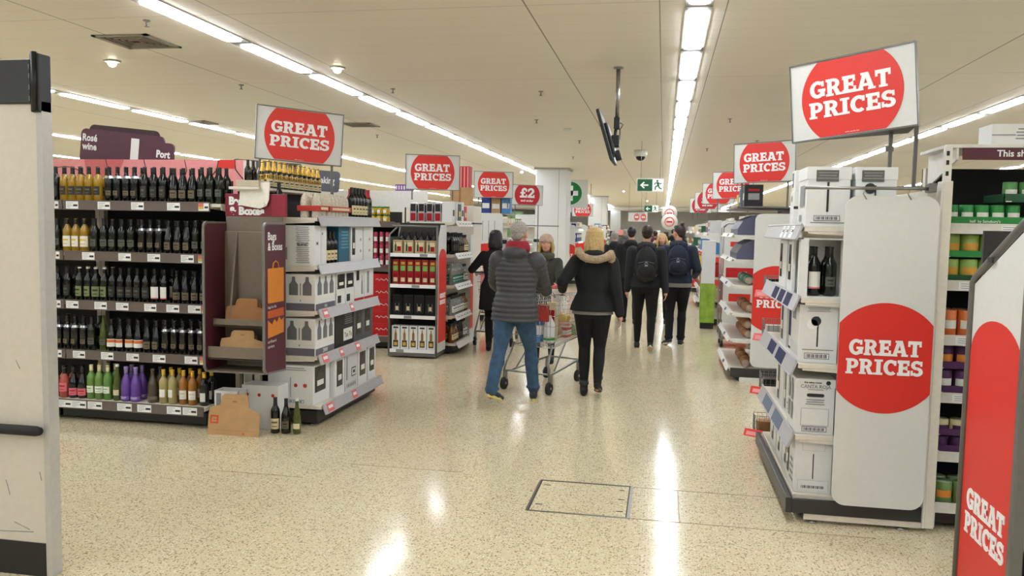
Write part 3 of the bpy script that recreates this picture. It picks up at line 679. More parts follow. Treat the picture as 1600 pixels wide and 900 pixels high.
KB = {
 'darkA': ('bordeaux', G_DARK, (C_BLK, .055), (L_DARK, .05, .14, 1.9, L_GREY), 'black wine bottle with dark label'),
 'darkB': ('bordeaux', G_GREEN, (C_BLK, .06), (L_GREY, .06, .12, 1.6, L_DARK), 'dark green wine bottle with a small grey label'),
 'darkC': ('burgundy', G_DARK, (C_BLK, .05), (L_TAN, .045, .11, 1.5, L_DARK), 'round-shouldered dark wine bottle with a tan label'),
 'darkS': ('bordeaux', G_DARK, (C_BLK, .045), (L_TAN, .06, .10, 1.2, L_DARK), 'black wine bottle with a silver neck band'),
 'goldT': ('bordeaux', G_GOLD, (C_BLK, .06), (L_DARK, .06, .135, 2.2, L_TAN), 'golden white wine bottle with black cap and black label'),
 'goldW': ('bordeaux', G_GOLD, (C_BLK, .05), (L_WHITE, .05, .145, 2.4, YELLOW), 'golden wine bottle with a tall white label'),
 'frame': ('bordeaux', G_GREEN, (C_WHT, .012), (mat('lime_frame_label', (118, 130, 84), 0.6), .045, .135, 2.0, L_DARK), 'dark green bottle with a square olive-framed label'),
 'whiteP': ('bordeaux', G_DARK, (C_BLK, .05), (L_WHITE, .05, .15, 2.0, None), 'black bottle with a bright white label edged pink'),
 'orange': ('burgundy', G_DARK, (C_BLK, .05), (L_WHITE, .05, .12, 2.4, None), 'dark bottle with an orange and white label'),
 'lime': ('flute', G_OLIVE, None, (L_GREY, .06, .11, 1.8, L_DARK), 'slim olive-green bottle with a grey label'),
 'roseA': ('squat', G_PINK, (C_BLK, .05), (L_PINK, .05, .12, 2.0, C_RED), 'pink rose wine bottle with a pink label'),
 'roseB': ('burgundy', G_DARK, (C_BLK, .05), (L_PINK, .03, .10, 2.0, C_RED), 'dark bottle with a square pink label'),
 'greenW': ('bordeaux', G_LIME, (L_CREAM, .05), (L_WHITE, .06, .12, 2.2, L_GRN), 'green bottle with a green and white label'),
 'clearG': ('flute', G_OLIVE, (C_WHT, .02), (L_CREAM, .05, .10, 1.8, None), 'clear olive bottle with a cream label'),
 'purple': ('sparkling', G_PURP, (mat('lilac_foil', (140, 120, 176), .35, metal=.3), .06), (mat('violet_label', (120, 84, 176), .5), .02, .05, 2.4, L_WHITE), 'bright purple bottle with a pale cap'),
 'smoke': ('sparkling', G_BROWN, None, (mat('smoke_label', (110, 100, 84), .5), .03, .06, 2.4, None), 'wide smoked-glass bottle with a swirling dark label'),
 'paleY': ('bordeaux', G_PALE, (C_YEL, .045), (L_WHITE, .06, .13, 1.3, None), 'pale wine bottle with yellow cap and narrow white label'),
 'amberY': ('bordeaux', G_AMBER, (C_YEL, .045), (L_WHITE, .05, .13, 1.7, L_CREAM), 'amber wine bottle with yellow cap and white label'),
 'darkY': ('bordeaux', G_DARK, (C_YEL, .045), (L_WHITE, .04, .12, 1.4, None), 'dark bottle with yellow cap and white label'),
}
PROTO = {}
def put_bottle(kind, loc, where, grp=None, rz=0.0, s=1.0):
    prof, gl, cap, lab, txt = KB[kind]; label = txt + ' ' + where
    if kind not in PROTO:
        h = {'roseA': 1.05, 'roseB': .86, 'smoke': .92, 'purple': .93, 'paleY': .92, 'amberY': .92, 'darkY': .9}.get(kind, .94 if prof == 'bordeaux' else .93)
        lab2 = {'darkS': (SILVER, .205, .225, 6.2), 'orange': (L_ORANGE, .0851, .1145, 2.42), 'whiteP': (L_PINK, .045, .055, 2.0)}.get(kind)
        if lab2 and kind == 'orange': lab2 = (L_ORANGE, .088, .114, 2.42)
        o = bottle('wine_bottle', label, prof, gl, cap, lab, h, lab2)
        PROTO[kind] = o; o.location = loc; o.rotation_euler.z = rz
    else: o = copy_tree(PROTO[kind], loc, rz, label=label)
    o['label'] = label; o['group'] = grp or (txt.split(' with')[0] + 's ' + where); o.scale = (s, s, s)
    return o
ROWS = [
 (1.815, 'on the top wine shelf', [(78, 86, 'darkA'), (88, 160, 'goldT'), (163, 216, 'darkS'), (218, 262, 'darkA'), (263, 300, 'darkC'), (301, 345, 'darkB')]),
 (1.395, 'on the second wine shelf down', [(78, 90, 'darkB'), (95, 136, 'goldW'), (139, 210, 'darkB'), (213, 252, 'darkS'), (254, 290, 'darkC'), (291, 329, 'darkB')]),
 (.985, 'on the middle wine shelf', [(78, 110, 'darkA'), (113, 162, 'frame'), (165, 225, 'darkA'), (232, 262, 'whiteP'), (265, 329, 'darkC')]),
 (.565, 'on the fourth wine shelf down', [(78, 128, 'darkS'), (131, 146, 'darkB'), (149, 158, 'lime'), (162, 214, 'orange'), (217, 245, 'darkC'), (248, 329, 'darkS')]),
 (.17, 'on the bottom wine shelf', [(78, 106, 'roseA'), (108, 134, 'roseB'), (137, 176, 'greenW'), (179, 186, 'clearG'), (188, 222, 'purple'), (233, 248, 'smoke'), (251, 278, 'paleY'), (281, 310, 'amberY'), (313, 324, 'darkY')]),
]
PITCH = {'smoke': .12, 'purple': .10, 'lime': .09, 'roseA': .092, 'orange': .0835, 'goldT': .078, 'darkC': .084, 'roseB': .088, 'greenW': .08, 'paleY': .078}
WMIN = {'smoke': .088, 'purple': .088, 'orange': .083, 'darkC': .083, 'roseB': .083, 'roseA': .09}
for z, where, segs in ROWS:
    for row in range(2):
        last = -9; lastw = 0
        for a, b_, kind in segs:
            if row and kind in ('clearG', 'lime'): continue
            xa, xb = px2x(a), px2x(b_); w_ = WMIN.get(kind, .0775); n = max(1, round((xb - xa) / max(w_, PITCH.get(kind, .08) - .002)))
            for i in range(n):
                x = max(xa + w_ / 2 + i * (xb - xa) / n, last + (lastw + w_) / 2)
                if x > (-3.64 if z < 1.8 else -3.53): break
                last = x; lastw = w_
                y = (YW + .06 if z > .2 else YW - .01) + row * .105 + random.uniform(-.004, .004)
                put_bottle(kind, (x, y, z + .0005), where, rz=random.uniform(-.3, .3), s=1.0 if z < 1.8 else 1.03)
# cream shelf running on to the end frame and three more bottles there
t = empty('shelf_extension', 'cream end shelf carrying dark bottles between the wine bay and the end frame', 'shelf', (-3.59, YW, 1.815))
MB().box(0.003, .085, .01, .5, -.028, 0, CREAM, b=.003).prism([(.02, -.028), (.5, -.028), (.5, -.12), (.03, -.05)], .075, .085, CREAM, 'x').build('shelf', t); adopt(t, WSH)

# ================================================================ bags & boxes holder
t = empty('bag_holder', 'maroon and grey holder marked Bags and Boxes with orange bag pictures', 'display holder', (-3.5, 5.82, 0))
def side_panel(x0):
    m = MB(); pts = [(0, .54)]; r = .05
    pts = [(.36, .48), (.36, 1.675), (r, 1.675)] + [(r - r * sin(a * PI / 12), 1.675 - r + r * cos(a * PI / 12)) for a in range(1, 7)] + [(0, .54), (.03, .50)]
    m.prism(pts, x0, x0 + .018, GREYR, 'x'); q = [(y * .95 + .012, (z - 1.08) * .975 + 1.08) for y, z in pts]
    m.prism(q, x0 - .001, x0 + .019, MAROON, 'x'); return m
side_panel(.0).build('side_panel', t); sp = side_panel(.50).build('side_panel', t)
X = Matrix.Translation((.520, 0.02, 0)) @ Matrix.Rotation(PI / 2, 4, 'Z')
m = MB(); font(m, 'Bags', .035, 1.54, .085, TICKET, 0, .002, 'l', X=X, sx=.95); font(m, '& Boxes', .035, 1.46, .085, TICKET, 0, .002, 'l', X=X, sx=.85)
m.prism(rr(.03, .30, 1.05, 1.32, .01), -.001, 0, ORANGE, X=X); m.tube([(.11, -.001, 1.32), (.12, -.001, 1.36), (.16, -.001, 1.375), (.20, -.001, 1.36), (.21, -.001, 1.32)], .006, ORANGE, 5, X=X)
m.prism([(.03, .78), (.30, .80), (.30, .92), (.26, .9), (.22, .93), (.18, .89), (.14, .92), (.10, .88), (.03, .92)], -.001, 0, ORANGE, X=X); m.prism([(.03, .935), (.30, .935), (.30, 1.0), (.03, .99)], -.001, 0, ORANGE2, X=X)
font(m, 'bags for life', .03, 1.01, .03, TICKET, -.002, .0, 'l', X=X); font(m, 'cardboard', .03, .74, .035, TICKET, 0, 0, 'l', X=X); font(m, 'carriers', .03, .70, .035, TICKET, 0, 0, 'l', X=X)
m.build('lettering', t)
TRAY = mat('warm_grey_plastic', (122, 110, 96), 0.4)
MB().box(.018, .5, .33, .345, .5, 1.72, TRAY).build('back_panel', t)
m = MB(); m.box(.018, .5, .30, .33, .55, 1.60, TRAY, b=.006); m.prism([(.3, 1.6), (.33, 1.6), (.33, .9), (.18, .9)], .12, .135, TRAY, 'x'); m.build('chute', t)
for z, out in ((.85, .12), (.60, .04)):
    m = MB(); m.box(.018, .5, out, .33, z, z + .012, TRAY); m.box(.018, .5, out, out + .012, z, z + (.10 if z < .8 else .06), TRAY, b=.003); m.build('tray', t)
m = MB(); m.box(.018, .5, .02, .3, .50, .512, TRAY); m.build('bottom_tray', t)
hd = MB().box(.01, .54, .33, .35, 1.72, 1.90, MAROON2, b=.004).build('header', t)
m = MB(); m.box(.415, .535, .326, .33, 1.725, 1.895, mat('crimson_card', (146, 30, 54), .5)); font(m, 'Bags', .045, 1.815, .085, TICKET, .328, .005, 'l'); font(m, '& Boxes', .045, 1.735, .085, TICKET, .328, .005, 'l', sx=1.05); m.build('header_lettering', t)
# folded cardboard bottle carriers
def carrier(name, label, w, h, th, m_, loc, tilt, rz=0, mark=True, grp=None, logo=False):
    o = MB(); pts = [(-w / 2, 0), (w / 2, 0), (w / 2, h * .55), (w * .27, h * .68), (w * .25, h * .93), (w * .22, h), (-w * .20, h), (-w * .26, h * .93), (-w * .28, h * .72), (-w * .48, h * .66), (-w / 2, h * .5)]
    o.prism(pts, 0, th, m_, 'y'); o.prism([(-.02, h * .80), (.02, h * .80), (.016, h * .84), (-.016, h * .84)], -.001, 0, KRAFT2, 'y')
    for a, b_, z in ((-w * .2, w * .2, h * .88), (-w * .45, w * .45, h * .12)): o.box(a, b_, -.0006, 0, z, z + .0015, KRAFT2)
    ob = o.build(name, loc=loc); ob.rotation_euler = (tilt, 0, rz); tag(ob, label, 'carrier', grp)
    if logo:
        q = MB(); q.box(-w * .46, -w * .30, -.0015, -.0004, h * .27, h * .47, mat('orange_stamp', (206, 74, 34), .6)); q.box(-w * .43, -w * .33, -.0022, -.0014, h * .31, h * .43, KRAFT); q.box(-w * .40, -w * .33, -.003, -.002, h * .36, h * .38, mat('orange_stamp', (206, 74, 34), .6))
        q.prism([(w * .17, .012), (w * .20, .03), (w * .23, .012)], -.0015, -.0004, mat('orange_stamp', (206, 74, 34), .6)); q.build('stamp', ob)
    return ob
carrier('cardboard_carrier', 'flattened brown cardboard carrier standing on the floor against the wine shelf', .435, .325, .012, KRAFT, (-3.275, 5.86, 0.0), math.radians(-8), 0, logo=True)
for k, (z, y, w, lab) in enumerate(((.872, 6.0, .34, 'folded brown cardboard carrier leaning in the upper tray of the bag holder'), (.625, 5.93, .36, 'folded tan cardboard carrier in the lower tray of the bag holder'))):
    carrier('cardboard_carrier', lab, w, .2, .012, KRAFT2 if k == 0 else KRAFT, (-3.24, y, z), math.radians(-12), .05)
for k, (z, y) in enumerate(((.872, 6.04), (.625, 5.975))):
    carrier('cardboard_carrier', ('second carrier tucked behind the front one in the upper tray', 'second carrier tucked behind the front one in the lower tray')[k], .36, .16, .012, KRAFT2, (-3.23, y, z), math.radians(-10), -.03)
# white bag caught over the header
m = MB(); pts = [(-.13, .12), (.12, .14), (.12, .0), (.10, -.05), (.05, -.075), (-.10, -.06), (-.13, -.02)]
m.prism(pts, 0, .012, mat('white_bag', (244, 240, 228), .6), 'y', X=Matrix.Rotation(.05, 4, 'Y')); m.box(-.17, -.06, .02, .08, .06, .13, mat('white_bag', (244, 240, 228), .6), b=.01)
m.tube([(.08, -.003, -.03), (.095, -.003, -.045), (.08, -.003, -.055)], .002, GREYINK, 5)
o = m.build('paper_bag', loc=(-3.22, 6.125, 1.86)); tag(o, 'crumpled white paper bag hanging over the Bags and Boxes header', 'bag')

# ================================================================ cartons
def carton(name, label, w, d, h, m_, front=(), left=(), right=(), cat='carton', lid=0.0, grp=None, b=.003):
    """box standing on its base centre, front faces -y; decorations are printed panels"""
    o = MB().box(-w / 2, w / 2, -d / 2, d / 2, 0, h, m_, b=b)
    if lid:
        o.box(-w / 2 - .003, w / 2 + .003, -d / 2 - .003, d / 2 + .003, h - lid, h + .001, m_, b=.002)
    ob = tag(o.build(name), label, cat, grp)
    for nm, deco, X, ww in (('front_print', front, Matrix.Translation((0, -d / 2 - (.003 if lid else 0), 0)), w), ('side_print', left, Matrix.Translation((-w / 2 - (.003 if lid else 0), 0, 0)) @ Matrix.Rotation(-PI / 2, 4, 'Z'), d),
                            ('side_print', right, Matrix.Translation((w / 2 + (.003 if lid else 0), 0, 0)) @ Matrix.Rotation(PI / 2, 4, 'Z'), d)):
        if not deco: continue
        q = MB()
        for dd in deco: decorate(q, dd, ww, h, X)
        q.build(nm, ob)
    CH[ob.name] = [k for k in bpy.data.objects if k.parent == ob]
    return ob
def bshape(cx, z0, w, h): return [(cx - w / 2, z0), (cx + w / 2, z0), (cx + w / 2, z0 + h * .6), (cx + w * .2, z0 + h * .78), (cx + w * .17, z0 + h), (cx - w * .17, z0 + h), (cx - w * .2, z0 + h * .78), (cx - w / 2, z0 + h * .6)]
def decorate(q, dd, w, h, X):
    k = dd[0]; U = lambda u: -w / 2 + u * w; V = lambda v: v * h
    if k == 'rect': _, u0, v0, u1, v1, m_ = dd[:6]; e = dd[6] if len(dd) > 6 else 0; q.box(U(u0), U(u1), -.0012 - e, -.0002 - e, V(v0), V(v1), m_, X=X)
    elif k == 'bottle': _, u, v, ww, hh, m_ = dd; q.prism(bshape(U(u), V(v), ww * w, hh * h), -.002, -.0012, m_, X=X)
    elif k == 'code':
        _, u0, v0, u1, v1 = dd; q.box(U(u0), U(u1), -.0012, -.0002, V(v0), V(v1), INK, X=X); q.box(U(u0) + .003, U(u1) - .003, -.0018, -.0011, V(v0) + .003, V(v1) - .003, TICKET, X=X); n = 16
        for i in range(n):
            a = U(u0) + .008 + (U(u1) - U(u0) - .016) * i / n; q.box(a, a + (U(u1) - U(u0)) / n * (.35 + .3 * ((i * 7) % 3) / 2), -.0024, -.0017, V(v0) + .006, V(v1) - .006, INK, X=X)
    elif k == 'dot': _, u, v, r, m_ = dd; q.prism([(U(u) + r * cos(i * PI / 8), V(v) + r * sin(i * PI / 8)) for i in range(16)], -.0022, -.0012, m_, X=X)
    elif k == 'text': _, s_, u, v, size, m_ = dd; font(q, s_, U(u), V(v), size, m_, -.0026, .0006, X=X)
    elif k == 'lines':
        _, u0, v0, u1, v1, n, m_ = dd
        for i in range(n): f_ = (0, .12, .05, .2, .08, .16)[i % 6] / 2; z = V(v0 + (v1 - v0) * (i + .5) / n); q.box(U(u0 + (u1 - u0) * f_), U(u1 - (u1 - u0) * f_), -.0016, -.0008, z, z + (v1 - v0) * h / n * .4, m_, X=X)
def place(o, fr, x, y, z, rz=0): o.location = fr.pt(x, y, z); o.rotation_euler.z = fr.rz + rz; return o
WIN = mat('carton_window', (20, 20, 22), .3); WDK = mat('window_bottle', (40, 44, 42), .25); GB = mat('grey_bottle_print', (112, 114, 116), .55)
def window(u0, v0, u1, v1, n=1):
    d = [('rect', u0, v0, u1, v1, WIN)]
    for i in range(n): u = u0 + (u1 - u0) * (i + .5) / n; ww = (u1 - u0) / n * .7; d += [('bottle', u, v0 + .01, ww, (v1 - v0) * .96, WDK), ('rect', u - ww * .42, v0 + .06 * (v1 - v0) * 4, u + ww * .42, v0 + (v1 - v0) * .45, L_WHITE, .002)]
    return d

# ================================================================ end display of the wine run, facing the aisle
CL = Fr(-2.76, 6.3, PI / 2)
def tk_cap(k):
    return {4: [], 3: [], 2: [(.06, .11, 'p'), (.66, .08, 'p')], 1: [(.05, .12, 'p'), (.42, .08, 'p'), (.8, .1, 'p')], 0: [(.06, .13, 'p'), (.62, .11, 'p')]}[k]
CLD = shelving('end_display', 'end display of wine cartons and gift boxes beside the maroon bag holder', 'shelving', CL, 1.42, .58, [.58, .955, 1.325, 1.72], 1.93, deckz=.17, deckout=.04, rail='clear', tickets=tk_cap, rake=.35, lip=.085, kick=None)
# upper ledge for the gold-topped bottles
t = empty('display_ledge', 'raised white ledge above the end display carrying gold-topped bottles', 'shelf', CL.pt(-.22, .40, 1.955), PI / 2)
MB().box(0, 1.36, 0, .26, -.022, 0, CREAM, b=.003).build('ledge', t)
for bx in (.55, 1.45): MB().box(bx, bx + .012, .165, .175, -.24, -.02, CREAM).build('bracket', t)
adopt(t, CLD)
m = MB(); m.box(.0, .20, .0, .2, .0, .05, mat('tan_box', (196, 180, 156), .6), b=.004); o = m.build('flat_box', loc=CL.pt(-.20, .41, 1.957)); o.rotation_euler.z = PI / 2; tag(o, 'shallow tan cardboard box on the ledge beside the gold-topped bottles', 'box')
KB['goldcap'] = ('sparkling', G_GREEN, (GOLD, .20), (L_CREAM, .02, .10, 3.0, L_DARK), 'sparkling wine bottle with gold foil neck')
KB['redcap'] = ('bordeaux', G_DARK, (C_RED, .085), (L_DARK, .05, .15, 2.2, L_GREY), 'dark wine bottle with red foil and black label')
KB['creamlab'] = ('bordeaux', G_DARK, (C_BLK, .06), (L_CREAM, .04, .13, 2.2, L_TAN), 'dark wine bottle with a cream label')
KB['pinkstrip'] = ('bordeaux', G_DARK, (C_BLK, .06), (L_WHITE, .05, .12, 1.6, L_PINK), 'dark bottle with a white label')
for i in range(11):
    for r in range(2):
        if i < 1 and r: continue
        put_bottle('goldcap', CL.pt(.03 + i * .098 - (.02 if r else 0) + .0, .445 + r * .09, 1.9555), 'on the raised display ledge', s=.80, rz=PI / 2)
for i in range(2): put_bottle('darkA', CL.pt(-.0 + .09 * i + .02, .62, 1.957), 'behind the gold-topped bottles on the ledge', s=.8, rz=PI / 2)
for i in range(5): put_bottle('creamlab', CL.pt(.86 + i * .078, .05 + .0, 1.7205), 'by the red-capped row', rz=PI / 2)
for i in range(4):
    for r in range(2): put_bottle('redcap', CL.pt(1.21 + i * .083 - .06, .06 + r * .09 + .03, 1.7205), 'ending the display top', rz=PI / 2) if i * .083 + 1.15 > 1.2 or r else None
put_bottle('pinkstrip', CL.pt(.05, .36, 1.7205), 'beside the patterned bottle pack', rz=0)
# patterned six packs
PAT = mat('patterned_wrap', (206, 196, 176), .5, var=.28, scale=120)
def sixpack(label, w, d, x, y):
    o = MB(); n = round(w / .075); 
    for i in range(n):
        for j in range(max(1, round(d / .08))):
            o.lathe([(.036, 0), (.0385, .01), (.0385, .13), (.034, .165), (.018, .195), (.016, .205), (0, .206)], PAT, 12, c=(-w / 2 + (i + .5) * w / n, -d / 2 + (j + .5) * d / max(1, round(d / .08)), 0))
    ob = tag(o.build('bottle_pack'), label, 'bottle pack'); q = MB(); q.box(-w / 2 - .002, w / 2 + .002, -d / 2 - .002, d / 2 + .002, .055, .10, mat('red_band', (186, 52, 44), .5), b=.004); q.build('red_band', ob)
    q = MB(); q.box(-w * .4, w * .4, -d / 2 - .004, -d / 2 - .002, .068, .088, L_CREAM); q.build('band_print', ob)
    place(ob, CL, x, y, 1.7205)
sixpack('patterned cream bottle pack with red band, nearest on the display shelf', .18, .2, .20, .13)
sixpack('long patterned cream bottle pack with red band on the display shelf', .48, .2, .56, .13)
ZS = [.17, .58, .955, 1.325]
def cl(o, x, y, k): place(o, CL, x, y, ZS[k] + .0005)
C6 = lambda: [('bottle', .2, .38, .2, .55, GB), ('bottle', .5, .38, .2, .55, GB), ('bottle', .8, .38, .2, .55, GB), ('rect', 0.02, .0, .98, .18, mat('mauve_grey', (112, 106, 116), .6)), ('text', 'vin', .5, .05, .05, L_WHITE), ('rect', .02, .3, .98, .42, L_WHITE, .001)]
S2 = lambda: [('bottle', .27, .38, .3, .55, GB), ('bottle', .73, .38, .3, .55, GB), ('rect', 0.02, .0, .98, .2, mat('mauve_grey', (112, 106, 116), .6)), ('rect', .02, .3, .98, .42, L_WHITE, .001), ('rect', .49, .25, .51, .75, INK)]
# shelf 4 (upper)
cl(carton('wine_carton', 'tall white ribbed wine carton below the patterned bottle packs', .24, .30, .33, CARD, front=[('code', .1, .52, .3, .6), ('dot', .62, .8, .012, GREYINK), ('rect', .5, .0, .505, 1, GREYINK)], left=[('lines', .45, .05, .85, .97, 20, GREYINK), ('rect', .05, .15, .2, .45, GREYINK), ('text', 'BLANC', .65, .5, .03, INK)]), .13, .18, 3)
for i in range(3): put_bottle('creamlab', CL.pt(.30 + i * .078, .06, ZS[3] + .0005), 'by the teal carton', rz=PI / 2)
cl(carton('teal_carton', 'teal blue carton with pale writing in the middle of the end display', .25, .24, .335, TEAL, front=[('lines', .2, .35, .9, .85, 6, mat('teal_ink', (84, 150, 170), .5))]), .66, .16, 3)
cl(carton('wine_carton', 'white carton with a narrow bottle window beside the teal carton', .30, .24, .33, CARD, front=window(.1, .2, .34, .95) + [('dot', .8, .62, .014, GREYINK), ('dot', .8, .3, .014, GREYINK)]), .95, .15, 3)
cl(carton('wine_carton', 'plain white carton at the far end of the shelf by the teal carton', .26, .24, .33, CARD, front=[('dot', .6, .62, .014, GREYINK), ('dot', .6, .3, .014, GREYINK)]), 1.25, .15, 3)
# shelf 3
cl(carton('wine_carton', 'white six-bottle carton printed with grey bottles on the upper middle display shelf', .42, .26, .30, CARD, front=C6(), left=S2()), .23, .16, 2)
for i, (x, lab) in enumerate(((.57, 'white carton with black window, left of the pair on the upper middle shelf'), (.78, 'white carton with black window, next along on the upper middle shelf'))):
    cl(carton('wine_carton', lab, .2, .24, .29, CARD, front=window(.08, .5, .92, .95, 1) + [('rect', .1, .08, .5, .3, INK)]), x, .15, 2)
cl(carton('wine_carton', 'white carton with dark neck label and red foot on the upper middle shelf', .24, .24, .30, CARD, front=[('rect', .2, .65, .5, .95, WIN), ('rect', 0, 0, 1, .1, RED2), ('bottle', .8, .2, .14, .6, GREYINK)]), 1.01, .15, 2)
cl(carton('wine_carton', 'white carton with red foot at the far end of the upper middle shelf', .25, .24, .30, CARD, front=[('rect', .3, .2, .5, .9, GREYINK), ('rect', 0, 0, 1, .1, RED2)]), 1.27, .15, 2)
# shelf 2
cl(carton('wine_carton', 'white six-bottle carton printed with grey bottles on the lower middle display shelf', .40, .28, .31, CARD, front=C6() + [('text', '2018', .5, .04, .05, L_WHITE)], left=S2() + [('rect', .0, .05, .1, .12, INK)]), .22, .17, 1)
cl(carton('wine_carton', 'black carton printed with white script on the lower middle display shelf', .42, .24, .31, mat('black_card', (26, 26, 28), .5), front=[('rect', .45, .15, .95, .5, L_WHITE), ('text', 'Tan Te', .7, .25, .06, INK), ('lines', .5, .6, .95, .9, 5, GREYINK)]), .65, .15, 1)
cl(carton('wine_carton', 'dark grey carton with two bottle windows on the lower middle shelf', .50, .24, .31, mat('charcoal_card', (84, 84, 90), .5), front=window(.1, .2, .4, .95) + window(.58, .2, .86, .95)), 1.13, .15, 1)
# base
cl(carton('wine_carton', 'white carton with red dots on its side, standing on the display base', .34, .40, .33, CARD, left=[('dot', .2, .5, .016, RED2), ('dot', .38, .5, .016, RED2), ('dot', .62, .5, .016, RED2), ('dot', .82, .5, .016, RED2), ('rect', .5, .2, .51, .7, INK), ('code', .2, .05, .8, .13), ('lines', .15, .85, .85, .95, 2, GREYINK)], front=window(.1, .3, .75, .95)), .17, .24, 0)
cl(carton('wine_carton', 'white carton with bottle window, second along the display base', .22, .26, .33, CARD, front=window(.2, .25, .8, .93)), .47, .13, 0)
cl(carton('wine_carton', 'pale grey carton with a square printed mark on the display base', .30, .26, .33, CARD2, front=[('rect', .1, .3, .15, .95, INK), ('code', .1, .08, .9, .2), ('rect', .5, .35, .85, .6, INK), ('rect', .53, .38, .82, .57, CARD2, .002), ('rect', .6, .44, .75, .52, INK, .003)]), .75, .13, 0)
cl(carton('wine_carton', 'white carton with bottle window, fourth along the display base', .22, .26, .33, CARD, front=window(.15, .25, .85, .93)), 1.03, .13, 0)
cl(carton('wine_carton', 'white carton with bottle window at the far end of the display base', .22, .26, .33, CARD, front=window(.2, .25, .8, .93)), 1.28, .13, 0)
# behind the carriers on the floor: box, cartons and bottles
o = carton('wine_carton', 'white carton with red dots standing on the floor beside the end display', .32, .18, .36, CARD, front=[('dot', .15, .78, .014, RED2), ('dot', .48, .78, .014, RED2), ('dot', .85, .78, .014, RED2), ('rect', .05, .25, .2, .45, RED2)]); o.location = (-3.17, 6.195, 0.0)
t = empty('bottle_crate', 'open white box of bottles on the floor behind the brown carrier', 'box', (-3.40, 6.03, 0)); 
m = MB(); m.box(-.09, .12, -.07, .07, 0, .01, CARD); m.box(-.09, .12, -.07, -.066, 0, .33, CARD); m.box(-.09, .12, .066, .07, 0, .33, CARD); m.box(-.09, -.086, -.07, .07, 0, .33, CARD); m.box(.116, .12, -.07, .07, 0, .33, CARD); m.build('box_wall', t)
q = MB(); q.box(-.07, -.03, -.073, -.070, .2, .31, GREYINK); q.box(0.0, .09, -.073, -.070, .22, .30, KRAFT2); q.build('print', t)
for i, (k, x, y, lab) in enumerate((('creamlab', -3.0, 6.03, 'on the floor next to the brown carrier'), ('darkC', -2.915, 6.045, 'middle of three on the floor'), ('clearG', -2.825, 6.05, 'nearest the aisle on the floor'))):
    put_bottle(k, (x, y, .0), lab, rz=0.2, s=(1.0, 1.0, .93)[i], grp='bottles standing on the floor')
# ================================================================ trolley-framed spirits stand
def frame_loop(m, X, w, h, r=.013, ch=.10):
    """steel tube outline with chamfered top corners, standing in the x-z plane"""
    m.tube([(0, 0, .03), (0, 0, h - ch), (ch * .8, 0, h), (w, 0, h)], r, GREYM, 8, X=X); m.tube([(w, 0, .03), (w, 0, h)], r, GREYM, 8, X=X)
t = empty('spirits_stand', 'steel-framed stand with red side panel holding gift boxes beside the cola-red cartons', 'shelving', (-3.38, 9.9, 0))
Wd = .62
for y in (0, .38):
    m = MB(); m.tube([(0, y, .02), (0, y, 1.55), (.09 if y == 0 else .02, y + .12 * (y == 0), 1.67)], .013, GREYM); m.build('frame_post', t)
    m = MB(); m.tube([(Wd, y, .02), (Wd, y, 1.67)], .013, GREYM); m.build('frame_post', t)
MB().tube([(.02, 0.06, 1.66), (Wd, .0, 1.66)], .012, GREYM).build('top_rail', t)
MB().box(-.01, Wd, -.02, .40, .02, .06, GREYM, b=.005).build('base_frame', t)
MB().box(0.01, Wd - .01, .385, .39, .06, 1.7, DARK).build('back_panel', t)
MB().box(-.004, 0.004, .02, .37, .08, 1.52, GREYM).build('side_mesh', t)
for k, z in enumerate((.10, .53, .92, 1.31)):
    s = MB().box(.014, Wd - .014, .0, .38, z - .015, z, WHITE).build('shelf', t); MB().box(.014, Wd - .014, -.012, -.002, z - .035, z + .01, TICKET, b=.003).build('price_rail', s)
    MB().box(.1 + .1 * k, .2 + .1 * k, -.015, -.012, z - .03, z + .005, GREYINK).build('price_ticket', s)
m = MB(); m.prism([(.0, .08), (.36, .08), (.36, 1.68), (.10, 1.68), (.0, 1.52)], Wd + .015, Wd + .022, OFFW, 'x'); m.build('side_panel', t)
m = MB(); m.prism([(.0, .2), (.36, .2), (.36, 1.25)] + [(.18 + .18 * cos(a * PI / 10), 1.25 + .13 * sin(a * PI / 10)) for a in range(1, 10)] + [(0, 1.25)], Wd + .022, Wd + .025, RED, 'x'); m.build('side_print', t)
Xl = Matrix.Translation((Wd + .025, .0, 0)) @ Matrix.Rotation(PI / 2, 4, 'Z'); m = MB(); slab(m, 'GREAT', .18, .76, .06, TICKET, 0, X=Xl); slab(m, 'PRICES', .18, .68, .056, TICKET, 0, X=Xl); m.build('lettering', t)
S2F = Fr(-3.38, 9.9, 0)
LINES = [ # shelf z, n, w, h, material, front deco, name, label
 (1.31, 4, .135, .17, mat('tan_gift_card', (176, 150, 112), .55), [('rect', .12, .2, .88, .85, L_CREAM), ('bottle', .3, .2, .2, .7, DGREEN), ('rect', .45, .2, .85, .55, C_RED, .001)], 'tan gift box with bottle picture on the top level of the spirits stand'),
 (.92, 6, .09, .32, mat('red_gift_box', (150, 30, 34), .4), [('rect', .15, .55, .85, .75, L_GRN), ('dot', .5, .38, .03, C_RED), ('rect', .2, .12, .8, .28, L_CREAM), ('rect', .2, .8, .8, .9, GOLD)], 'tall dark red gift box on the upper middle level of the spirits stand'),
 (.53, 4, .14, .26, mat('black_gift_box', (20, 20, 22), .35), [('rect', .3, .2, .7, .6, GREYINK), ('bottle', .5, .15, .3, .8, BLACK), ('rect', .38, .25, .62, .45, L_CREAM, .002)], 'black gift box on the lower middle level of the spirits stand'),
 (.10, 5, .112, .30, CARD, [('bottle', .5, .35, .3, .5, mat('amber_print', (150, 110, 60), .5)), ('rect', .2, .1, .8, .38, INK), ('rect', .3, .15, .7, .3, GOLD, .001), ('rect', .2, .88, .8, .95, INK)], 'white whisky carton on the bottom level of the spirits stand')]
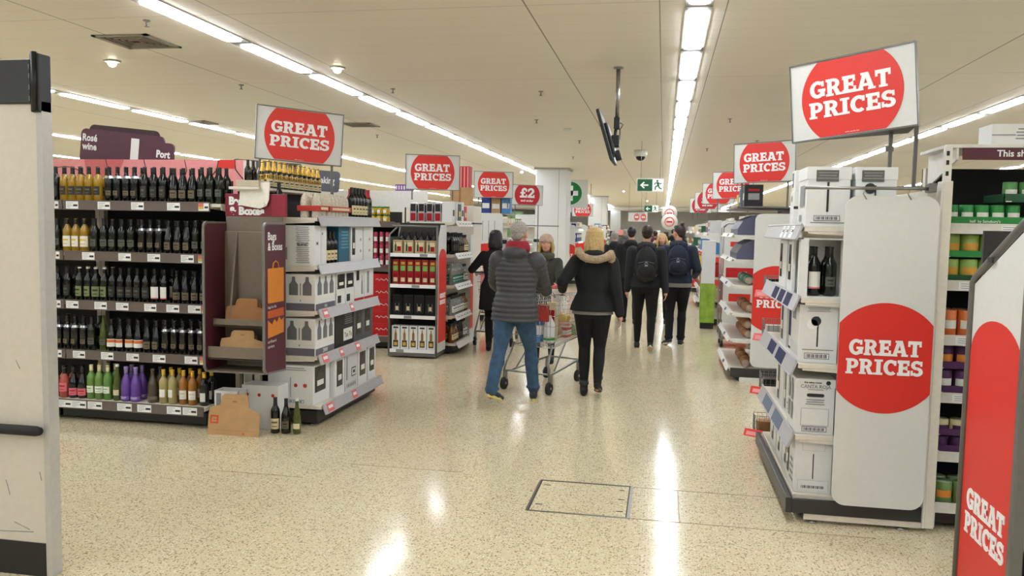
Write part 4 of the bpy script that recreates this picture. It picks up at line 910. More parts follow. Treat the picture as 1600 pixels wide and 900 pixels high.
for z, n, w, h, m_, deco, lab in LINES:
    c0 = None
    for i in range(n):
        x = .02 + (Wd - .04) * (i + .5) / n
        if c0 is None: c0 = carton('gift_box', lab, w * .95, .12, h, m_, front=deco, grp=lab.split(' on ')[0] + 'es'); o = c0
        else: o = copy_tree(c0)
        place(o, S2F, x, .10, z + .0005)
for i in range(6): put_bottle('darkA', S2F.pt(.08 + i * .085, .28, 1.3105), 'behind the tan gift boxes on the spirits stand', s=1.0)

# spirits end display next to it, facing the aisle
CS = Fr(-2.64, 10.32, PI / 2)
shelving('spirits_display', 'end display of spirit bottles facing the aisle behind the steel-framed stand', 'shelving', CS, .86, .68, [.50, .90, 1.30, 1.72], 1.9, deckz=.14, deckout=.03, rail='white', rake=.5, lip=.08,
         tickets=lambda k: [(.05 + .16 * i, .13, 'w') for i in range(5)] if k else [])
KB['clear1'] = ('squat', G_CLEAR, (C_BLK, .03), (L_WHITE, .04, .12, 2.2, INK), 'clear spirit bottle with white label')
KB['clear2'] = ('bordeaux', G_CLEAR, (SILVER, .03), (mat('teal_label', (30, 110, 96), .5), .03, .14, 2.2, L_WHITE), 'clear spirit bottle with teal label')
KB['whisky'] = ('squat', mat('whisky_glass', (128, 72, 24), .1, spec=.7, trans=.2), (C_BLK, .03), (L_CREAM, .04, .11, 2.2, INK), 'amber whisky bottle with cream label')
for z, kinds, wh in ((.14, ['whisky', 'darkC', 'clear1'], 'on the base of the spirits display'), (.50, ['clear1', 'clear1', 'whisky'], 'on the lower shelf of the spirits display'), (.90, ['clear2', 'clear2', 'clear1'], 'on the middle shelf of the spirits display'), (1.30, ['darkA', 'darkC', 'whisky'], 'on the upper shelf of the spirits display')):
    for i in range(8):
        for r in range(2):
            kk = kinds[i * len(kinds) // 8]; put_bottle(kk, CS.pt(.085 + i * .1, .06 + r * .11, z + .0005), wh, rz=PI / 2, s=1.12 if KB[kk][0] == 'squat' else 1.0)
for i, (w, h, m_, lab) in enumerate(((.15, .26, CARD, 'white bottle box near the front of the spirits display top shelf'), (.14, .27, CARD2, 'grey bottle box on the spirits display top shelf'), (.15, .24, BLACK, 'black bottle box on the spirits display top shelf'), (.14, .27, CARD, 'white bottle box beside the red one on the spirits display'), (.14, .22, RED2, 'red bottle box on the spirits display top shelf'))):
    o = carton('gift_box', lab, w * .95, .14, h, m_, front=[('rect', .2, .3, .8, .6, L_CREAM if m_ is not CARD else INK)]); place(o, CS, .1 + i * .165, .12, 1.7205)
for i in range(7):
    if i == 0: b0 = carton('gift_box', 'silver and black spirit box on the top shelf behind the red board legs', .085, .085, .24, SILVER, front=[('rect', .1, .5, .9, .9, INK)], left=[('rect', .1, .05, .9, .45, C_RED), ('rect', .1, .55, .9, .95, BLACK)], grp='silver spirit boxes'); o = b0
    else: o = copy_tree(b0)
    place(o, CS, .06, .24 + i * .06 + (.0) , 1.7205) if False else place(o, CS, .055, .24 + i * .0 , 1.7205)
    o.location = CS.pt(.055 + (i % 2) * .10, .24 + (i // 2) * .11, 1.7205)
o = MB().prism([(0, .12), (.18, .12), (.18, 1.6)] + [(.09 + .09 * cos(a * PI / 10), 1.6 + .08 * sin(a * PI / 10)) for a in range(1, 10)] + [(0, 1.6)], 0, .01, OFFW, 'x').build('poster_panel', loc=(-2.655, 11.22, 0.0))
tag(o, 'tall narrow white panel with red print at the far end of the spirits display', 'panel'); o.location.z = -.12
MB().prism([(0, .35), (.18, .35), (.18, 1.2)] + [(.09 + .09 * cos(a * PI / 10), 1.2 + .08 * sin(a * PI / 10)) for a in range(1, 10)] + [(0, 1.2)], .0101, .013, RED, 'x').build('red_print', o)

# ================================================================ beer and mixers run beside it
BR = Fr(-6.1, 10.62, 0)
shelving('beer_shelving', 'bay of red beer cartons, can packs and yellow jars behind the end display', 'shelving', BR, 2.55, .5, [1.10, 1.70], 1.85, deckz=.16, rail='taupe', plinth=DARK, tickets=lambda k: [(1.3 + .22 * i, .12, 'w') for i in range(5)] if k == 2 else [])
sc = mat('white_script', (240, 230, 228), .5)
def script(q, u, v, s):
    pts = [(u + s * (i * .11 - .5), -.003, v + s * .09 * sin(i * 2.4) * (1.3 if i == 0 else .8)) for i in range(10)]
    q.tube(pts, s * .022, sc, 4)
first = None
for r in range(5):
    for c in range(3):
        if first is None:
            first = tag(MB().box(-.2, .2, -.14, .14, 0, .168, RED2, b=.004).build('beer_carton'), 'red beer carton with white script in the stacked lower rows', 'carton', 'stacked red beer cartons')
            q = MB(); script(q, .04, .09, .22); q.v = [(a, b_ - .14, z) for a, b_, z in q.v]; q.build('script_print', first); index_children(first); o = first
        else: o = copy_tree(first)
        o.location = BR.pt(1.36 + c * .405 + (.18), .16, .1605 + r * .169)
CANM = mat('can_pink', (176, 60, 84), .3, metal=.3); 
c0 = None
for r in range(3):
    for i in range(10):
        if c0 is None:
            c0 = tag(MB().lathe([(.03, 0), (.033, .008), (.033, .14), (.027, .155)], CANM, 12).build('drink_can'), 'red and silver drink can in the stacked packs above the beer cartons', 'can', 'drink cans above the red cartons')
            MB().lathe([(.0335, .03), (.0335, .09)], L_WHITE, 8, a0=-PI * .75, a1=-PI * .25).build('label', c0); MB().lathe([(.0272, .155), (0, .156)], SILVER, 12).build('lid', c0); index_children(c0); o = c0
        else: o = copy_tree(c0)
        o.location = BR.pt(1.66 + i * .085, .08, 1.1005 + r * .1575)
j0 = None
for r in range(2):
    for i in range(12):
        for d in range(2):
            if r and i > 8 and False: continue
            if j0 is None:
                j0 = tag(MB().lathe([(.03, 0), (.034, .01), (.034, .07), (.026, .085), (.026, .09)], mat('yellow_jar', (206, 168, 40), .25), 12).build('jar'), 'yellow jar with green lid on the top shelf above the can packs', 'jar', 'yellow jars above the cans')
                MB().lathe([(.029, .088), (.029, .106), (0, .107)], mat('green_lid', (44, 120, 60), .4), 12).build('lid', j0); MB().lathe([(.0345, .02), (.0345, .06)], L_WHITE, 8, a0=-PI * .7, a1=-PI * .3).build('label', j0); index_children(j0); o = j0
            else: o = copy_tree(j0)
            o.location = BR.pt(1.42 + i * .088, .07 + d * .09, 1.7005 + r * .1075)
# white header wall and purple posy behind
t = empty('header_board', 'long plain white header board above the beer shelves', 'sign', (-5.6, 12.4, 0))
MB().box(0, 1.98, 0, .03, 1.78, 2.2, WHITE, b=.004).build('board', t); MB().box(.3, .34, .03, .07, 0, 2.1, CREAM).build('post', t); MB().box(1.6, 1.64, .03, .07, 0, 2.1, CREAM).build('post', t)
m = MB(); pm = mat('purple_print', (120, 60, 150), .5); m.box(-.15, .15, 0, .03, 0, .1, pm)
for k in range(7): m.box(-.14 + k * .042, -.12 + k * .042, -.002, 0, .02, .08, L_WHITE)
o = m.build('purple_ticket', loc=(-4.0, 12.41, 2.2)); tag(o, 'small purple label strip on top of the white header board', 'sign')
# brown box and striped red pack on the stand top
o = carton('carton', 'brown carton on top of the spirits run behind the red boards', .3, .2, .26, KRAFT, front=[('rect', .45, 0, .55, 1, KRAFT2)]); o.location = (-2.88, 11.6, 1.96)
t = empty('back_unit', 'pale tall shelf unit behind the spirits display', 'shelving', (-3.3, 11.45, 0)); MB().box(0, .64, .0, .5, 0, 1.96, CREAM, b=.01).build('body', t); MB().box(-.01, .65, -.01, .51, 1.70, 1.72, DARK).build('edge', t)
m = MB(); m.box(-.12, .12, 0, .18, 0, .30, RED2)
for k in range(5): m.box(-.11 + k * .05, -.09 + k * .05, -.002, 0, .0, .29, PINKB)
o = m.build('striped_pack', loc=(-2.87, 11.51, 2.2205)); tag(o, 'red and pink striped pack on top of the brown carton', 'pack')

# ================================================================ right-hand end displays
def hung_panel(name, label, x0, x1, y, z0, z1, cz, R_, bar=True, ts=1.0):
    t = empty(name, label, 'sign', (x0, y, 0)); w = x1 - x0
    MB().prism(rr(0, w, z0, z1, .075, 7), 0, .006, OFFW, 'y').build('board', t)
    pts = []; am = math.acos(min(1, (w / 2) / R_))
    for k in range(31): a = am + (PI - 2 * am) * k / 30; pts.append((w / 2 + R_ * cos(a), cz + R_ * sin(a)))
    for k in range(31): a = PI + am + (PI - 2 * am) * k / 30; pts.append((w / 2 + R_ * cos(a), cz + R_ * sin(a)))
    MB().prism(pts, -.002, -.0002, RED, 'y').build('red_disc', t)
    l = MB(); slab(l, 'GREAT', w / 2, cz + .015, .088 * ts, TICKET, -.002, wide=.98); slab(l, 'PRICES', w / 2, cz - .092 * ts, .086 * ts, TICKET, -.002, wide=1.02); l.build('lettering', t)
    if bar:
        b = MB(); b.tube([(-.22, -.015, z1 + .04), (w - .05, -.015, z1 + .04)], .009, STEEL); b.box(w - .07, w - .03, -.03, .05, z1 + .02, z1 + .07, GREYM, b=.004); b.build('hanging_bar', t)
        for hx in (.1, w - .16): MB().tube([(hx, -.01, z1 + .035), (hx - .01, -.006, z1 + .01), (hx + .01, -.003, z1 - .02)], .003, STEEL, 5).build('hook', t)
    return t
hung_panel('hanging_sign', 'tall white hanging sign with a big red GREAT PRICES disc beside wine cartons', .985, 1.475, 4.84, .135, 1.885, .985, .31)
CR = Fr(.785, 6.46, -PI / 2)
def tk_r(k):
    return {4: [(.55 + .28, .1, 'w'), (1.0, .1, 'w'), (1.2, .12, 'w')], 3: [(.55, .2, 'n'), (.83, .2, 'n'), (1.11, .2, 'n')], 2: [(.45, .28, 'n'), (.85, .30, 'n')], 1: [(.3, .35, 's'), (.8, .35, 's')], 0: []}[k]
CRD = shelving('end_display', 'end display of white wine cartons behind the big hanging panel', 'shelving', CR, 1.52, .72, [.50, .92, 1.30, 1.71], 1.93, deckz=.15, deckout=-.0, rail='clear', rake=.35, lip=.095, tickets=tk_r, body=CREAM, backm=CREAM, nolip=(0,), plinth=BLACK)
t = empty('display_base', 'dark edged base rail with white kick plate under the near end display', 'base', (.78, 4.90, 0))
MB().box(.0, .72, -.02, .0, .055, .14, mat('charcoal_edge', (50, 50, 50), .4), b=.004).build('end_rail', t); MB().box(-.035, -.0, -.02, 1.56, .055, .145, mat('charcoal_edge', (50, 50, 50), .4), b=.006).build('side_rail', t)
MB().box(.07, .71, -.012, .005, -.0 + .02, .054, CREAM).build('kick_plate', t)
for x in (.12, .6): MB().lathe([(.03, 0), (.03, .005), (.01, .01), (.01, .03)], STEEL, 12, c=(x, .01, 0)).build('foot', t)
adopt(t, CRD)
t = empty('end_post', 'cream metal upright between the hanging panel and the tinned food shelves', 'post', (1.49, 4.86, 0))
MB().box(0, .05, 0, .10, .03, 1.97, CREAM, b=.003).build('upright', t); MB().box(-.01, .0, 0.0, .1, .03, 1.95, WHITE).build('edge', t)
m = MB(); m.box(.01, .05, .04, .06, 1.97, 2.16, WHITE)
for z in (2.0, 2.06, 2.11): m.box(.02, .035, .038, .04, z, z + .025, BLACK)
m.build('slotted_strip', t)
adopt(t, CRD)
def cr(o, x, y, z): return place(o, CR, x, y, z + .0006)
WB = lambda extra=(): [('rect', .49, .1, .51, .78, INK), ('code', .2, .07, .82, .16), ('lines', .1, .19, .9, .24, 1, GREYINK)] + list(extra)
# local x runs to the camera: its near side is +x (right face); the front face looks onto the aisle
def wcart(lab, w, d, h, x, y, z, near, frontd=None, m_=CARD, **k):
    return cr(carton('wine_carton', lab, w, d, h, m_, front=frontd or window(.15, .2, .5, .9), right=near, **k), x, y, z)
wcart('white wine carton with dark printed square, under the biggest red board', .30, .235, .34, 1.33, .135, 1.71, [('rect', .2, .76, .72, .95, mat('olive_print', (96, 96, 84), .5)), ('lines', .24, .78, .7, .92, 3, GREYINK), ('rect', .46, .25, .51, .75, INK), ('code', .18, .10, .78, .19), ('lines', .1, .04, .9, .08, 1, GREYINK)],
      [('rect', .3, .35, .8, .7, GREYINK), ('rect', .25, .1, .5, .2, GREYINK)], lid=.07)
wcart('white wine carton with dark printed square and black tear hole, nearer the post', .30, .22, .34, 1.33, .39, 1.71, [('rect', .14, .76, .68, .95, mat('olive_print', (96, 96, 84), .5)), ('lines', .18, .78, .66, .92, 3, GREYINK), ('dot', .35, .65, .03, INK), ('rect', .46, .25, .50, .7, INK)], lid=.07)
wcart('narrow white carton with black band farther along the top shelf', .15, .16, .22, .98, .09, 1.71, [('rect', 0, .5, 1, .58, INK), ('code', .3, .1, .8, .3)], [('dot', .5, .8, .02, GREYINK)])
wcart('small white carton stacked on the narrow one with the black band', .14, .15, .13, .98, .09, 1.931, [('rect', .3, .2, .9, .8, GREYINK)])
wcart('dark carton behind the narrow white one on the top shelf', .16, .16, .30, .78, .22, 1.71, [('rect', .1, .1, .9, .4, GREYINK)], m_=BLACK)
# open-sided bottle case on the second shelf
t = empty('bottle_case', 'open-sided white case showing black bottles on the shelf under the top', 'box', CR.pt(1.33, .13, 1.3006), -PI / 2)
m = MB(); m.box(-.16, .16, -.12, .12, 0, .008, CARD); m.box(-.16, .16, -.12, .12, .335, .345, CARD)
for a, b_ in ((-.16, -.155), (.155, .16)):
    if a < 0: m.box(a, b_, -.12, .12, .008, .335, CARD)
for a in (-.12, .10): m.box(.10, .16, a, a + .03 if a < 0 else .12, .008, .335, CARD)
m.box(-.16, -.1, -.12, -.136, .008, .335, CARD).box(.1, .16, -.12, -.136, .008, .335, CARD); m.build('case', t)
for i in range(2):
    for k in range(2): put_bottle('whiteP' if (i, k) == (0, 0) else 'darkB', CR.pt(1.425 - k * .1, .085 + i * .088, 1.3095), ('in the open-sided case', 'in the open-sided case')[0] + (' showing its label' if (i, k) == (0, 0) else ' '), rz=0, grp='bottles in the open case')
for k, x in enumerate((1.40, 1.30)):
    put_bottle('darkA', CR.pt(x, .36, 1.3006), 'loose behind the open-sided case', rz=0)
wcart('tall white carton with window slots along the second shelf of the near display', .34, .26, .33, .95, .16, 1.30, [('rect', .1, .1, .3, .9, GREYINK)], window(.1, .2, .4, .9) + window(.6, .2, .9, .9))
wcart('white carton at the far end of the second shelf of the near display', .34, .26, .33, .55, .16, 1.30, [('rect', .1, .1, .3, .9, GREYINK)], window(.1, .2, .4, .9))
wcart('white wine carton with torn black opening on the middle shelf of the near display', .30, .215, .34, 1.33, .115, .92, [('lines', .2, .87, .8, .95, 3, GREYINK), ('rect', .46, .28, .50, .80, INK), ('dot', .43, .72, .028, INK), ('dot', .34, .66, .03, TICKET), ('lines', .1, .2, .9, .24, 1, GREYINK), ('code', .16, .07, .8, .17)], [('rect', .2, .7, .6, .9, GREYINK), ('rect', .05, .1, .95, .3, CARD2)])
wcart('carton with navy blue face along the middle shelf of the near display', .22, .26, .33, 1.03, .16, .92, [('rect', .0, .0, 1, 1, CARD2)], [('rect', .1, .05, .9, .95, NAVYT), ('rect', .2, .1, .8, .3, L_WHITE, .001)])
wcart('white carton with dark window at the middle shelf far end', .28, .26, .33, .70, .16, .92, [('rect', .1, .1, .3, .9, GREYINK)], window(.15, .1, .45, .95))
wcart('white carton headed CANTA ROJA with a black hand hole', .30, .215, .325, 1.33, .115, .50, [('text', 'the wine room', .42, .925, .016, INK), ('dot', .82, .94, .013, INK), ('text', 'CANTA ROJA', .5, .84, .028, GREYINK), ('lines', .3, .79, .7, .82, 1, GREYINK), ('rect', .32, .68, .68, .74, INK), ('dot', .32, .71, .0098, INK), ('dot', .68, .71, .0098, INK), ('lines', .25, .52, .75, .64, 3, GREYINK), ('rect', .14, .16, .86, .47, GREYINK), ('rect', .15, .165, .85, .465, CARD, .001), ('lines', .25, .22, .75, .44, 5, GREYINK), ('code', .18, .05, .82, .14)],
      [('rect', .15, .55, .35, .95, GREYINK), ('rect', .5, .55, .7, .95, GREYINK), ('rect', .15, .2, .35, .5, GREYINK), ('rect', .5, .2, .7, .5, GREYINK)], lid=.05)
wcart('white carton with slot windows beside the CANTA ROJA carton', .30, .28, .31, 1.0, .17, .50, [('rect', .3, .3, .6, .5, GREYINK)], window(.1, .1, .3, .95) + [('rect', .55, .15, .75, .3, INK), ('rect', .58, .18, .72, .27, CARD, .002)])
wcart('white carton at the far end of the low shelf on the near display', .34, .28, .31, .64, .17, .50, [('rect', .3, .3, .6, .5, GREYINK)], window(.2, .1, .5, .95))
wcart('plain white wine carton with barcode standing on the near display base', .30, .21, .315, 1.33, .12, .15, [('rect', .2, .8, .8, .97, GREYINK), ('rect', .205, .803, .795, .967, CARD, .001), ('lines', .28, .84, .72, .94, 3, GREYINK), ('rect', .485, .27, .51, .74, INK), ('rect', .1, .05, .92, .24, GREYINK), ('rect', .105, .052, .915, .237, CARD, .001), ('code', .16, .07, .86, .16)], window(.1, .2, .35, .95) + [('lines', .5, .1, .9, .6, 4, GREYINK)], lid=.04)
wcart('white carton with tall black window, second on the near display base', .26, .26, .315, 1.03, .16, .15, [('rect', 0, 0, 1, 1, CARD)], window(.3, .15, .6, .95))
wcart('white carton with tall black window, third on the near display base', .26, .26, .315, .74, .16, .15, [('rect', 0, 0, 1, 1, CARD)], window(.3, .15, .6, .95))
wcart('white carton with tall black window, farthest on the near display base', .30, .26, .315, .42, .16, .15, [('rect', 0, 0, 1, 1, CARD)], window(.3, .15, .6, .95))
# clip-on wire baskets
for k, (z, X_, Y_, lab) in enumerate(((1.20, .795, 6.62, 'topmost wire basket with a pink price card, clipped past the near display'), (.86, .795, 6.62, 'second wire basket down with pink price card past the near display'), (.44, .79, 6.62, 'third wire basket down with red price card past the near display'), (.10, .755, 6.62, 'lowest wire basket with red price card past the near display'))):
    t = empty('wire_basket', lab, 'basket', (X_, Y_, z)); m = MB(); hb = .13
    for zz in (0, hb): m.tube([(0, 0, zz), (.17, 0, zz), (.17, .14, zz), (0, .14, zz)], .0025, GREYM, 5, closed=True)
    for i in range(6): m.tube([(.034 * i, 0, hb), (.034 * i, 0, 0), (.034 * i, .14, 0), (.034 * i, .14, hb)], .0018, GREYM, 4)
    for i in range(5): m.tube([(0, .028 * (i + 1), hb), (0, .028 * (i + 1), 0), (.17, .028 * (i + 1), 0), (.17, .028 * (i + 1), hb)], .0018, GREYM, 4)
    for zz in (.043, .086): m.tube([(0, 0, zz), (.17, 0, zz), (.17, .14, zz), (0, .14, zz)], .0015, GREYM, 4, closed=True)
    m.build('cage', t)
    MB().box(.02, .15, .02, .12, .004, .085 if k else .11, (BLACK, CARD2, BLACK, KRAFT2)[k], b=.004).build('contents', t)
    Xc = Matrix.Translation((-.01, -.0, 0)) @ Matrix.Rotation(-.5, 4, 'Z') @ Matrix.Rotation(-.5, 4, 'X'); m = MB(); m.box(-.07, .07, -.012, -.006, -.04, .02, PINKT if k < 2 else RED, X=Xc); m.box(-.05, .05, -.014, -.012, -.03, 0, PINKB, X=Xc); m.build('price_card', t)
    MB().box(.165, .175, .05, .09, .0, hb, GREYM).build('clip', t)
t = empty('basket_rail', 'thin metal upright carrying the clip-on wire baskets', 'rail', (1.032, 6.69, 0)); MB().box(-.015, .01, 0, .04, .0, 1.5, GREYM).build('rail', t); MB().box(-.05, .1, -.05, .09, 0, .01, GREYM).build('foot', t)
adopt(t, CRD)

# ---------------------------------------------------------------- second right display: bread
hung_panel('hanging_sign', 'white hanging sign with red GREAT PRICES disc beside the bread shelves', .985, 1.48, 9.38, .17, 1.87, .93, .37, bar=False, ts=1.0)
C2 = Fr(.77, 11.0, -PI / 2)
BRD = shelving('bread_display', 'white end display holding bagged bread and grey-blue trays, second along the aisle', 'shelving', C2, 1.55, .72, [.47, .76, 1.07, 1.36, 1.63], 1.93, deckz=.14, deckout=.0, rail='white', rake=.6, lip=.05, tickets=lambda k: [(.9, .16, 's')], body=WHITE, backm=mat('pinkish_board', (212, 196, 186), .5), plinth=mat('charcoal_edge', (50, 50, 50), .4))
t = empty('display_base', 'dark base rail with white kick plate under the bread display', 'base', (.78, 9.39, 0)); MB().box(0, .72, 0, .02, .05, .15, mat('charcoal_edge', (50, 50, 50), .4)).build('end_rail', t); MB().box(.1, .7, -.005, .01, 0, .05, WHITE).build('kick_plate', t)
adopt(t, BRD)
SB = mat('slate_blue_tray', (88, 88, 112), .4)
for i, (z, lab) in enumerate(((1.63, 'grey-blue curved plastic tray on the top bread shelf'), (1.36, 'grey-blue curved plastic tray on the second bread shelf'))):
    for kx, x in enumerate((1.30, .82)):
        m = MB(); hh = .22; m.prism([(-.22, 0), (.22, 0), (.22, hh), (-.05, hh), (-.16, hh * .75), (-.22, hh * .3)], -.25, .22, SB, 'x', X=Matrix.Rotation(0, 4, 'Z')); 
        o = m.build('plastic_tray'); tag(o, lab + (', nearer one', ', farther one')[kx], 'tray'); place(o, C2, x, .26, z + .0006)
        q = MB(); q.tube([(-.25, -.05, hh), (.22, -.05, hh)], .008, CARD2, 6); q.build('rim', o)
BREAD = mat('bread_crust', (150, 100, 58), .6, var=.25, scale=20, bump=.3); BAG = mat('bread_bag', (206, 180, 160), .15, spec=.8, trans=.3)
def loaf(label, x, y, z, rz, s=1.0, mm=BREAD):
    m = MB(); m.ball((0, 0, .05), (.13, .065, .055), mm); m.ball((.03, .0, .06), (.09, .062, .052), mm); m.ball((-.05, 0, .06), (.07, .06, .05), mm); o = m.build('bread_loaf'); tag(o, label, 'bread')
    q = MB(); q.lathe([(.02, 0), (.03, .03), (.045, .06), (.02, .065)], BAG, 10, X=Matrix.Translation((.12, 0, .05)) @ Matrix.Rotation(PI / 2, 4, 'Y')); q.build('bag_end', o)
    place(o, C2, x, y, z + .001, rz); o.scale = (s, s, s)
for z, nm, rows in ((1.07, 'green-wrapped loaf on the middle bread shelf', 1), (.76, 'bagged brown loaf on the third bread shelf', 1), (.47, 'bagged loaf in the stack on the lower bread shelf', 2), (.14, 'dark bagged loaf on the bread display base', 1)):
    for i in range(3):
        for r in range(rows):
            loaf(nm + (' nearest the white panel', ' in the middle', ' at the far end')[i] + (', upper one' if r else ''), 1.32 - i * .34, .2, z + r * .108, random.uniform(-.1, .1), 1.0, mat('green_wrap', (92, 120, 96), .4, var=.3) if z == 1.07 else BREAD)
for i, (x, y, w, h, m_, lab) in enumerate(((1.4, .2, .2, .24, BLACK, 'black box standing on top of the bread display'), (1.15, .2, .2, .22, CARD, 'white box standing on top of the bread display'), (.9, .2, .2, .2, mat('blue_pack', (34, 56, 130), .5), 'blue pack standing on top of the bread display'), (.6, .2, .22, .16, YELLOW, 'yellow pack on top of the bread display'))):
    o = carton('carton', lab, w, .2, h, m_, front=[('rect', .2, .3, .8, .6, L_WHITE)], right=[('rect', .2, .3, .8, .6, GREYINK), ('rect', .2, .7, .8, .8, C_RED)]); place(o, C2, x, y, 1.9506)
t = empty('top_shelf', 'steel-edged top shelf over the bread display', 'shelf', C2.pt(0, 0, 1.93), -PI / 2); MB().box(.0, 1.55, .02, .72, .0, .02, GREYM, b=.003).build('shelf', t)
adopt(t, BRD)

# ---------------------------------------------------------------- tinned food run on the right, facing the camera
TR = Fr(1.56, 5.0, 0)
def tk_t(k): return [(.08, .14, 'w'), (.55, .14, 'w'), (1.0, .14, 'w')] if k in (2, 3, 4) else [(.28, .12, 'w'), (.8, .12, 'w')]
TRD = shelving('tinned_food_shelving', 'bay of tinned food with green and purple trays behind the near red frame', 'shelving', TR, 1.35, .5, [.43, .77, 1.10, 1.41, 1.73], 2.08, deckz=.15, deckout=.06, rail='white', tickets=tk_t, backm=BROWNB, lip=.055)
t = empty('header_board', 'maroon header strip reading This shelf is, above the tinned food', 'sign', (1.60, 4.92, 2.12))
MB().box(0, 1.2, 0, .012, -.03, .035, MAROON).build('board', t); m = MB(); font(m, 'This shelf is for', .17, -.012, .05, TICKET, -.001, .001, 'l'); m.build('lettering', t)
m = MB(); m.prism([(0, -.03), (0, .05), (-.02, .05), (-.14, -.02), (-.14, -.06)], 0, .012, CREAM, 'y') if False else m.box(-.08, 1.2, .012, .5, .035, .055, WHITE, b=.003); m.build('canopy', t)
MB().prism([(.012, -.03), (.012, .035), (.5, .035), (.5, -.16)], -.03, -.018, WHITE, 'x').build('bracket', t)
adopt(t, TRD)
for i, (x, lab) in enumerate(((.22, 'flat white box on the canopy above the tinned food'),)):
    o = carton('carton', lab, .24, .2, .115, CARD, front=[('lines', .5, .2, .95, .8, 4, GREYINK), ('rect', .0, .45, .5, .5, GREYINK)]); o.location = (1.88, 5.08, 2.176)
def can(name, label, r, h, lm, lid, grp=None, stripe=None):
    o = MB().lathe([(r * .94, 0), (r, .004), (r, h - .004), (r * .94, h)], lm, 16).build(name); tag(o, label, 'tin', grp)
    MB().lathe([(r * .94, h), (r * .9, h - .003), (0, h - .003)], lid, 16).build('lid', o)
    if stripe: MB().lathe([(r + .0006, h * .3), (r + .0006, h * .62)], stripe, 12, a0=-PI * .8, a1=-PI * .2).build('label_band', o)
    index_children(o); return o
def canrow(kind, n, x0, dx, y, z, rows=1, proto={}):
    r, h, lm, st, lab = kind
    for i in range(n):
        for d in range(rows):
            if lab not in proto: proto[lab] = can('food_tin', lab, r, h, lm, SILVER, lab.split(' in ')[0].split(' on ')[0] + 's', st); o = proto[lab]
            else: o = copy_tree(proto[lab])
            place(o, TR, x0 + i * dx, y + d * dx, z + .0006)
def tray(label, x, w, z, h, m_, txt=None):
    t = empty('shelf_tray', label, 'tray', TR.pt(x, .03, z)); m = MB()
    m.box(0, w, 0, .004, 0, h, m_).box(0, .004, 0, .3, 0, h, m_).box(w - .004, w, 0, .3, 0, h, m_).box(0, w, 0, .3, 0, .004, m_); m.build('tray_wall', t)
    q = MB()
    if txt: font(q, txt, w / 2, h * .35, h * .42, L_WHITE, -.001, .0004)
    q.box(.01, .04, -.0012, 0, h * .1, h * .2, L_WHITE); q.build('lettering', t)
# top: peas boxes in bright green tray
tray('bright green shelf tray on the top tinned food shelf', .0, .42, 1.732, .05, GREENP, "half  by Sainsbury's"); tray('dark green shelf tray beside the bright green one', .43, .42, 1.732, .06, DGREEN, 'half  by')
for i, m_ in enumerate((GREENP, L_WHITE, DGREEN, L_WHITE)):
    pass
canrow((.037, .11, GREENP, L_WHITE, 'green tin with white band in the bright green tray'), 5, .045, .08, .08, 1.738)
canrow((.037, .11, DGREEN, mat('red_veg', (176, 60, 40), .5), 'dark green tin with red picture in the dark green tray'), 5, .475, .08, .08, 1.738)
tray('dark green tray stacked higher on the tinned food shelf', .30, .55, 1.862, .05, DGREEN, 'half  by'); canrow((.037, .11, mat('green_tin', (88, 150, 80), .4), L_WHITE, 'light green tin in the stacked dark green tray'), 6, .345, .085, .08, 1.868)
# second
for r in range(2):
    tray(('lower green tray of fruit tins on the second tinned shelf', 'upper green tray of fruit tins stacked on the lower one')[r], .0, .5, 1.412 + r * .138, .04, GREENP if r else DGREEN, 'half')
    canrow((.048, .125, mat('lime_label', (150, 180, 92), .45), mat('fruit_band', (214, 160, 60), .5), ('lime green fruit tin in the lower green tray', 'lime green fruit tin in the upper green tray')[r]), 5, .055, .1, .09, 1.417 + r * .138)
    canrow((.048, .125, L_WHITE, mat('fruit_band', (214, 160, 60), .5), ('white fruit tin beside the lower green tray', 'white fruit tin above the lower ones')[r]), 3, .60, .1, .09, 1.412 + r * .1255)
# third: orange tins
canrow((.047, .15, mat('orange_tin', (222, 120, 62), .4), L_WHITE, 'orange tin with a white band on the middle tinned shelf'), 8, .06, .1, .08, 1.10, 2)
# fourth: purple packs
for r in range(2):
    tray(('lower purple tray of fruit tins on the shelf below the orange tins', 'upper purple tray of fruit tins below the orange tins')[r], .0, .6, .772 + r * .14, .045, PURPLE, 'fruit  in juice')
    canrow((.048, .128, PURPLE, mat('orange_fruit', (226, 140, 50), .5) if r else L_WHITE, ('purple fruit tin with white band in the lower purple tray', 'purple fruit tin with orange picture in the upper purple tray')[r]), 6, .055, .1, .09, .777 + r * .14)
# fifth
for r in range(2):
    tray(('lower plum tray of flat tins near the base shelf', 'upper plum tray of flat tins near the base shelf')[r], .0, .6, .432 + r * .095, .04, PURPLE, 'fruit  by')
    canrow((.045, .085, L_CREAM if r else PURPLE, PURPLE, ('flat purple tin in the lower plum tray', 'flat cream tin in the upper plum tray')[r]), 6, .055, .098, .09, .437 + r * .095)
# base
canrow((.048, .125, mat('pea_tin', (110, 140, 84), .4), mat('orange_fruit', (226, 140, 50), .5), 'green tin with fruit picture on the lowest tinned shelf'), 7, .06, .105, .0, .15, 2)
t = empty('slotted_end', 'white slotted end plate at the foot of the tinned food shelves', 'end plate', (1.565, 4.925, 0)); m = MB(); m.box(-.008, 0, 0, .5, .02, .16, WHITE)
for z in (.06, .09, .12): m.box(-.010, -.008, .02, .03, z, z + .018, BLACK)
m.build('plate', t)
adopt(t, TRD)

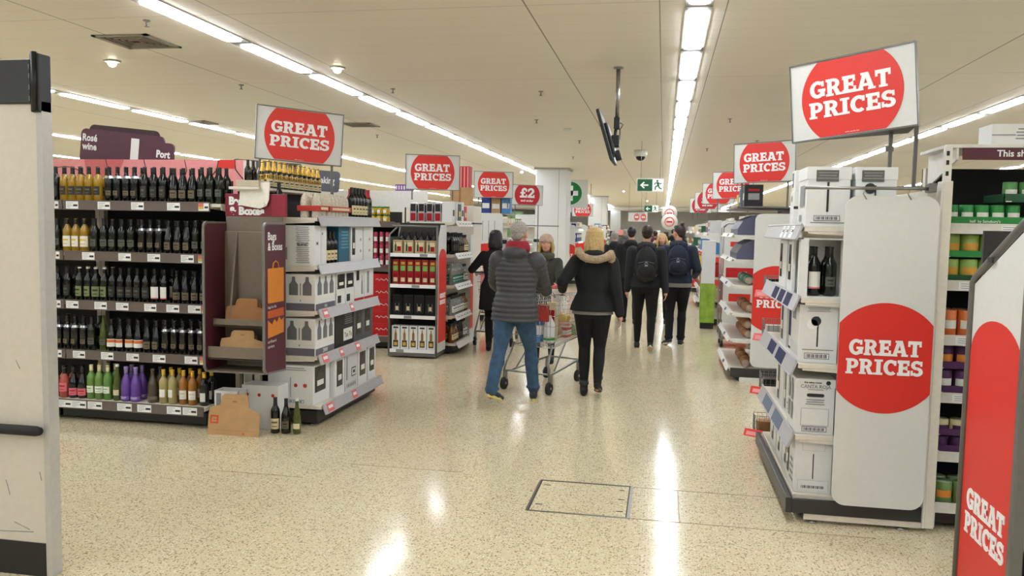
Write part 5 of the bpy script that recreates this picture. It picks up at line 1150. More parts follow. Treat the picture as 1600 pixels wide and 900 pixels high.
# ---------------------------------------------------------------- near red frame at the right edge
t = empty('framed_stand', 'grey steel frame with tall red GREAT PRICES panel at the near right edge', 'shelving', (1.42, 4.13, 0), -PI / 2)
m = MB(); m.tube([(0, 0, .02), (0, 0, 1.46), (.03, 0, 1.49), (.52, 0, 1.735), (.60, 0, 1.75)], .017, GREYM, 10); m.build('frame_tube', t)
MB().box(.585, .625, -.02, .03, 0, 1.75, GREYM, b=.006).build('frame_post', t)
MB().prism([(.02, .03), (.585, .03), (.585, 1.71), (.52, 1.70), (.02, 1.455)], .0, .006, OFFW, 'y').build('panel', t)
m = MB(); c = [(.02, .05), (.575, .05), (.575, 1.14)] + [(.2975 + .2775 * cos(a * PI / 16), 1.14 + .17 * sin(a * PI / 16)) for a in range(1, 16)] + [(.02, 1.14)]; m.prism(c, -.002, -.0002, RED, 'y'); m.build('red_print', t)
m = MB(); slab(m, 'GREAT', .30, .43, .096, TICKET, -.002); slab(m, 'PRICES', .30, .315, .094, TICKET, -.002, wide=1.02); m.build('lettering', t)
for z in (1.5, 1.05, .62): MB().box(.57, .59, -.012, -.002, z, z + .09, GREYM, b=.003).build('clip', t)
MB().box(.2, .26, -.02, -.012, 1.52, 1.545, BLACK, b=.003, X=Matrix.Translation((.0, 0, .04))).build('handle', t)
for z in (.1, .45, .8, 1.15, 1.5):
    s = MB().box(.03, .60, .02, .55, z - .02, z, WHITE).build('shelf', t); Xl = Matrix.Translation((.60, 0, z)) @ Matrix.Rotation(PI / 2, 4, 'Z') @ Matrix.Rotation(-.6, 4, 'X'); MB().box(.03, .55, -.012, -.004, -.07, .0, PLAS, X=Xl).build('price_rail', s)
MB().box(.02, .04, .02, .57, .05, 1.7, DARK).build('back_panel', t)
MB().box(.60, .625, .55, .58, 0, 2.4, GREYM).build('frame_post', t)
MB().box(.58, .60, .04, .055, 1.75, 2.42, GREYM).build('sign_post', t)
MB().box(.02, .6, .56, .58, .02, 1.5, mat('stand_side', (120, 118, 114), .5)).build('side_panel', t)

# ================================================================ farther units
PAL = [RED2, GREENP, YELLOW, CARD, BLACK, mat('blue_pack', (34, 56, 130), .5), KRAFT2, C_RED, CARD2, mat('sky_pack', (70, 130, 190), .5), PURPLE, DGREEN, mat('cream_pack', (220, 206, 170), .5)]
def far_display(label, x, y, rz, W_, D, seed, where, levels=(.5, .9, 1.3, 1.68), top=1.9, panel=None, items=5):
    fr = Fr(x, y, rz); rnd = random.Random(seed)
    shelving('aisle_display', label, 'shelving', fr, W_, D, list(levels), top, deckz=.14, deckout=.02, rail='white', rake=.4, lip=.06, body=WHITE, backm=CREAM, tickets=lambda k: [(.1, .12, 'p')])
    names = ['food_carton', 'cereal_box', 'grocery_pack']
    for k, z in enumerate([.14] + list(levels)):
        n = rnd.randint(items - 1, items + 1); m_ = rnd.choice(PAL); m2 = rnd.choice(PAL); hh = rnd.uniform(.16, .27) if k < len(levels) else rnd.uniform(.12, .24); proto = None
        for i in range(n):
            if i == n // 2: proto = None; m_ = m2
            if proto is None: 
                w_ = W_ / n * .9; proto = carton(rnd.choice(names), ('%s printed pack on %s of %s' % (COLN.get(m_.name, 'pale'), ('the base', 'the low shelf', 'the middle shelf', 'the upper shelf', 'the top shelf')[k], where)), w_, .2, hh, m_, front=[('rect', .15, .5, .85, .85, L_WHITE if m_ not in (CARD, CARD2) else C_RED), ('rect', .2, .15, .8, .35, rnd.choice(PAL))], left=[('rect', .15, .4, .85, .8, L_WHITE if m_ not in (CARD, CARD2) else INK)]); proto['group'] = 'packs on ' + where; o = proto
            else: o = copy_tree(proto)
            place(o, fr, W_ * (i + .5) / n, .13, z + .0006)
COLN = {'red_card': 'red', 'green_card': 'green', 'yellow_print': 'yellow', 'white_card': 'white', 'black_plastic': 'black', 'blue_pack': 'blue', 'brown_cardboard': 'brown', 'red_foil': 'dark red', 'pale_grey_card': 'grey', 'sky_pack': 'sky blue', 'purple_card': 'purple', 'dark_green_card': 'dark green', 'cream_pack': 'cream'}
def poster(label, x, y, w, z1, redz, rz=0, stripes=False, z0=.15):
    t = empty('poster_panel', label, 'panel', (x, y, 0), rz)
    MB().prism(rr(0, w, z0, z1, .06), 0, .008, OFFW, 'y').build('board', t)
    MB().box(w / 2 - .02, w / 2 + .02, .008, .03, 0, z1 - .2, GREYM).build('post', t)
    m = MB(); m.prism([(0.0, z0 + .08), (w, z0 + .08), (w, redz)] + [(w / 2 + w / 2 * cos(a * PI / 12), redz + .1 * sin(a * PI / 12)) for a in range(1, 12)] + [(0, redz)], -.003, 0, RED, 'y'); slab(m, 'GREAT', w / 2, redz - .28, w * .17, TICKET, -.003); slab(m, 'PRICES', w / 2, redz - .28 - w * .2, w * .17, TICKET, -.003); m.build('red_print', t)
    if stripes:
        q = MB()
        for i in range(4): q.box(.04 + i * (w - .08) / 4, .05 + i * (w - .08) / 4, -.002, 0, redz + .15, z1 - .13, GREYINK)
        q.build('print', t)
    return t
poster('white poster panel with grey bars and red foot behind the spirits display', -3.22, 13.9, .5, 1.9, 1.28, stripes=True)
far_display('aisle display behind the poster panel, first beyond the spirits', -2.62, 14.1, PI / 2, 1.3, .6, 3, 'the display just beyond the spirits')
for i, (x, m_, h, lab) in enumerate(((-3.1, mat('blue_pack', (34, 56, 130), .5), .3, 'blue and white pack high above the poster panel'), (-2.92, KRAFT, .28, 'brown pack high above the poster panel'), (-2.74, mat('sky_pack', (70, 130, 190), .5), .3, 'pale blue pack high above the poster panel'))):
    o = carton('grocery_pack', lab, .16, .16, h, m_, front=[('rect', .1, .3, .9, .6, L_WHITE)]); o.location = (x, 14.35, 1.9011)
t = empty('top_shelf', 'grey topped shelf carrying blue packs above the poster panel', 'shelf', (-3.24, 14.2, 1.88)); MB().box(0, .62, 0, .4, 0, .02, STEEL).build('shelf', t)
# green and white produce poster and low white shelf by the pillar
t = empty('hanging_poster', 'green leafy poster hanging over the shelves before the pillar', 'poster', (-3.15, 16.6, 1.35)); MB().box(0, .32, 0, .01, 0, .62, mat('leaf_poster', (116, 150, 90), .5, var=.5, scale=9)).build('sheet', t); MB().box(-.02, .34, .0, .02, .62, .64, GREYM).build('rail', t); MB().box(.15, .17, .01, .03, -1.35, .64, GREYM).build('post', t)
far_display('white aisle display with paper packs in front of the pillar', -2.45, 16.9, PI / 2, 1.3, .7, 5, 'the display in front of the pillar', levels=(.5, .9, 1.3), top=1.75)
t = empty('white_board', 'blank white board above the low shelves before the pillar', 'sign', (-2.95, 16.3, 1.72)); MB().box(0, .42, 0, .02, 0, .2, TICKET).build('board', t); MB().box(-.4, .9, .02, .04, -.03, -.01, GREYM).build('rail', t); MB().box(.2, .22, .02, .04, -1.72, 0.1, GREYM).build('post', t)
for k, (y, lab, wh) in enumerate(((24.4, 'far aisle display just past the pillar', 'the display past the pillar'), (28.5, 'far aisle display between the two pillars', 'the display between the pillars'), (33.0, 'distant aisle display before the second pillar', 'the display before the second pillar'), (37.5, 'distant aisle display near the second pillar', 'the display by the second pillar'))):
    far_display(lab, -2.5, y, PI / 2, 1.5, .8, 20 + k, wh, levels=(.45, .85, 1.25, 1.62), top=1.8)
    poster(('white poster with red foot at the display past the pillar', 'white poster with red foot between the pillars', 'white poster with red foot before the second pillar', 'white poster with red foot by the second pillar')[k], -3.05, y - .2, .5, 1.75, 1.1)
t = empty('blue_board', 'bright blue hanging board past the pillar', 'sign', (-3.25, 23.9, 1.80)); MB().box(-.3, .5, 0, .02, 0, .45, mat('blue_board', (70, 140, 214), .5)).build('board', t); MB().box(-.2, .1, -.005, 0, -.3, .2, mat('mustard', (170, 150, 60), .5)).build('flap', t); MB().tube([(0, .01, .45), (0, .01, H - 1.75)], .006, STEEL, 6).build('hanger', t)
# long runs behind the displays (the aisles run off to the sides)
for k, (x0, x1, y, lab) in enumerate(((-9, -3.4, 14.2, 'long shelving run off to the left behind the beer'), (-9, -3.4, 18.4, 'long shelving run before the pillar'), (-9, -3.4, 24.4, 'long shelving run past the pillar'), (-9, -3.4, 28.5, 'long shelving run between the pillars'), (-9, -3.4, 33, 'distant shelving run before the second pillar'),
                                     (1.56, 7, 9.9, 'long white shelving run behind the bread display'), (1.56, 7, 14.3, 'long shelving run behind the roll cage'), (1.56, 7, 18.6, 'long shelving run behind the fourth display'), (1.56, 7, 23, 'long shelving run behind the fifth display'), (1.56, 7, 27.2, 'long shelving run behind the sixth display'))):
    t = empty('long_shelving', lab, 'shelving', (x0, y, 0)); L_ = x1 - x0; MB().box(0, L_, .44, .48, 0, 1.9, CREAM).build('back_panel', t); MB().box(0, L_, 0, .44, 0, .14, DARK).build('plinth', t)
    for z in (.5, .9, 1.3, 1.7): MB().box(0, L_, .02, .44, z - .03, z, WHITE).build('shelf', t)
for k, (y, lab, wh) in enumerate(((16.4, 'third display on the tinned food side, behind the green bin', 'the third display'), (19.8, 'fourth display on the tinned food side', 'the fourth display'), (24.2, 'fifth display on the tinned food side', 'the fifth display'), (28.4, 'sixth display on the tinned food side', 'the sixth display'))):
    far_display(lab, .77, y, -PI / 2, 1.5, .72, 40 + k, wh, levels=(.45, .85, 1.25, 1.62), top=1.95)
    poster(('white poster with red foot on the third display', 'white poster with red foot on the fourth display', 'white poster with red foot on the fifth display', 'white poster with red foot on the sixth display')[k], .985, y - 1.56, .5, 1.85, 1.15)
# roll cage with red notices
t = empty('roll_cage', 'steel roll cage with white and red notices between bread and third display', 'cage', (.84, 12.1, 0))
for x in (0, .5):
    for y in (0, .5): MB().tube([(x, y, .14), (x, y, 1.72)], .014, STEEL).build('post', t)
m = MB(); m.tube([(0, 0, 1.72), (.06, 0, 1.78), (.44, 0, 1.78), (.5, 0, 1.72)], .014, STEEL); m.build('top_bar', t)
for k in range(6): MB().tube([(0, .0, .3 + k * .25), (0, .5, .3 + k * .25)], .006, STEEL, 6).build('bar', t)
MB().box(-.01, .51, -.01, .51, .12, .16, STEEL, b=.004).build('base', t)
for x in (.03, .47):
    for y in (.04, .46): MB().lathe([(.05, -.015), (.05, .015)], RUBBER, 14, X=Matrix.Translation((x, y, .05)) @ Matrix.Rotation(PI / 2, 4, 'Y')).box(x - .02, x + .02, y - .02, y + .02, .05, .12, STEEL).build('castor', t)
m = MB(); m.box(.02, .48, -.02, -.014, .3, 1.68, OFFW); m.build('notice_board', t)
m = MB(); m.box(.1, .48, -.024, -.02, 1.45, 1.52, RED); m.box(.05, .48, -.024, -.02, .95, 1.15, RED2); m.box(.1, .4, -.024, -.02, .5, .78, RED); slab(m, 'G', .3, 1.0, .1, TICKET, -.024); m.build('notice_print', t)
# green bin
t = empty('produce_bin', 'tall box with white top and leaf-green lower sleeve beside the roll cage', 'bin', (.69, 14.3, 0)); MB().box(-.04, .20, 0, .3, .1, .77, mat('leaf_green', (130, 160, 50), .5, var=.25, scale=8), b=.01).build('sleeve', t); MB().box(-.03, .19, .01, .29, .77, 1.5, CARD2, b=.01).build('top_box', t); MB().box(-.03, .19, .01, .29, 0, .1, BLACK).build('base', t)
# checkout-like counters at the very end
for k, (x, lab) in enumerate(((-4.5, 'distant dark counter near the back wall by the third pillar'), (-1.2, 'distant dark counter near the back wall in the middle'), (2.2, 'distant dark counter near the back wall under the round signs'))):
    t = empty('back_counter', lab, 'counter', (x, 52, 0)); MB().box(0, 2.6, 0, .8, 0, 1.2, mat('counter_grey', (110, 108, 108), .5), b=.01).build('body', t); MB().box(-.02, 2.62, -.05, .85, 1.2, 1.25, DARK).build('top', t)
    for i in range(5): MB().box(.2 + i * .5, .5 + i * .5, .1, .4, 1.25, 1.5 + .1 * (i % 2), (RED2, CARD, BLACK, PINKB, PURPLE)[i]).build('pack', t)
# ================================================================ people
def remesh(mb, name, m_, voxel, parent=None, smooth=6, fac=.5):
    me = bpy.data.meshes.new(name); me.from_pydata(mb.v, [], mb.f); me.update()
    bm = bmesh.new(); bm.from_mesh(me); bmesh.ops.recalc_face_normals(bm, faces=bm.faces); bm.to_mesh(me); bm.free()
    o = bpy.data.objects.new('tmp', me); COL.objects.link(o)
    r = o.modifiers.new('r', 'REMESH'); r.mode = 'VOXEL'; r.voxel_size = voxel; r.use_smooth_shade = True
    if smooth: s = o.modifiers.new('s', 'SMOOTH'); s.iterations = smooth; s.factor = fac
    dg = bpy.context.evaluated_depsgraph_get(); out = bpy.data.meshes.new_from_object(o.evaluated_get(dg)); out.name = name
    bpy.data.objects.remove(o); bpy.data.meshes.remove(me)
    out.materials.clear(); out.materials.append(m_)
    for p in out.polygons: p.use_smooth = True; p.material_index = 0
    ob = bpy.data.objects.new(name, out); COL.objects.link(ob)
    if parent: ob.parent = parent
    return ob
DM = WHITE
def cap_(mb, a, b, ra, rb, seg=12):
    """tapered limb with rounded ends"""
    a, b = Vector(a), Vector(b); mb.tube([a, a + (b - a) * .5, b], [ra, (ra + rb) / 2, rb], DM, seg); mb.ball(a, ra, DM, seg=seg, rings=8); mb.ball(b, rb, DM, seg=seg, rings=8)
def loft(mb, secs, seg=24, X=None):
    """stack of ellipses (cx, cy, z, rx, ry)"""
    vs = []; fs = []
    for cx, cy, z, rx, ry in secs:
        for i in range(seg): a = 2 * PI * i / seg; vs.append((cx + rx * cos(a), cy + ry * sin(a), z))
    n = len(secs)
    for j in range(n - 1):
        for i in range(seg): k = (i + 1) % seg; fs.append((j * seg + i, j * seg + k, (j + 1) * seg + k, (j + 1) * seg + i))
    fs.append(list(range(seg))[::-1]); fs.append([(n - 1) * seg + i for i in range(seg)])
    mb.add(vs, fs, DM, True, X=X)
def ik(a, b, l1, l2, pole):
    a, b, pole = Vector(a), Vector(b), Vector(pole); d = b - a; L_ = min(d.length, (l1 + l2) * .999); dn = d.normalized()
    x = (l1 * l1 - l2 * l2 + L_ * L_) / (2 * L_); hgt = math.sqrt(max(0, l1 * l1 - x * x)); p = (pole - dn * pole.dot(dn)).normalized()
    return a + dn * x + p * hgt, a + dn * L_
SKIN = mat('skin', (206, 150, 124), .5, var=.04)
def hand(mb, wr, d, side, curl=.6, s=1.0):
    """palm, four fingers and a thumb; d = pointing direction"""
    d = Vector(d).normalized(); wr = Vector(wr)
    inward = Vector((-side, 0, 0)); inward = (inward - d * inward.dot(d)).normalized()   # palm normal
    acr = d.cross(inward).normalized()
    if acr.y < 0: acr = -acr                                     # thumb side faces forwards
    pc = wr + d * .045 * s; mb.tube([wr - d * .01, wr + d * .03 * s, wr + d * .075 * s], [.021 * s, .027 * s, .025 * s], DM, 10)
    for k, ln in enumerate((.074, .082, .076, .060)):
        off = acr * (.027 - .018 * k) * s; b = wr + d * .078 * s + off; c1 = b + (d * cos(curl * .6) + inward * sin(curl * .6)) * ln * .48 * s
        c2 = c1 + (d * cos(curl * 1.5) + inward * sin(curl * 1.5)) * ln * .32 * s; c3 = c2 + (d * cos(curl * 2.2) + inward * sin(curl * 2.2)) * ln * .24 * s
        mb.tube([b - d * .02 * s, b, c1, c2, c3], [.0095 * s, .0092 * s, .0086 * s, .008 * s, .0068 * s], DM, 8); mb.ball(c3, .0068 * s, DM, seg=8, rings=6)
    tb = wr + d * .022 * s + acr * .02 * s; t1 = tb + (d * .6 + acr * .75 + inward * .3).normalized() * .036 * s; t2 = t1 + (d * .85 + acr * .3 + inward * .5).normalized() * .032 * s
    mb.tube([tb - acr * .01, tb, t1, t2], [.013 * s, .013 * s, .011 * s, .0085 * s], DM, 8); mb.ball(t2, .0085 * s, DM, seg=8, rings=6)
def head(mb, c, s, yaw, tilt=0):
    X = Matrix.Translation(c) @ Matrix.Rotation(yaw, 4, 'Z') @ Matrix.Rotation(tilt, 4, 'X') @ Matrix.Scale(s, 4)
    mb.ball((0, -.012, .03), (.076, .092, .088), DM, X=X, seg=18, rings=12); mb.ball((0, .02, -.035), (.060, .072, .075), DM, X=X, seg=16, rings=10)   # skull, jaw
    mb.ball((0, .068, -.078), (.026, .024, .022), DM, X=X); mb.tube([(0, .088, .018), (0, .103, -.022), (0, .092, -.032)], [.009, .014, .010], DM, 8, X=X)      # chin, nose
    for sx in (-1, 1):
        mb.ball((sx * .076, -.005, -.005), (.009, .02, .03), DM, X=X); mb.ball((sx * .042, .062, -.02), (.024, .022, .024), DM, X=X); mb.ball((sx * .03, .082, .03), (.024, .012, .009), DM, X=X)
    mb.ball((0, .084, -.052), (.024, .014, .012), DM, X=X)
    return X
def person(label, loc, rz, h, feet, hands, top, legs, hair, shoes, seat=0.0, lean=0.0, yaw=0.0, tilt=0.0, build=1.0, female=False, voxel=.0075, face=False, hipw=.09, curl=.5, foot_dir=(0, 0), shw=None, soles=None, expr=None, coat_len=.0, sleeve=1.0, skin=SKIN, heelup=(0, 0), legw=1.0, puffy=0, hemflare=0.0):
    """local frame: faces +y, origin on the floor between the feet. feet / hands: (left, right) points"""
    k = h / 1.75; w = build
    root_loc = loc
    hipz = .93 * k; hip = Vector((0, 0, hipz)); lv = Vector((0, lean, 0))
    sh = (shw or (.158 if female else .172)) * k * (w + 1) / 2; shz = 1.385 * k; chest = Vector((0, lean, 0))
    S = [Vector((sx * sh, lean * .9 - .01, shz)) for sx in (-1, 1)]; Hc = Vector((0, lean * 1.25 + .02, 1.635 * k))
    l1, l2 = .43 * k, .43 * k; a1, a2 = .285 * k, .25 * k
    HJ = [Vector((sx * hipw * k, 0, hipz - .02)) for sx in (-1, 1)]; KN, AN = [], []
    for i in (0, 1):
        an = Vector((feet[i][0], feet[i][1], feet[i][2] + .085 * k)); kn, an = ik(HJ[i], an, l1, l2, (0, 1, .1)); KN.append(kn); AN.append(an)
    EL, WR = [], []
    for i in (0, 1):
        sx = (-1, 1)[i]; el, wr = ik(S[i], hands[i], a1, a2, (sx * .35, -1, -.3)); EL.append(el); WR.append(wr)
    HD = [(WR[i] - EL[i]).normalized() for i in (0, 1)]
    # body: one continuous surface
    b = MB(); q = .92
    loft(b, [(0, 0, hipz - .10 * k, .12 * k * w, .09 * k), (0, 0, hipz, .145 * k * w, .10 * k), (0, lean * .4, 1.10 * k, .115 * k * w, .085 * k), (0, lean * .8, 1.30 * k, .15 * k * w, .10 * k), (0, lean, 1.42 * k, .14 * k * w, .075 * k), (0, lean * 1.05, 1.47 * k, .06 * k, .055 * k)])
    cap_(b, (0, lean, 1.43 * k), Hc + Vector((0, -.02, -.05)), .055 * k, .05 * k)
    for i in (0, 1):
        cap_(b, (S[i] * .5 + Vector((0, lean, shz)) * .5), S[i], .05 * k, .045 * k)
        cap_(b, S[i], EL[i], .045 * k, .036 * k); cap_(b, EL[i], WR[i], .036 * k, .024 * k)
        cap_(b, HJ[i], KN[i], .07 * k, .045 * k); cap_(b, KN[i], AN[i], .045 * k, .03 * k)
        hand(b, WR[i], HD[i], (-1, 1)[i], curl, k)
        f = foot_dir[i]; cap_(b, AN[i] + Vector((0, 0, -.03)), AN[i] + Vector((.03 * sin(f), .03 * cos(f), -.035 * k)), .026 * k, .02 * k)
    HX = head(b, Hc, k * 1.0, yaw, tilt)
    body = remesh(b, 'person', skin, voxel); body.location = loc; body.rotation_euler.z = rz; tag(body, label, 'person')
    P = body
    if face:
        e = MB()
        for sx in (-1, 1): e.ball((sx * .03, .079, .012), (.011, .006, .006), mat('eye_white', (230, 226, 220), .3), X=HX); e.ball((sx * .03, .0845, .012), (.005, .003, .005), mat('iris', (40, 32, 28), .2), X=HX)
        e.build('eyes', P); e = MB(); e.ball((0, .096, -.052), (.020, .006, .0055), mat('lips', (170, 72, 70), .4), X=HX)
        if expr: e.ball((0, .100, -.051), (.013, .004, .0025), mat('teeth', (236, 230, 220), .3), X=HX)
        e.build('mouth', P); e = MB()
        for sx in (-1, 1): e.tube([(sx * .016, .092, .034), (sx * .032, .090, .039), (sx * .046, .078, .033)], .003, hair[1], 5, X=HX)
        e.build('eyebrows', P)
    # trousers
    t = MB(); lw = legw
    loft(t, [(0, 0, hipz - .12 * k, .13 * k * w, .115 * k), (0, -.01, hipz - .03 * k, .165 * k * w, .125 * k), (0, 0, hipz + .06 * k, .155 * k * w, .11 * k), (0, lean * .3, hipz + .13 * k, .135 * k * w, .10 * k)])
    for i in (0, 1):
        cap_(t, HJ[i] + Vector((0, 0, -.03)), KN[i], .088 * k * lw * w, .060 * k * lw); md = KN[i] + (AN[i] - KN[i]) * .35 + Vector((0, -.012, 0)); cap_(t, KN[i], md, .060 * k * lw, .060 * k * lw); cap_(t, md, AN[i] + Vector((0, 0, legs[1])), .060 * k * lw, .044 * k * legs[2])
        t.ball(HJ[i] + Vector((0, -.03, -.02)), (.080 * k, .070 * k, .08 * k), DM)
        for z_ in (.25, .32, .9): 
            c_ = KN[i] + (AN[i] - KN[i]) * z_; t.lathe([(.05 * k * legs[2], -.012), (.057 * k * legs[2], 0), (.05 * k * legs[2], .012)], DM, 12, c=c_) if legs[2] > 1.2 else None
    remesh(t, 'trousers', legs[0], voxel * 1.1, P)
    # shoes
    for i in (0, 1):
        m = MB(); f = foot_dir[i]; hu = heelup[i]; Xf = Matrix.Translation(AN[i] + Vector((0, 0, -.085 * k))) @ Matrix.Rotation(-f, 4, 'Z') @ Matrix.Translation((0, .12 * k, 0)) @ Matrix.Rotation(-hu, 4, 'X') @ Matrix.Translation((0, -.12 * k, 0))
        m.ball((0, -.03 * k, .045 * k), (.040 * k, .050 * k, .042 * k), DM, X=Xf); m.ball((0, .06 * k, .035 * k), (.043 * k, .08 * k, .033 * k), DM, X=Xf); m.ball((0, .12 * k, .028 * k), (.042 * k, .055 * k, .026 * k), DM, X=Xf)
        up = shoes[2]; m.tube([(0, -.015 * k, .04 * k), (0, -.01 * k, .08 * k), (0, -.005, .08 * k + up)], [.040 * k, .042 * k, .044 * k if up > .02 else .036 * k], DM, 12, X=Xf)
        so = remesh(m, 'shoe', shoes[0], .006, P, 3)
        s_ = MB(); pts = [(.036 * k * cos(a * PI / 10) * (1.1 if sin(a * PI / 10) > 0 else .95), .05 * k + .125 * k * sin(a * PI / 10)) for a in range(20)]; s_.prism(pts, .0, .022 * k, shoes[1], 'z', X=Xf); s_.build('sole', so)
        if shoes[3]: 
            c_ = MB(); c_.lathe([(.045 * k, .0), (.050 * k, .005), (.050 * k, .035), (.045 * k, .04)], shoes[3], 14, c=(0, -.005, .06 * k + up * .6), X=Xf); c_.build('boot_cuff', so)
    # jacket
    j = MB(); hem = hipz - coat_len; fl = hemflare; sects = []
    keys = [(hem, .172 + fl, .150 + fl * .6, 0), (hipz + .02, .170 + fl * .5, .142 + fl * .3, .1), (1.08 * k, .150 if not female else .135, .118, .45), (1.20 * k, .162, .125, .65), (1.33 * k, .172, .128, .9), (1.40 * k, .150, .105, 1.0), (1.455 * k, .095, .085, 1.05), (1.50 * k, .075, .075, 1.1)]
    zs = keys[0][0]; n = 60 if puffy else 26
    for i_ in range(n + 1):
        z = keys[0][0] + (keys[-1][0] - keys[0][0]) * i_ / n
        for (z0, a0, b0, l0), (z1, a1_, b1, l1_) in zip(keys, keys[1:]):
            if z0 <= z <= z1 + 1e-6: u = (z - z0) / (z1 - z0); rx = a0 + (a1_ - a0) * u; ry = b0 + (b1 - b0) * u; ly = l0 + (l1_ - l0) * u; break
        pf = .011 * abs(sin(PI * z / puffy)) if puffy and z < 1.44 * k else 0
        sects.append((0, lean * ly, z, (rx * w + pf) * k, (ry + pf) * k))
    loft(j, sects, 28)
    for i in (0, 1):
        A = 1.0; r0, r1, r2 = .062 * k * (w + 1) / 2 * sleeve, .053 * k * sleeve, .040 * k * sleeve
        cap_(j, (S[i] * .55 + Vector((0, lean * .95, shz)) * .45), S[i] + Vector((0, 0, -.01)), .068 * k, r0)
        if puffy:
            for (p0, p1, q0, q1) in ((S[i], EL[i], r0, r1), (EL[i], WR[i] - HD[i] * .0, r1, r2)):
                L_ = (p1 - p0).length; nn = max(4, int(L_ / .007)); pts = [p0 + (p1 - p0) * t_ / nn for t_ in range(nn + 1)]; j.tube(pts, [q0 + (q1 - q0) * t_ / nn + .009 * abs(sin(PI * t_ * L_ / nn / puffy)) for t_ in range(nn + 1)], DM, 14)
            j.ball(EL[i], r1, DM); j.ball(S[i], r0, DM)
        else: cap_(j, S[i], EL[i], r0, r1); cap_(j, EL[i], WR[i], r1, r2)
        for z_ in (.3, .75):
            c_ = EL[i] + (WR[i] - EL[i]) * z_; 
    for e_ in top[1]: e_(j, k, lean)
    jk = remesh(j, top[2], top[0], voxel * (.9 if puffy else 1.1), P, 2 if puffy else 5)
    # hair
    hr = MB(); hair[0](hr, HX, k); hn = remesh(hr, hair[2], hair[1], .0045 if voxel < .008 else .007, P, 2)
    return P, jk, dict(S=S, EL=EL, WR=WR, H=Hc, HX=HX, HD=HD, k=k)
def hair_short(m, X, k): m.ball((0, -.022, .042), (.083, .094, .086), DM, X=X, seg=18, rings=12); m.ball((0, -.06, -.01), (.066, .045, .058), DM, X=X); m.ball((0, .035, .085), (.055, .05, .035), DM, X=X)
def hair_bob(m, X, k):
    rn = random.Random(3); m.ball((0, -.026, .040), (.088, .098, .088), DM, X=X, seg=18, rings=12); m.ball((0, -.05, -.03), (.084, .055, .09), DM, X=X)
    for a in range(34):
        t = -1.75 + 3.5 * a / 33; x, y = .082 * sin(t), -.026 - .088 * cos(t); e = rn.uniform(-.012, .016); g = 1.12 + rn.uniform(-.05, .08)
        m.tube([(x * .55, y * .55 - .012, .118), (x * .95, y * .98, .07), (x * 1.05, y * 1.05, .0), (x * (g - .04), y * g + e, -.07), (x * (g - .06) - e, y * g, -.125), (x * (g - .22) + e, y * .95, -.17 + rn.uniform(-.02, .025))], [.009, .014, .014, .016, .014, .006], DM, 7, X=X)
def hair_bun(m, X, k): hair_short(m, X, k); m.ball((.0, -.065, .13), (.034, .034, .032), DM, X=X)
def hair_long(m, X, k):
    m.ball((0, -.024, .042), (.087, .098, .088), DM, X=X, seg=18, rings=12)
    for sx in (-1, 1):
        for a in range(4): m.tube([(sx * .072, .03 - a * .03, .05), (sx * (.088 + .004 * a), .03 - a * .035, -.04), (sx * .085, .03 - a * .03, -.17)], [.022, .024, .013], DM, 7, X=X)
    m.ball((0, -.07, -.06), (.08, .04, .12), DM, X=X)
def collar(m, k, lean): m.lathe([(.075 * k, 1.46 * k), (.085 * k, 1.48 * k), (.08 * k, 1.53 * k), (.06 * k, 1.53 * k)], DM, 18, c=(0, lean * 1.1, 0))
def hood(m, k, lean): m.ball((0, lean - .085 * k, 1.455 * k), (.125 * k, .075 * k, .075 * k), DM); m.ball((0, lean - .07 * k, 1.39 * k), (.10 * k, .07 * k, .08 * k), DM); m.lathe([(.08 * k, 1.45 * k), (.10 * k, 1.48 * k), (.085 * k, 1.51 * k), (.06 * k, 1.50 * k)], DM, 18, c=(0, lean * 1.1, 0))
H_GREY = mat('grey_hair', (158, 150, 142), .7, var=.25, scale=60, bump=.6); H_BLOND = mat('blond_hair', (196, 164, 108), .5, var=.3, scale=(70), bump=.8, stretch=(3, 3, .5)); H_DARK = mat('dark_brown_hair', (44, 32, 26), .5, var=.3, scale=50, bump=.6); H_BLACK = mat('black_hair', (22, 18, 18), .45, var=.3, scale=50, bump=.6)
PUFF = mat('charcoal_quilted_nylon', (62, 62, 65), .55, var=.12, scale=14, bump=.2); BCOAT = mat('black_coat_cloth', (15, 16, 18), .85, var=.2, scale=20, bump=.3); JEAN = mat('blue_denim', (52, 80, 106), .9, var=.22, scale=18, bump=.3); BLEG = mat('black_leggings', (9, 9, 10), .9, var=.2)
NAVYC = mat('navy_jacket', (24, 33, 54), .75, var=.15, scale=16, bump=.3); OLIVE = mat('dark_olive_coat', (56, 56, 48), .8, var=.15, scale=16, bump=.3); SOLEW = mat('pale_sole', (206, 200, 170), .6); BOOT = mat('black_suede', (26, 24, 26), .8)
FUR = mat('fawn_fur', (168, 146, 118), .9, var=.35, scale=90, bump=1.0); MAROONH = mat('crimson_fleece', (140, 26, 40), .85, var=.12)
REDH = MAROONH

# ---- man in the charcoal quilted jacket
def W2L(loc, rz, p): return Matrix.Rotation(-rz, 3, 'Z') @ (Vector(p) - Vector(loc))
loc, rz = Vector((-1.37, 7.68, 0)), -.20
P, jk, inf = person('man with grey hair in charcoal quilted jacket, red hood and jeans, pushing a trolley', loc, rz, 1.72,
    (W2L(loc, rz, (-1.51, 7.28, .03)), W2L(loc, rz, (-1.20, 7.84, .0))), (W2L(loc, rz, (-1.57, 8.12, 1.03)), W2L(loc, rz, (-1.12, 8.06, 1.04))),
    (PUFF, [hood], 'quilted_jacket'), (JEAN, .03, 1.32), (hair_short, H_GREY, 'hair'), (mat('navy_trainer', (40, 44, 58), .6, var=.3, scale=8), mat('yellow_sole', (214, 200, 120), .6), .0, None), lean=.05, build=1.27, heelup=(.35, 0), foot_dir=(.25, -.35), puffy=.048, sleeve=1.25, coat_len=.13, curl=.9, legw=1.08, hemflare=.012, yaw=0)
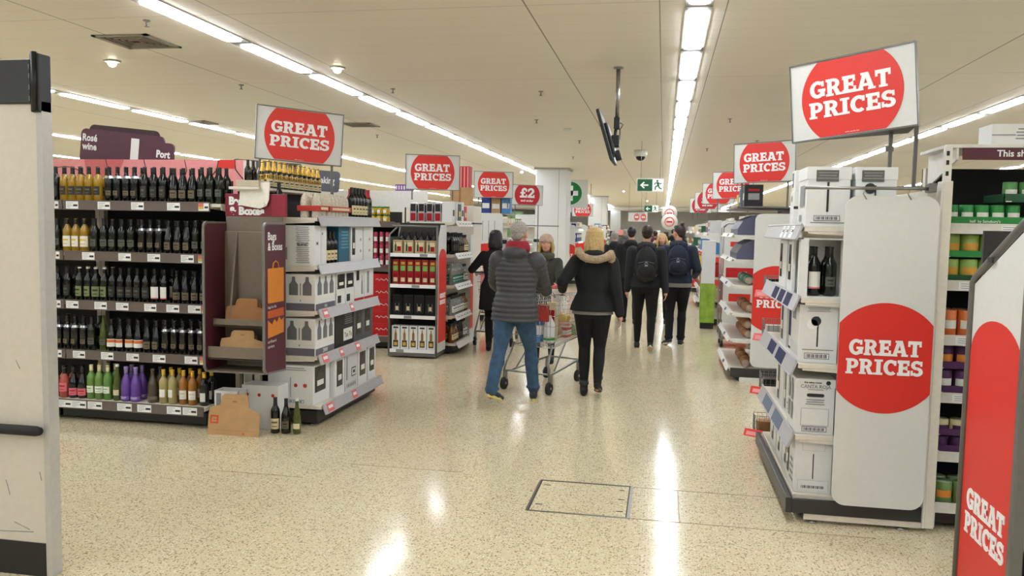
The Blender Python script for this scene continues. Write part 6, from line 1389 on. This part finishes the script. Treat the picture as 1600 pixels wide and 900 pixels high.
m = MB(); k = inf['k']; m.lathe([(.115 * k, -.03), (.125 * k, .0), (.118 * k, .04), (.10 * k, .075), (.075 * k, .08), (.06 * k, .06)], DM, 20, c=(0, .045, 1.49 * k)); m.ball((0, -.035, 1.475 * k), (.115 * k, .06, .055), DM); remesh(m, 'red_hood', REDH, .008, P, 4)
m = MB()
for i in range(9): a = -1.2 + i * .3; m.tube([(.11 * sin(a), -.06 - .02 * cos(a), 1.44 * k), (.12 * sin(a), -.06 - .045 * cos(a), 1.40 * k)], .004, REDH, 5)
# ---- blonde woman in the black coat with fur-edged hood
loc, rz = Vector((-.68, 8.30, 0)), .05
P, jk, inf = person('blonde woman in black coat with fur-edged hood, black leggings and ankle boots', loc, rz, 1.68,
    (W2L(loc, rz, (-.74, 8.20, .0)), W2L(loc, rz, (-.60, 8.12, .03))), (W2L(loc, rz, (-1.0, 8.36, 1.05)), W2L(loc, rz, (-.40, 8.26, .80))),
    (BCOAT, [hood], 'black_coat'), (BLEG, .03, .95), (hair_bob, H_BLOND, 'hair'), (BOOT, BLACK, .08, mat('grey_knit_cuff', (62, 62, 66), .9, bump=.8, scale=80)), lean=.02, build=1.24, female=True, heelup=(0, .35), foot_dir=(0, .1), coat_len=.045, hemflare=.025, sleeve=1.25, curl=.5, legw=1.06)
k = inf['k']
m = MB(); pts = []
for i in range(15):
    a = PI * (.0 + i / 14); pts.append((.165 * cos(a) * k + .012, -.085 - .085 * sin(a), (1.51 - .085 * sin(a)) * k - (.05 if i in (0,) else 0)))
pts = [(.150 * k, .03, 1.27 * k), (.175 * k, -.02, 1.36 * k), (.185 * k, -.06, 1.45 * k)] + pts + [(-.15 * k, .01, 1.47 * k)]
m.tube(pts, [.022, .034, .042] + [.040] * 15 + [.024], DM, 10)
rnd = random.Random(5)
for p in pts:
    for q_ in range(7): d = Vector((rnd.uniform(-1, 1), rnd.uniform(-1, 1), rnd.uniform(-1, 1))).normalized(); m.tube([Vector(p) + d * .02, Vector(p) + d * .052], [.011, .004], DM, 5)
remesh(m, 'fur_trim', FUR, .0075, P, 1)
m = MB(); loft(m, [(0, 0, .845 * k, .180 * k * 1.23, .146 * k), (0, 0, .92 * k, .166 * k * 1.23, .132 * k)]); remesh(m, 'grey_top_hem', mat('grey_jersey', (128, 126, 122), .8), .008, P, 2)
m = MB(); wr = inf['WR'][1] + inf['HD'][1] * .09; m.box(wr.x - .004, wr.x + .004, wr.y - .01, wr.y + .045, wr.z - .13, wr.z + .03, CARD)
o = m.build('paper_slip'); o.location = loc; o.rotation_euler.z = rz; tag(o, 'folded white paper slip held in the lowered hand of the blonde woman', 'paper')

# ---- person with black backpack, and person in navy with navy backpack
def backpack(P, name, label, m_, k, lean, strapm=BLACK, w=.15, loc=None, rz=0, zc=1.22, hh=.25):
    b = MB(); X = Matrix.Translation((0, lean - .20 * k, zc * k)); b.ball((0, 0, 0), (w, .085, hh), DM, X=X, seg=18); b.box(-w * .85, w * .85, -.07, .075, -hh * .86, hh * .55, DM, X=X, b=.05); b.ball((0, -.075, -hh * .35), (w * .78, .045, hh * .42), DM, X=X)
    o = remesh(b, name, m_, .008, None, 4); o.location = loc; o.rotation_euler.z = rz; tag(o, label, 'backpack')
    q = MB()
    for sx in (-1, 1): q.tube([(sx * .09, lean - .13, 1.42 * k), (sx * .10, lean - .07, 1.50 * k), (sx * .115, lean + .06, 1.49 * k), (sx * .12, lean + .145, 1.38 * k), (sx * .14, lean + .145, 1.25 * k), (sx * .17, lean + .0, 1.10 * k), (sx * .13, lean - .16, 1.05 * k)], .016, strapm, 6)
    q.build('strap', o)
    q = MB(); q.tube([(-w * .7, lean - .287, zc * k + .02), (0, lean - .305, zc * k + .045), (w * .7, lean - .287, zc * k + .02)], .004, mat('zip_grey', (90, 92, 98), .4), 5); q.build('zip', o)
    q = MB(); q.box(-.02, .02, -.004, 0, -.012, .012, mat('emblem_grey', (150, 152, 158), .4)); q.prism([(-.03, .02), (0, .055), (.03, .02), (.0, .035)], -.004, 0, mat('emblem_grey', (150, 152, 158), .4)); e = q.build('emblem', o); e.location = (0, lean - .318, zc * k - .01)
    q = MB(); q.tube([(-.03, lean - .2, 1.46 * k), (-.02, lean - .22, 1.50 * k), (.02, lean - .22, 1.50 * k), (.03, lean - .2, 1.46 * k)], .007, strapm, 6); q.build('handle', o)
    return o
TRN = (mat('black_trainer', (28, 28, 30), .6), SOLEW, .0, None)
loc, rz = Vector((-.22, 11.45, 0)), .02
P, jk, inf = person('person in black jacket and leggings walking away, carrying a black backpack', loc, rz, 1.72, (W2L(loc, rz, (-.32, 11.62, .0)), W2L(loc, rz, (-.13, 11.18, .03))), (W2L(loc, rz, (-.47, 11.50, .84)), W2L(loc, rz, (.05, 11.42, .84))),
    (mat('black_shell', (19, 20, 25), .75), [collar, hood], 'jacket'), (BLEG, .03, .95), (hair_short, H_DARK, 'hair'), TRN, lean=.03, build=1.24, heelup=(0, .4), coat_len=.04, voxel=.009, sleeve=1.25)
backpack(P, 'backpack', 'black backpack worn by the walker dressed all in black', mat('black_nylon', (12, 12, 14), .7, var=.2), inf['k'], .03, loc=loc, rz=rz)
loc, rz = Vector((.22, 12.2, 0)), -.02
P, jk, inf = person('person in navy jacket and black trousers with hair in a small top bun', loc, rz, 1.74, (W2L(loc, rz, (.12, 12.05, .0)), W2L(loc, rz, (.29, 12.12, .0))), (W2L(loc, rz, (.04, 12.42, 1.02)), W2L(loc, rz, (.47, 12.40, 1.0))),
    (NAVYC, [collar, hood], 'jacket'), (BLEG, .02, 1.25), (hair_bun, H_DARK, 'hair'), (mat('dark_trainer', (40, 40, 46), .6), SOLEW, .0, None), lean=.03, build=1.26, yaw=.75, coat_len=.02, voxel=.009, sleeve=1.25, foot_dir=(-.5, .1), heelup=(.2, 0), face=True, legw=1.05)
m = MB(); loft(m, [(0, 0, .845, .176 * 1.25, .142), (0, 0, .92, .168 * 1.25, .132)]); remesh(m, 'grey_top_hem', MATS['grey_jersey'], .01, P, 1)
backpack(P, 'backpack', 'navy backpack worn by the walker in the navy jacket', mat('navy_nylon', (18, 26, 48), .7, var=.2), inf['k'], .03, strapm=mat('navy_strap', (24, 32, 54), .6), loc=loc, rz=rz, hh=.23, zc=1.24)

# ---- smiling woman in a knitted hat facing the camera beyond the trolley
loc, rz = Vector((-1.42, 10.1, 0)), PI + .1
P, jk, inf = person('smiling woman in beige knitted hat and dark olive coat facing this way', loc, rz, 1.57, (Vector((-.09, 0.02, 0)), Vector((.10, -.05, 0))), (W2L(loc, rz, (-1.24, 9.75, .98)), W2L(loc, rz, (-1.62, 9.78, .98))),
    (OLIVE, [collar], 'coat'), (BLEG, .03, 1.0), (hair_long, H_BLOND, 'hair'), (BOOT, BLACK, .06, None), lean=.03, build=1.08, female=True, face=True, expr=True, coat_len=.18, hemflare=.02, voxel=.0085, sleeve=1.1)
m = MB(); X = inf['HX']; m.ball((0, -.018, .062), (.098, .108, .086), DM, X=X, seg=18); m.lathe([(.094, .028), (.105, .035), (.105, .07), (.094, .078)], DM, 20, X=X @ Matrix.Translation((0, -.012, 0)), sy=1.1); remesh(m, 'knitted_hat', mat('beige_knit', (186, 160, 140), .9, var=.2, scale=60, bump=1.0), .007, P, 2)
m = MB(); k = inf['k']; m.lathe([(.07, -.05), (.105, -.03), (.11, .02), (.095, .05), (.07, .05)], DM, 18, c=(0, .05, 1.47 * k)); m.ball((0.01, .115, 1.40 * k), (.05, .03, .09), DM); remesh(m, 'scarf', mat('olive_scarf', (84, 80, 66), .9, var=.2, scale=40, bump=.8), .008, P, 2)

# ---- dark-clad woman with her own trolley by the spirits display
loc, rz = Vector((-2.20, 10.78, 0)), .2
P, jk, inf = person('dark-haired woman in long black coat turned away beside the spirits display', loc, rz, 1.62, (Vector((-.07, .05, 0)), Vector((.09, -.1, 0))), (W2L(loc, rz, (-2.56, 11.05, 1.08)), W2L(loc, rz, (-2.12, 11.15, 1.05))),
    (BCOAT, [collar], 'long_coat'), (BLEG, .03, 1.1), (hair_bob, H_BLACK, 'hair'), (BOOT, BLACK, .05, None), lean=.04, build=1.1, female=True, coat_len=.30, hemflare=.04, voxel=.009, sleeve=1.12)
# ---- small distant figures
def distant(label, x, y, rz, h, coatm, coatname, hairf, hairm, face=False, extra=None, build=1.1, female=False, coat_len=.1, legm=BLEG):
    l = Vector((x, y, 0)); P, jk, inf = person(label, l, rz, h, (Vector((-.1, .12, 0)), Vector((.1, -.12, 0))), (Vector((-.30, .05, .82)), Vector((.30, .1, .82))), (coatm, [collar, hood], coatname), (legm, .03, 1.1), (hairf, hairm, 'hair'), TRN, lean=.02, build=build, voxel=.013, coat_len=coat_len, face=face, female=female, sleeve=1.1)
    if extra: extra(P, inf)
    return P
distant('tall broad person in black seen between the blonde woman and the black backpack', -.55, 14.6, 0, 1.70, mat('black_wool', (20, 20, 22), .9), 'coat', hair_short, H_BLACK, build=1.3)
distant('person in dark jacket with greying hair just past the blonde woman', -.98, 17.0, .1, 1.62, mat('dark_wool', (34, 34, 40), .9), 'coat', hair_short, H_GREY)
def furhood(P, inf):
    m = MB(); k = inf['k']; pts = [(.15 * sin(a), -.02 + .03 * cos(a), 1.56 * k - .13 * cos(a) * 1.0) for a in [(-2.4 + i * .4) for i in range(13)]]; m.tube([(x, .06 if z < 1.45 * k else .0, z - .06) for x, y, z in pts], .04, DM, 8); remesh(m, 'fur_trim', mat('pale_fur', (206, 186, 150), .9, var=.3, scale=80, bump=1.0), .011, P, 1)
distant('fair-haired woman in dark coat with pale fur hood, facing this way', -.02, 14.9, PI, 1.60, mat('dark_parka', (40, 42, 50), .8), 'parka', hair_long, H_BLOND, face=True, female=True, extra=furhood)
distant('person in dark coat beyond the navy jacket near the displays', .42, 19.5, PI * .6, 1.66, mat('brown_coat', (60, 46, 40), .8), 'coat', hair_long, H_DARK, face=True)
distant('distant shopper in maroon coat far along the aisle', -.25, 26, 0, 1.62, mat('maroon_coat', (92, 36, 48), .8), 'coat', hair_short, H_DARK)
distant('distant shopper in grey coat far along the aisle', -1.3, 29, .2, 1.66, mat('grey_coat', (88, 88, 92), .8), 'coat', hair_short, H_GREY)
distant('distant shopper in black by the far displays', .35, 31, .0, 1.68, mat('black_wool', (20, 20, 22), .9), 'coat', hair_short, H_BLACK)

# ================================================================ shopping trolleys
def trolley(label, loc, rz, contents=True):
    """pushed towards +y; handle at the back (y=0)"""
    t = empty('shopping_trolley', label, 'trolley', loc, rz); W_ = .27
    h = MB(); h.tube([(-W_, 0, 1.03), (W_, 0, 1.03)], .015, mat('trolley_handle', (60, 62, 66), .4), 10); h.build('handle', t)
    c = MB(); R_ = .0075
    # rims: top (wide at the back), bottom
    top = [(-W_, .08, 1.0), (W_, .08, 1.0), (.23, .98, .95), (-.23, .98, .95)]; bot = [(-.22, .16, .45), (.22, .16, .45), (.18, .92, .50), (-.18, .92, .50)]
    c.tube(top, R_, CHROME, 6, closed=True); c.tube(bot, R_, CHROME, 6, closed=True)
    for s in (-1, 1): c.tube([(s * W_, 0, 1.03), (s * W_, .08, .98)], R_ * 1.5, CHROME, 6)
    def lerp(a, b, u): return Vector(a) + (Vector(b) - Vector(a)) * u
    for i in range(4):
        a0, a1_, b0, b1 = top[i], top[(i + 1) % 4], bot[i], bot[(i + 1) % 4]; n = 22 if i % 2 else 12
        for k in range(1, n): c.tube([lerp(a0, a1_, k / n), lerp(b0, b1, k / n)], .0027, CHROME, 4)
    for k in range(1, 5): c.tube([lerp(bot[j], top[j], k / 5) for j in range(4)], .003, CHROME, 4, closed=True)
    for k in range(1, 12): c.tube([lerp(bot[0], bot[3], k / 12), lerp(bot[1], bot[2], k / 12)], .0021, CHROME, 4)
    for k in range(1, 8): c.tube([lerp(bot[0], bot[1], k / 8), lerp(bot[3], bot[2], k / 8)], .0021, CHROME, 4)
    c.build('basket', t)
    f = MB()
    for s in (-1, 1):
        f.tube([(s * .22, .14, .48), (s * .24, .02, .30), (s * .26, .0, .20), (s * .24, .12, .19), (s * .19, .88, .24)], .0125, STEEL, 8); f.tube([(s * .2, .5, .475), (s * .22, .2, .21)], .009, STEEL, 8)
    f.tube([(-.26, .02, .20), (.26, .02, .20)], .011, STEEL, 8); f.tube([(-.19, .88, .24), (.19, .88, .24)], .011, STEEL, 8); f.build('chassis', t)
    for (x, y, z) in ((-.26, .03, .20), (.26, .03, .20), (-.19, .86, .24), (.19, .86, .24)):
        w = MB(); w.box(x - .018, x + .018, y - .02, y + .02, .10, z, STEEL, b=.004); w.lathe([(.03, -.02), (.062, -.016), (.064, 0), (.062, .016), (.03, .02)], RUBBER, 20, X=Matrix.Translation((x, y - .02, .064)) @ Matrix.Rotation(PI / 2, 4, 'Y')); w.lathe([(.014, -.024), (.014, .024)], STEEL, 10, X=Matrix.Translation((x, y - .02, .064)) @ Matrix.Rotation(PI / 2, 4, 'Y')); w.build('castor', t)
    s = MB(); s.box(-.19, .19, .10, .13, .72, .90, mat('seat_flap', (176, 60, 52), .5), b=.01); s.build('child_seat_flap', t)
    return t
tl, tz = Vector((-1.33, 8.17, 0)), -.33
trolley('full shopping trolley pushed by the man in the charcoal jacket', tl, tz)
Xt = Matrix.Translation(tl) @ Matrix.Rotation(tz, 4, 'Z')
def incart(name, label, mb, x, y, z, rz=0, tip=0):
    o = mb.build(name); o.matrix_world = Xt @ Matrix.Translation((x, y, z)) @ Matrix.Rotation(rz, 4, 'Z') @ Matrix.Rotation(tip, 4, 'Y'); return tag(o, label, 'grocery')
def bag_(m_, w, d, h): return MB().lathe([(w * .8, 0), (w, .01), (w * .95, h * .6), (w * .5, h * .85), (w * .2, h)], m_, 12, sy=d / w)
LV0 = .487
incart('milk_bottle', 'white plastic milk bottle with green label in the full trolley', MB().lathe([(.05, 0), (.062, .01), (.062, .18), (.035, .24), (.02, .26), (.02, .28)], TICKET, 14).lathe([(.0625, .03), (.0625, .055)], GREENP, 14), .12, .27, LV0)
incart('blue_pack', 'blue and white pack standing in the full trolley', MB().box(-.04, .04, -.05, .05, 0, .26, mat('sky_pack', (70, 130, 190), .5), b=.01).box(-.0405, .0405, -.0505, .0505, .08, .18, TICKET), .01, .25, LV0)
incart('juice_carton', 'orange juice carton in the full trolley', MB().box(-.045, .045, -.045, .045, 0, .26, ORANGE, b=.004).prism([(-.045, .26), (.045, .26), (.0, .31)], -.045, .045, L_WHITE), -.12, .27, LV0)
incart('bread_bag', 'bagged loaf lying in the full trolley', MB().ball((0, 0, .07), (.07, .14, .07), BREAD), .07, .52, LV0 + .01, .2)
incart('crisp_bag', 'red and blue bag of crisps in the full trolley', bag_(mat('crisp_red', (190, 60, 50), .3), .10, .05, .34), -.11, .42, LV0 + .01)
incart('vegetable_bag', 'green bag of vegetables in the full trolley', bag_(mat('veg_green', (110, 140, 80), .4, var=.3, scale=12), .08, .07, .16), .09, .80, LV0 + .02)
incart('cake_box', 'red and white cake box stacked near the front of the full trolley', MB().box(-.07, .07, -.06, .06, 0, .11, RED2, b=.004).box(-.071, .071, -.061, .061, .03, .08, L_WHITE), .09, .66, LV0 + .015)
incart('meat_tray', 'pink wrapped tray resting high in the full trolley', MB().box(-.08, .08, -.055, .055, 0, .04, mat('pink_meat', (206, 120, 110), .3), b=.012).box(-.082, .082, -.057, .057, -.004, .01, L_WHITE), .09, .66, LV0 + .132, .2)
incart('yellow_net', 'yellow net of fruit near the top of the full trolley', MB().ball((0, 0, .05), (.06, .05, .05), YELLOW).ball((.04, .03, .05), (.04, .04, .04), YELLOW), .08, .66, LV0 + .172)
incart('paper_parcel', 'pink paper parcel near the front of the full trolley', MB().box(-.07, .07, -.07, .07, 0, .26, mat('pink_paper', (206, 150, 140), .6), b=.02), -.08, .78, LV0 + .02)
incart('tan_carrier_bag', 'tan paper bag in the middle of the full trolley', bag_(KRAFT, .07, .06, .36), -.13, .60, LV0 + .015)
incart('tall_box', 'tall white and red box in the full trolley', MB().box(-.05, .05, -.03, .03, 0, .40, L_CREAM, b=.003).box(-.035, .035, -.0315, -.03, .08, .32, C_RED), .09, .40, LV0 + .01)
incart('wrapped_flowers', 'pale wrapped bunch of flowers sticking up from the full trolley', MB().lathe([(.02, 0), (.04, .24), (.085, .46), (.06, .48)], mat('wrap_pale', (216, 206, 196), .4), 12).ball((0, 0, .48), (.07, .07, .04), mat('petals', (196, 90, 90), .7, var=.4, scale=30)), .02, .635, LV0 + .06, 0, .0)
incart('egg_box', 'grey egg box lying across the front of the full trolley', MB().box(-.10, .10, -.05, .05, 0, .07, mat('egg_grey', (150, 146, 140), .8, bump=.5), b=.015), .02, .885, LV0 + .02)
trolley('second shopping trolley in front of the woman in the long black coat', Vector((-2.30, 11.20, 0)), .0)
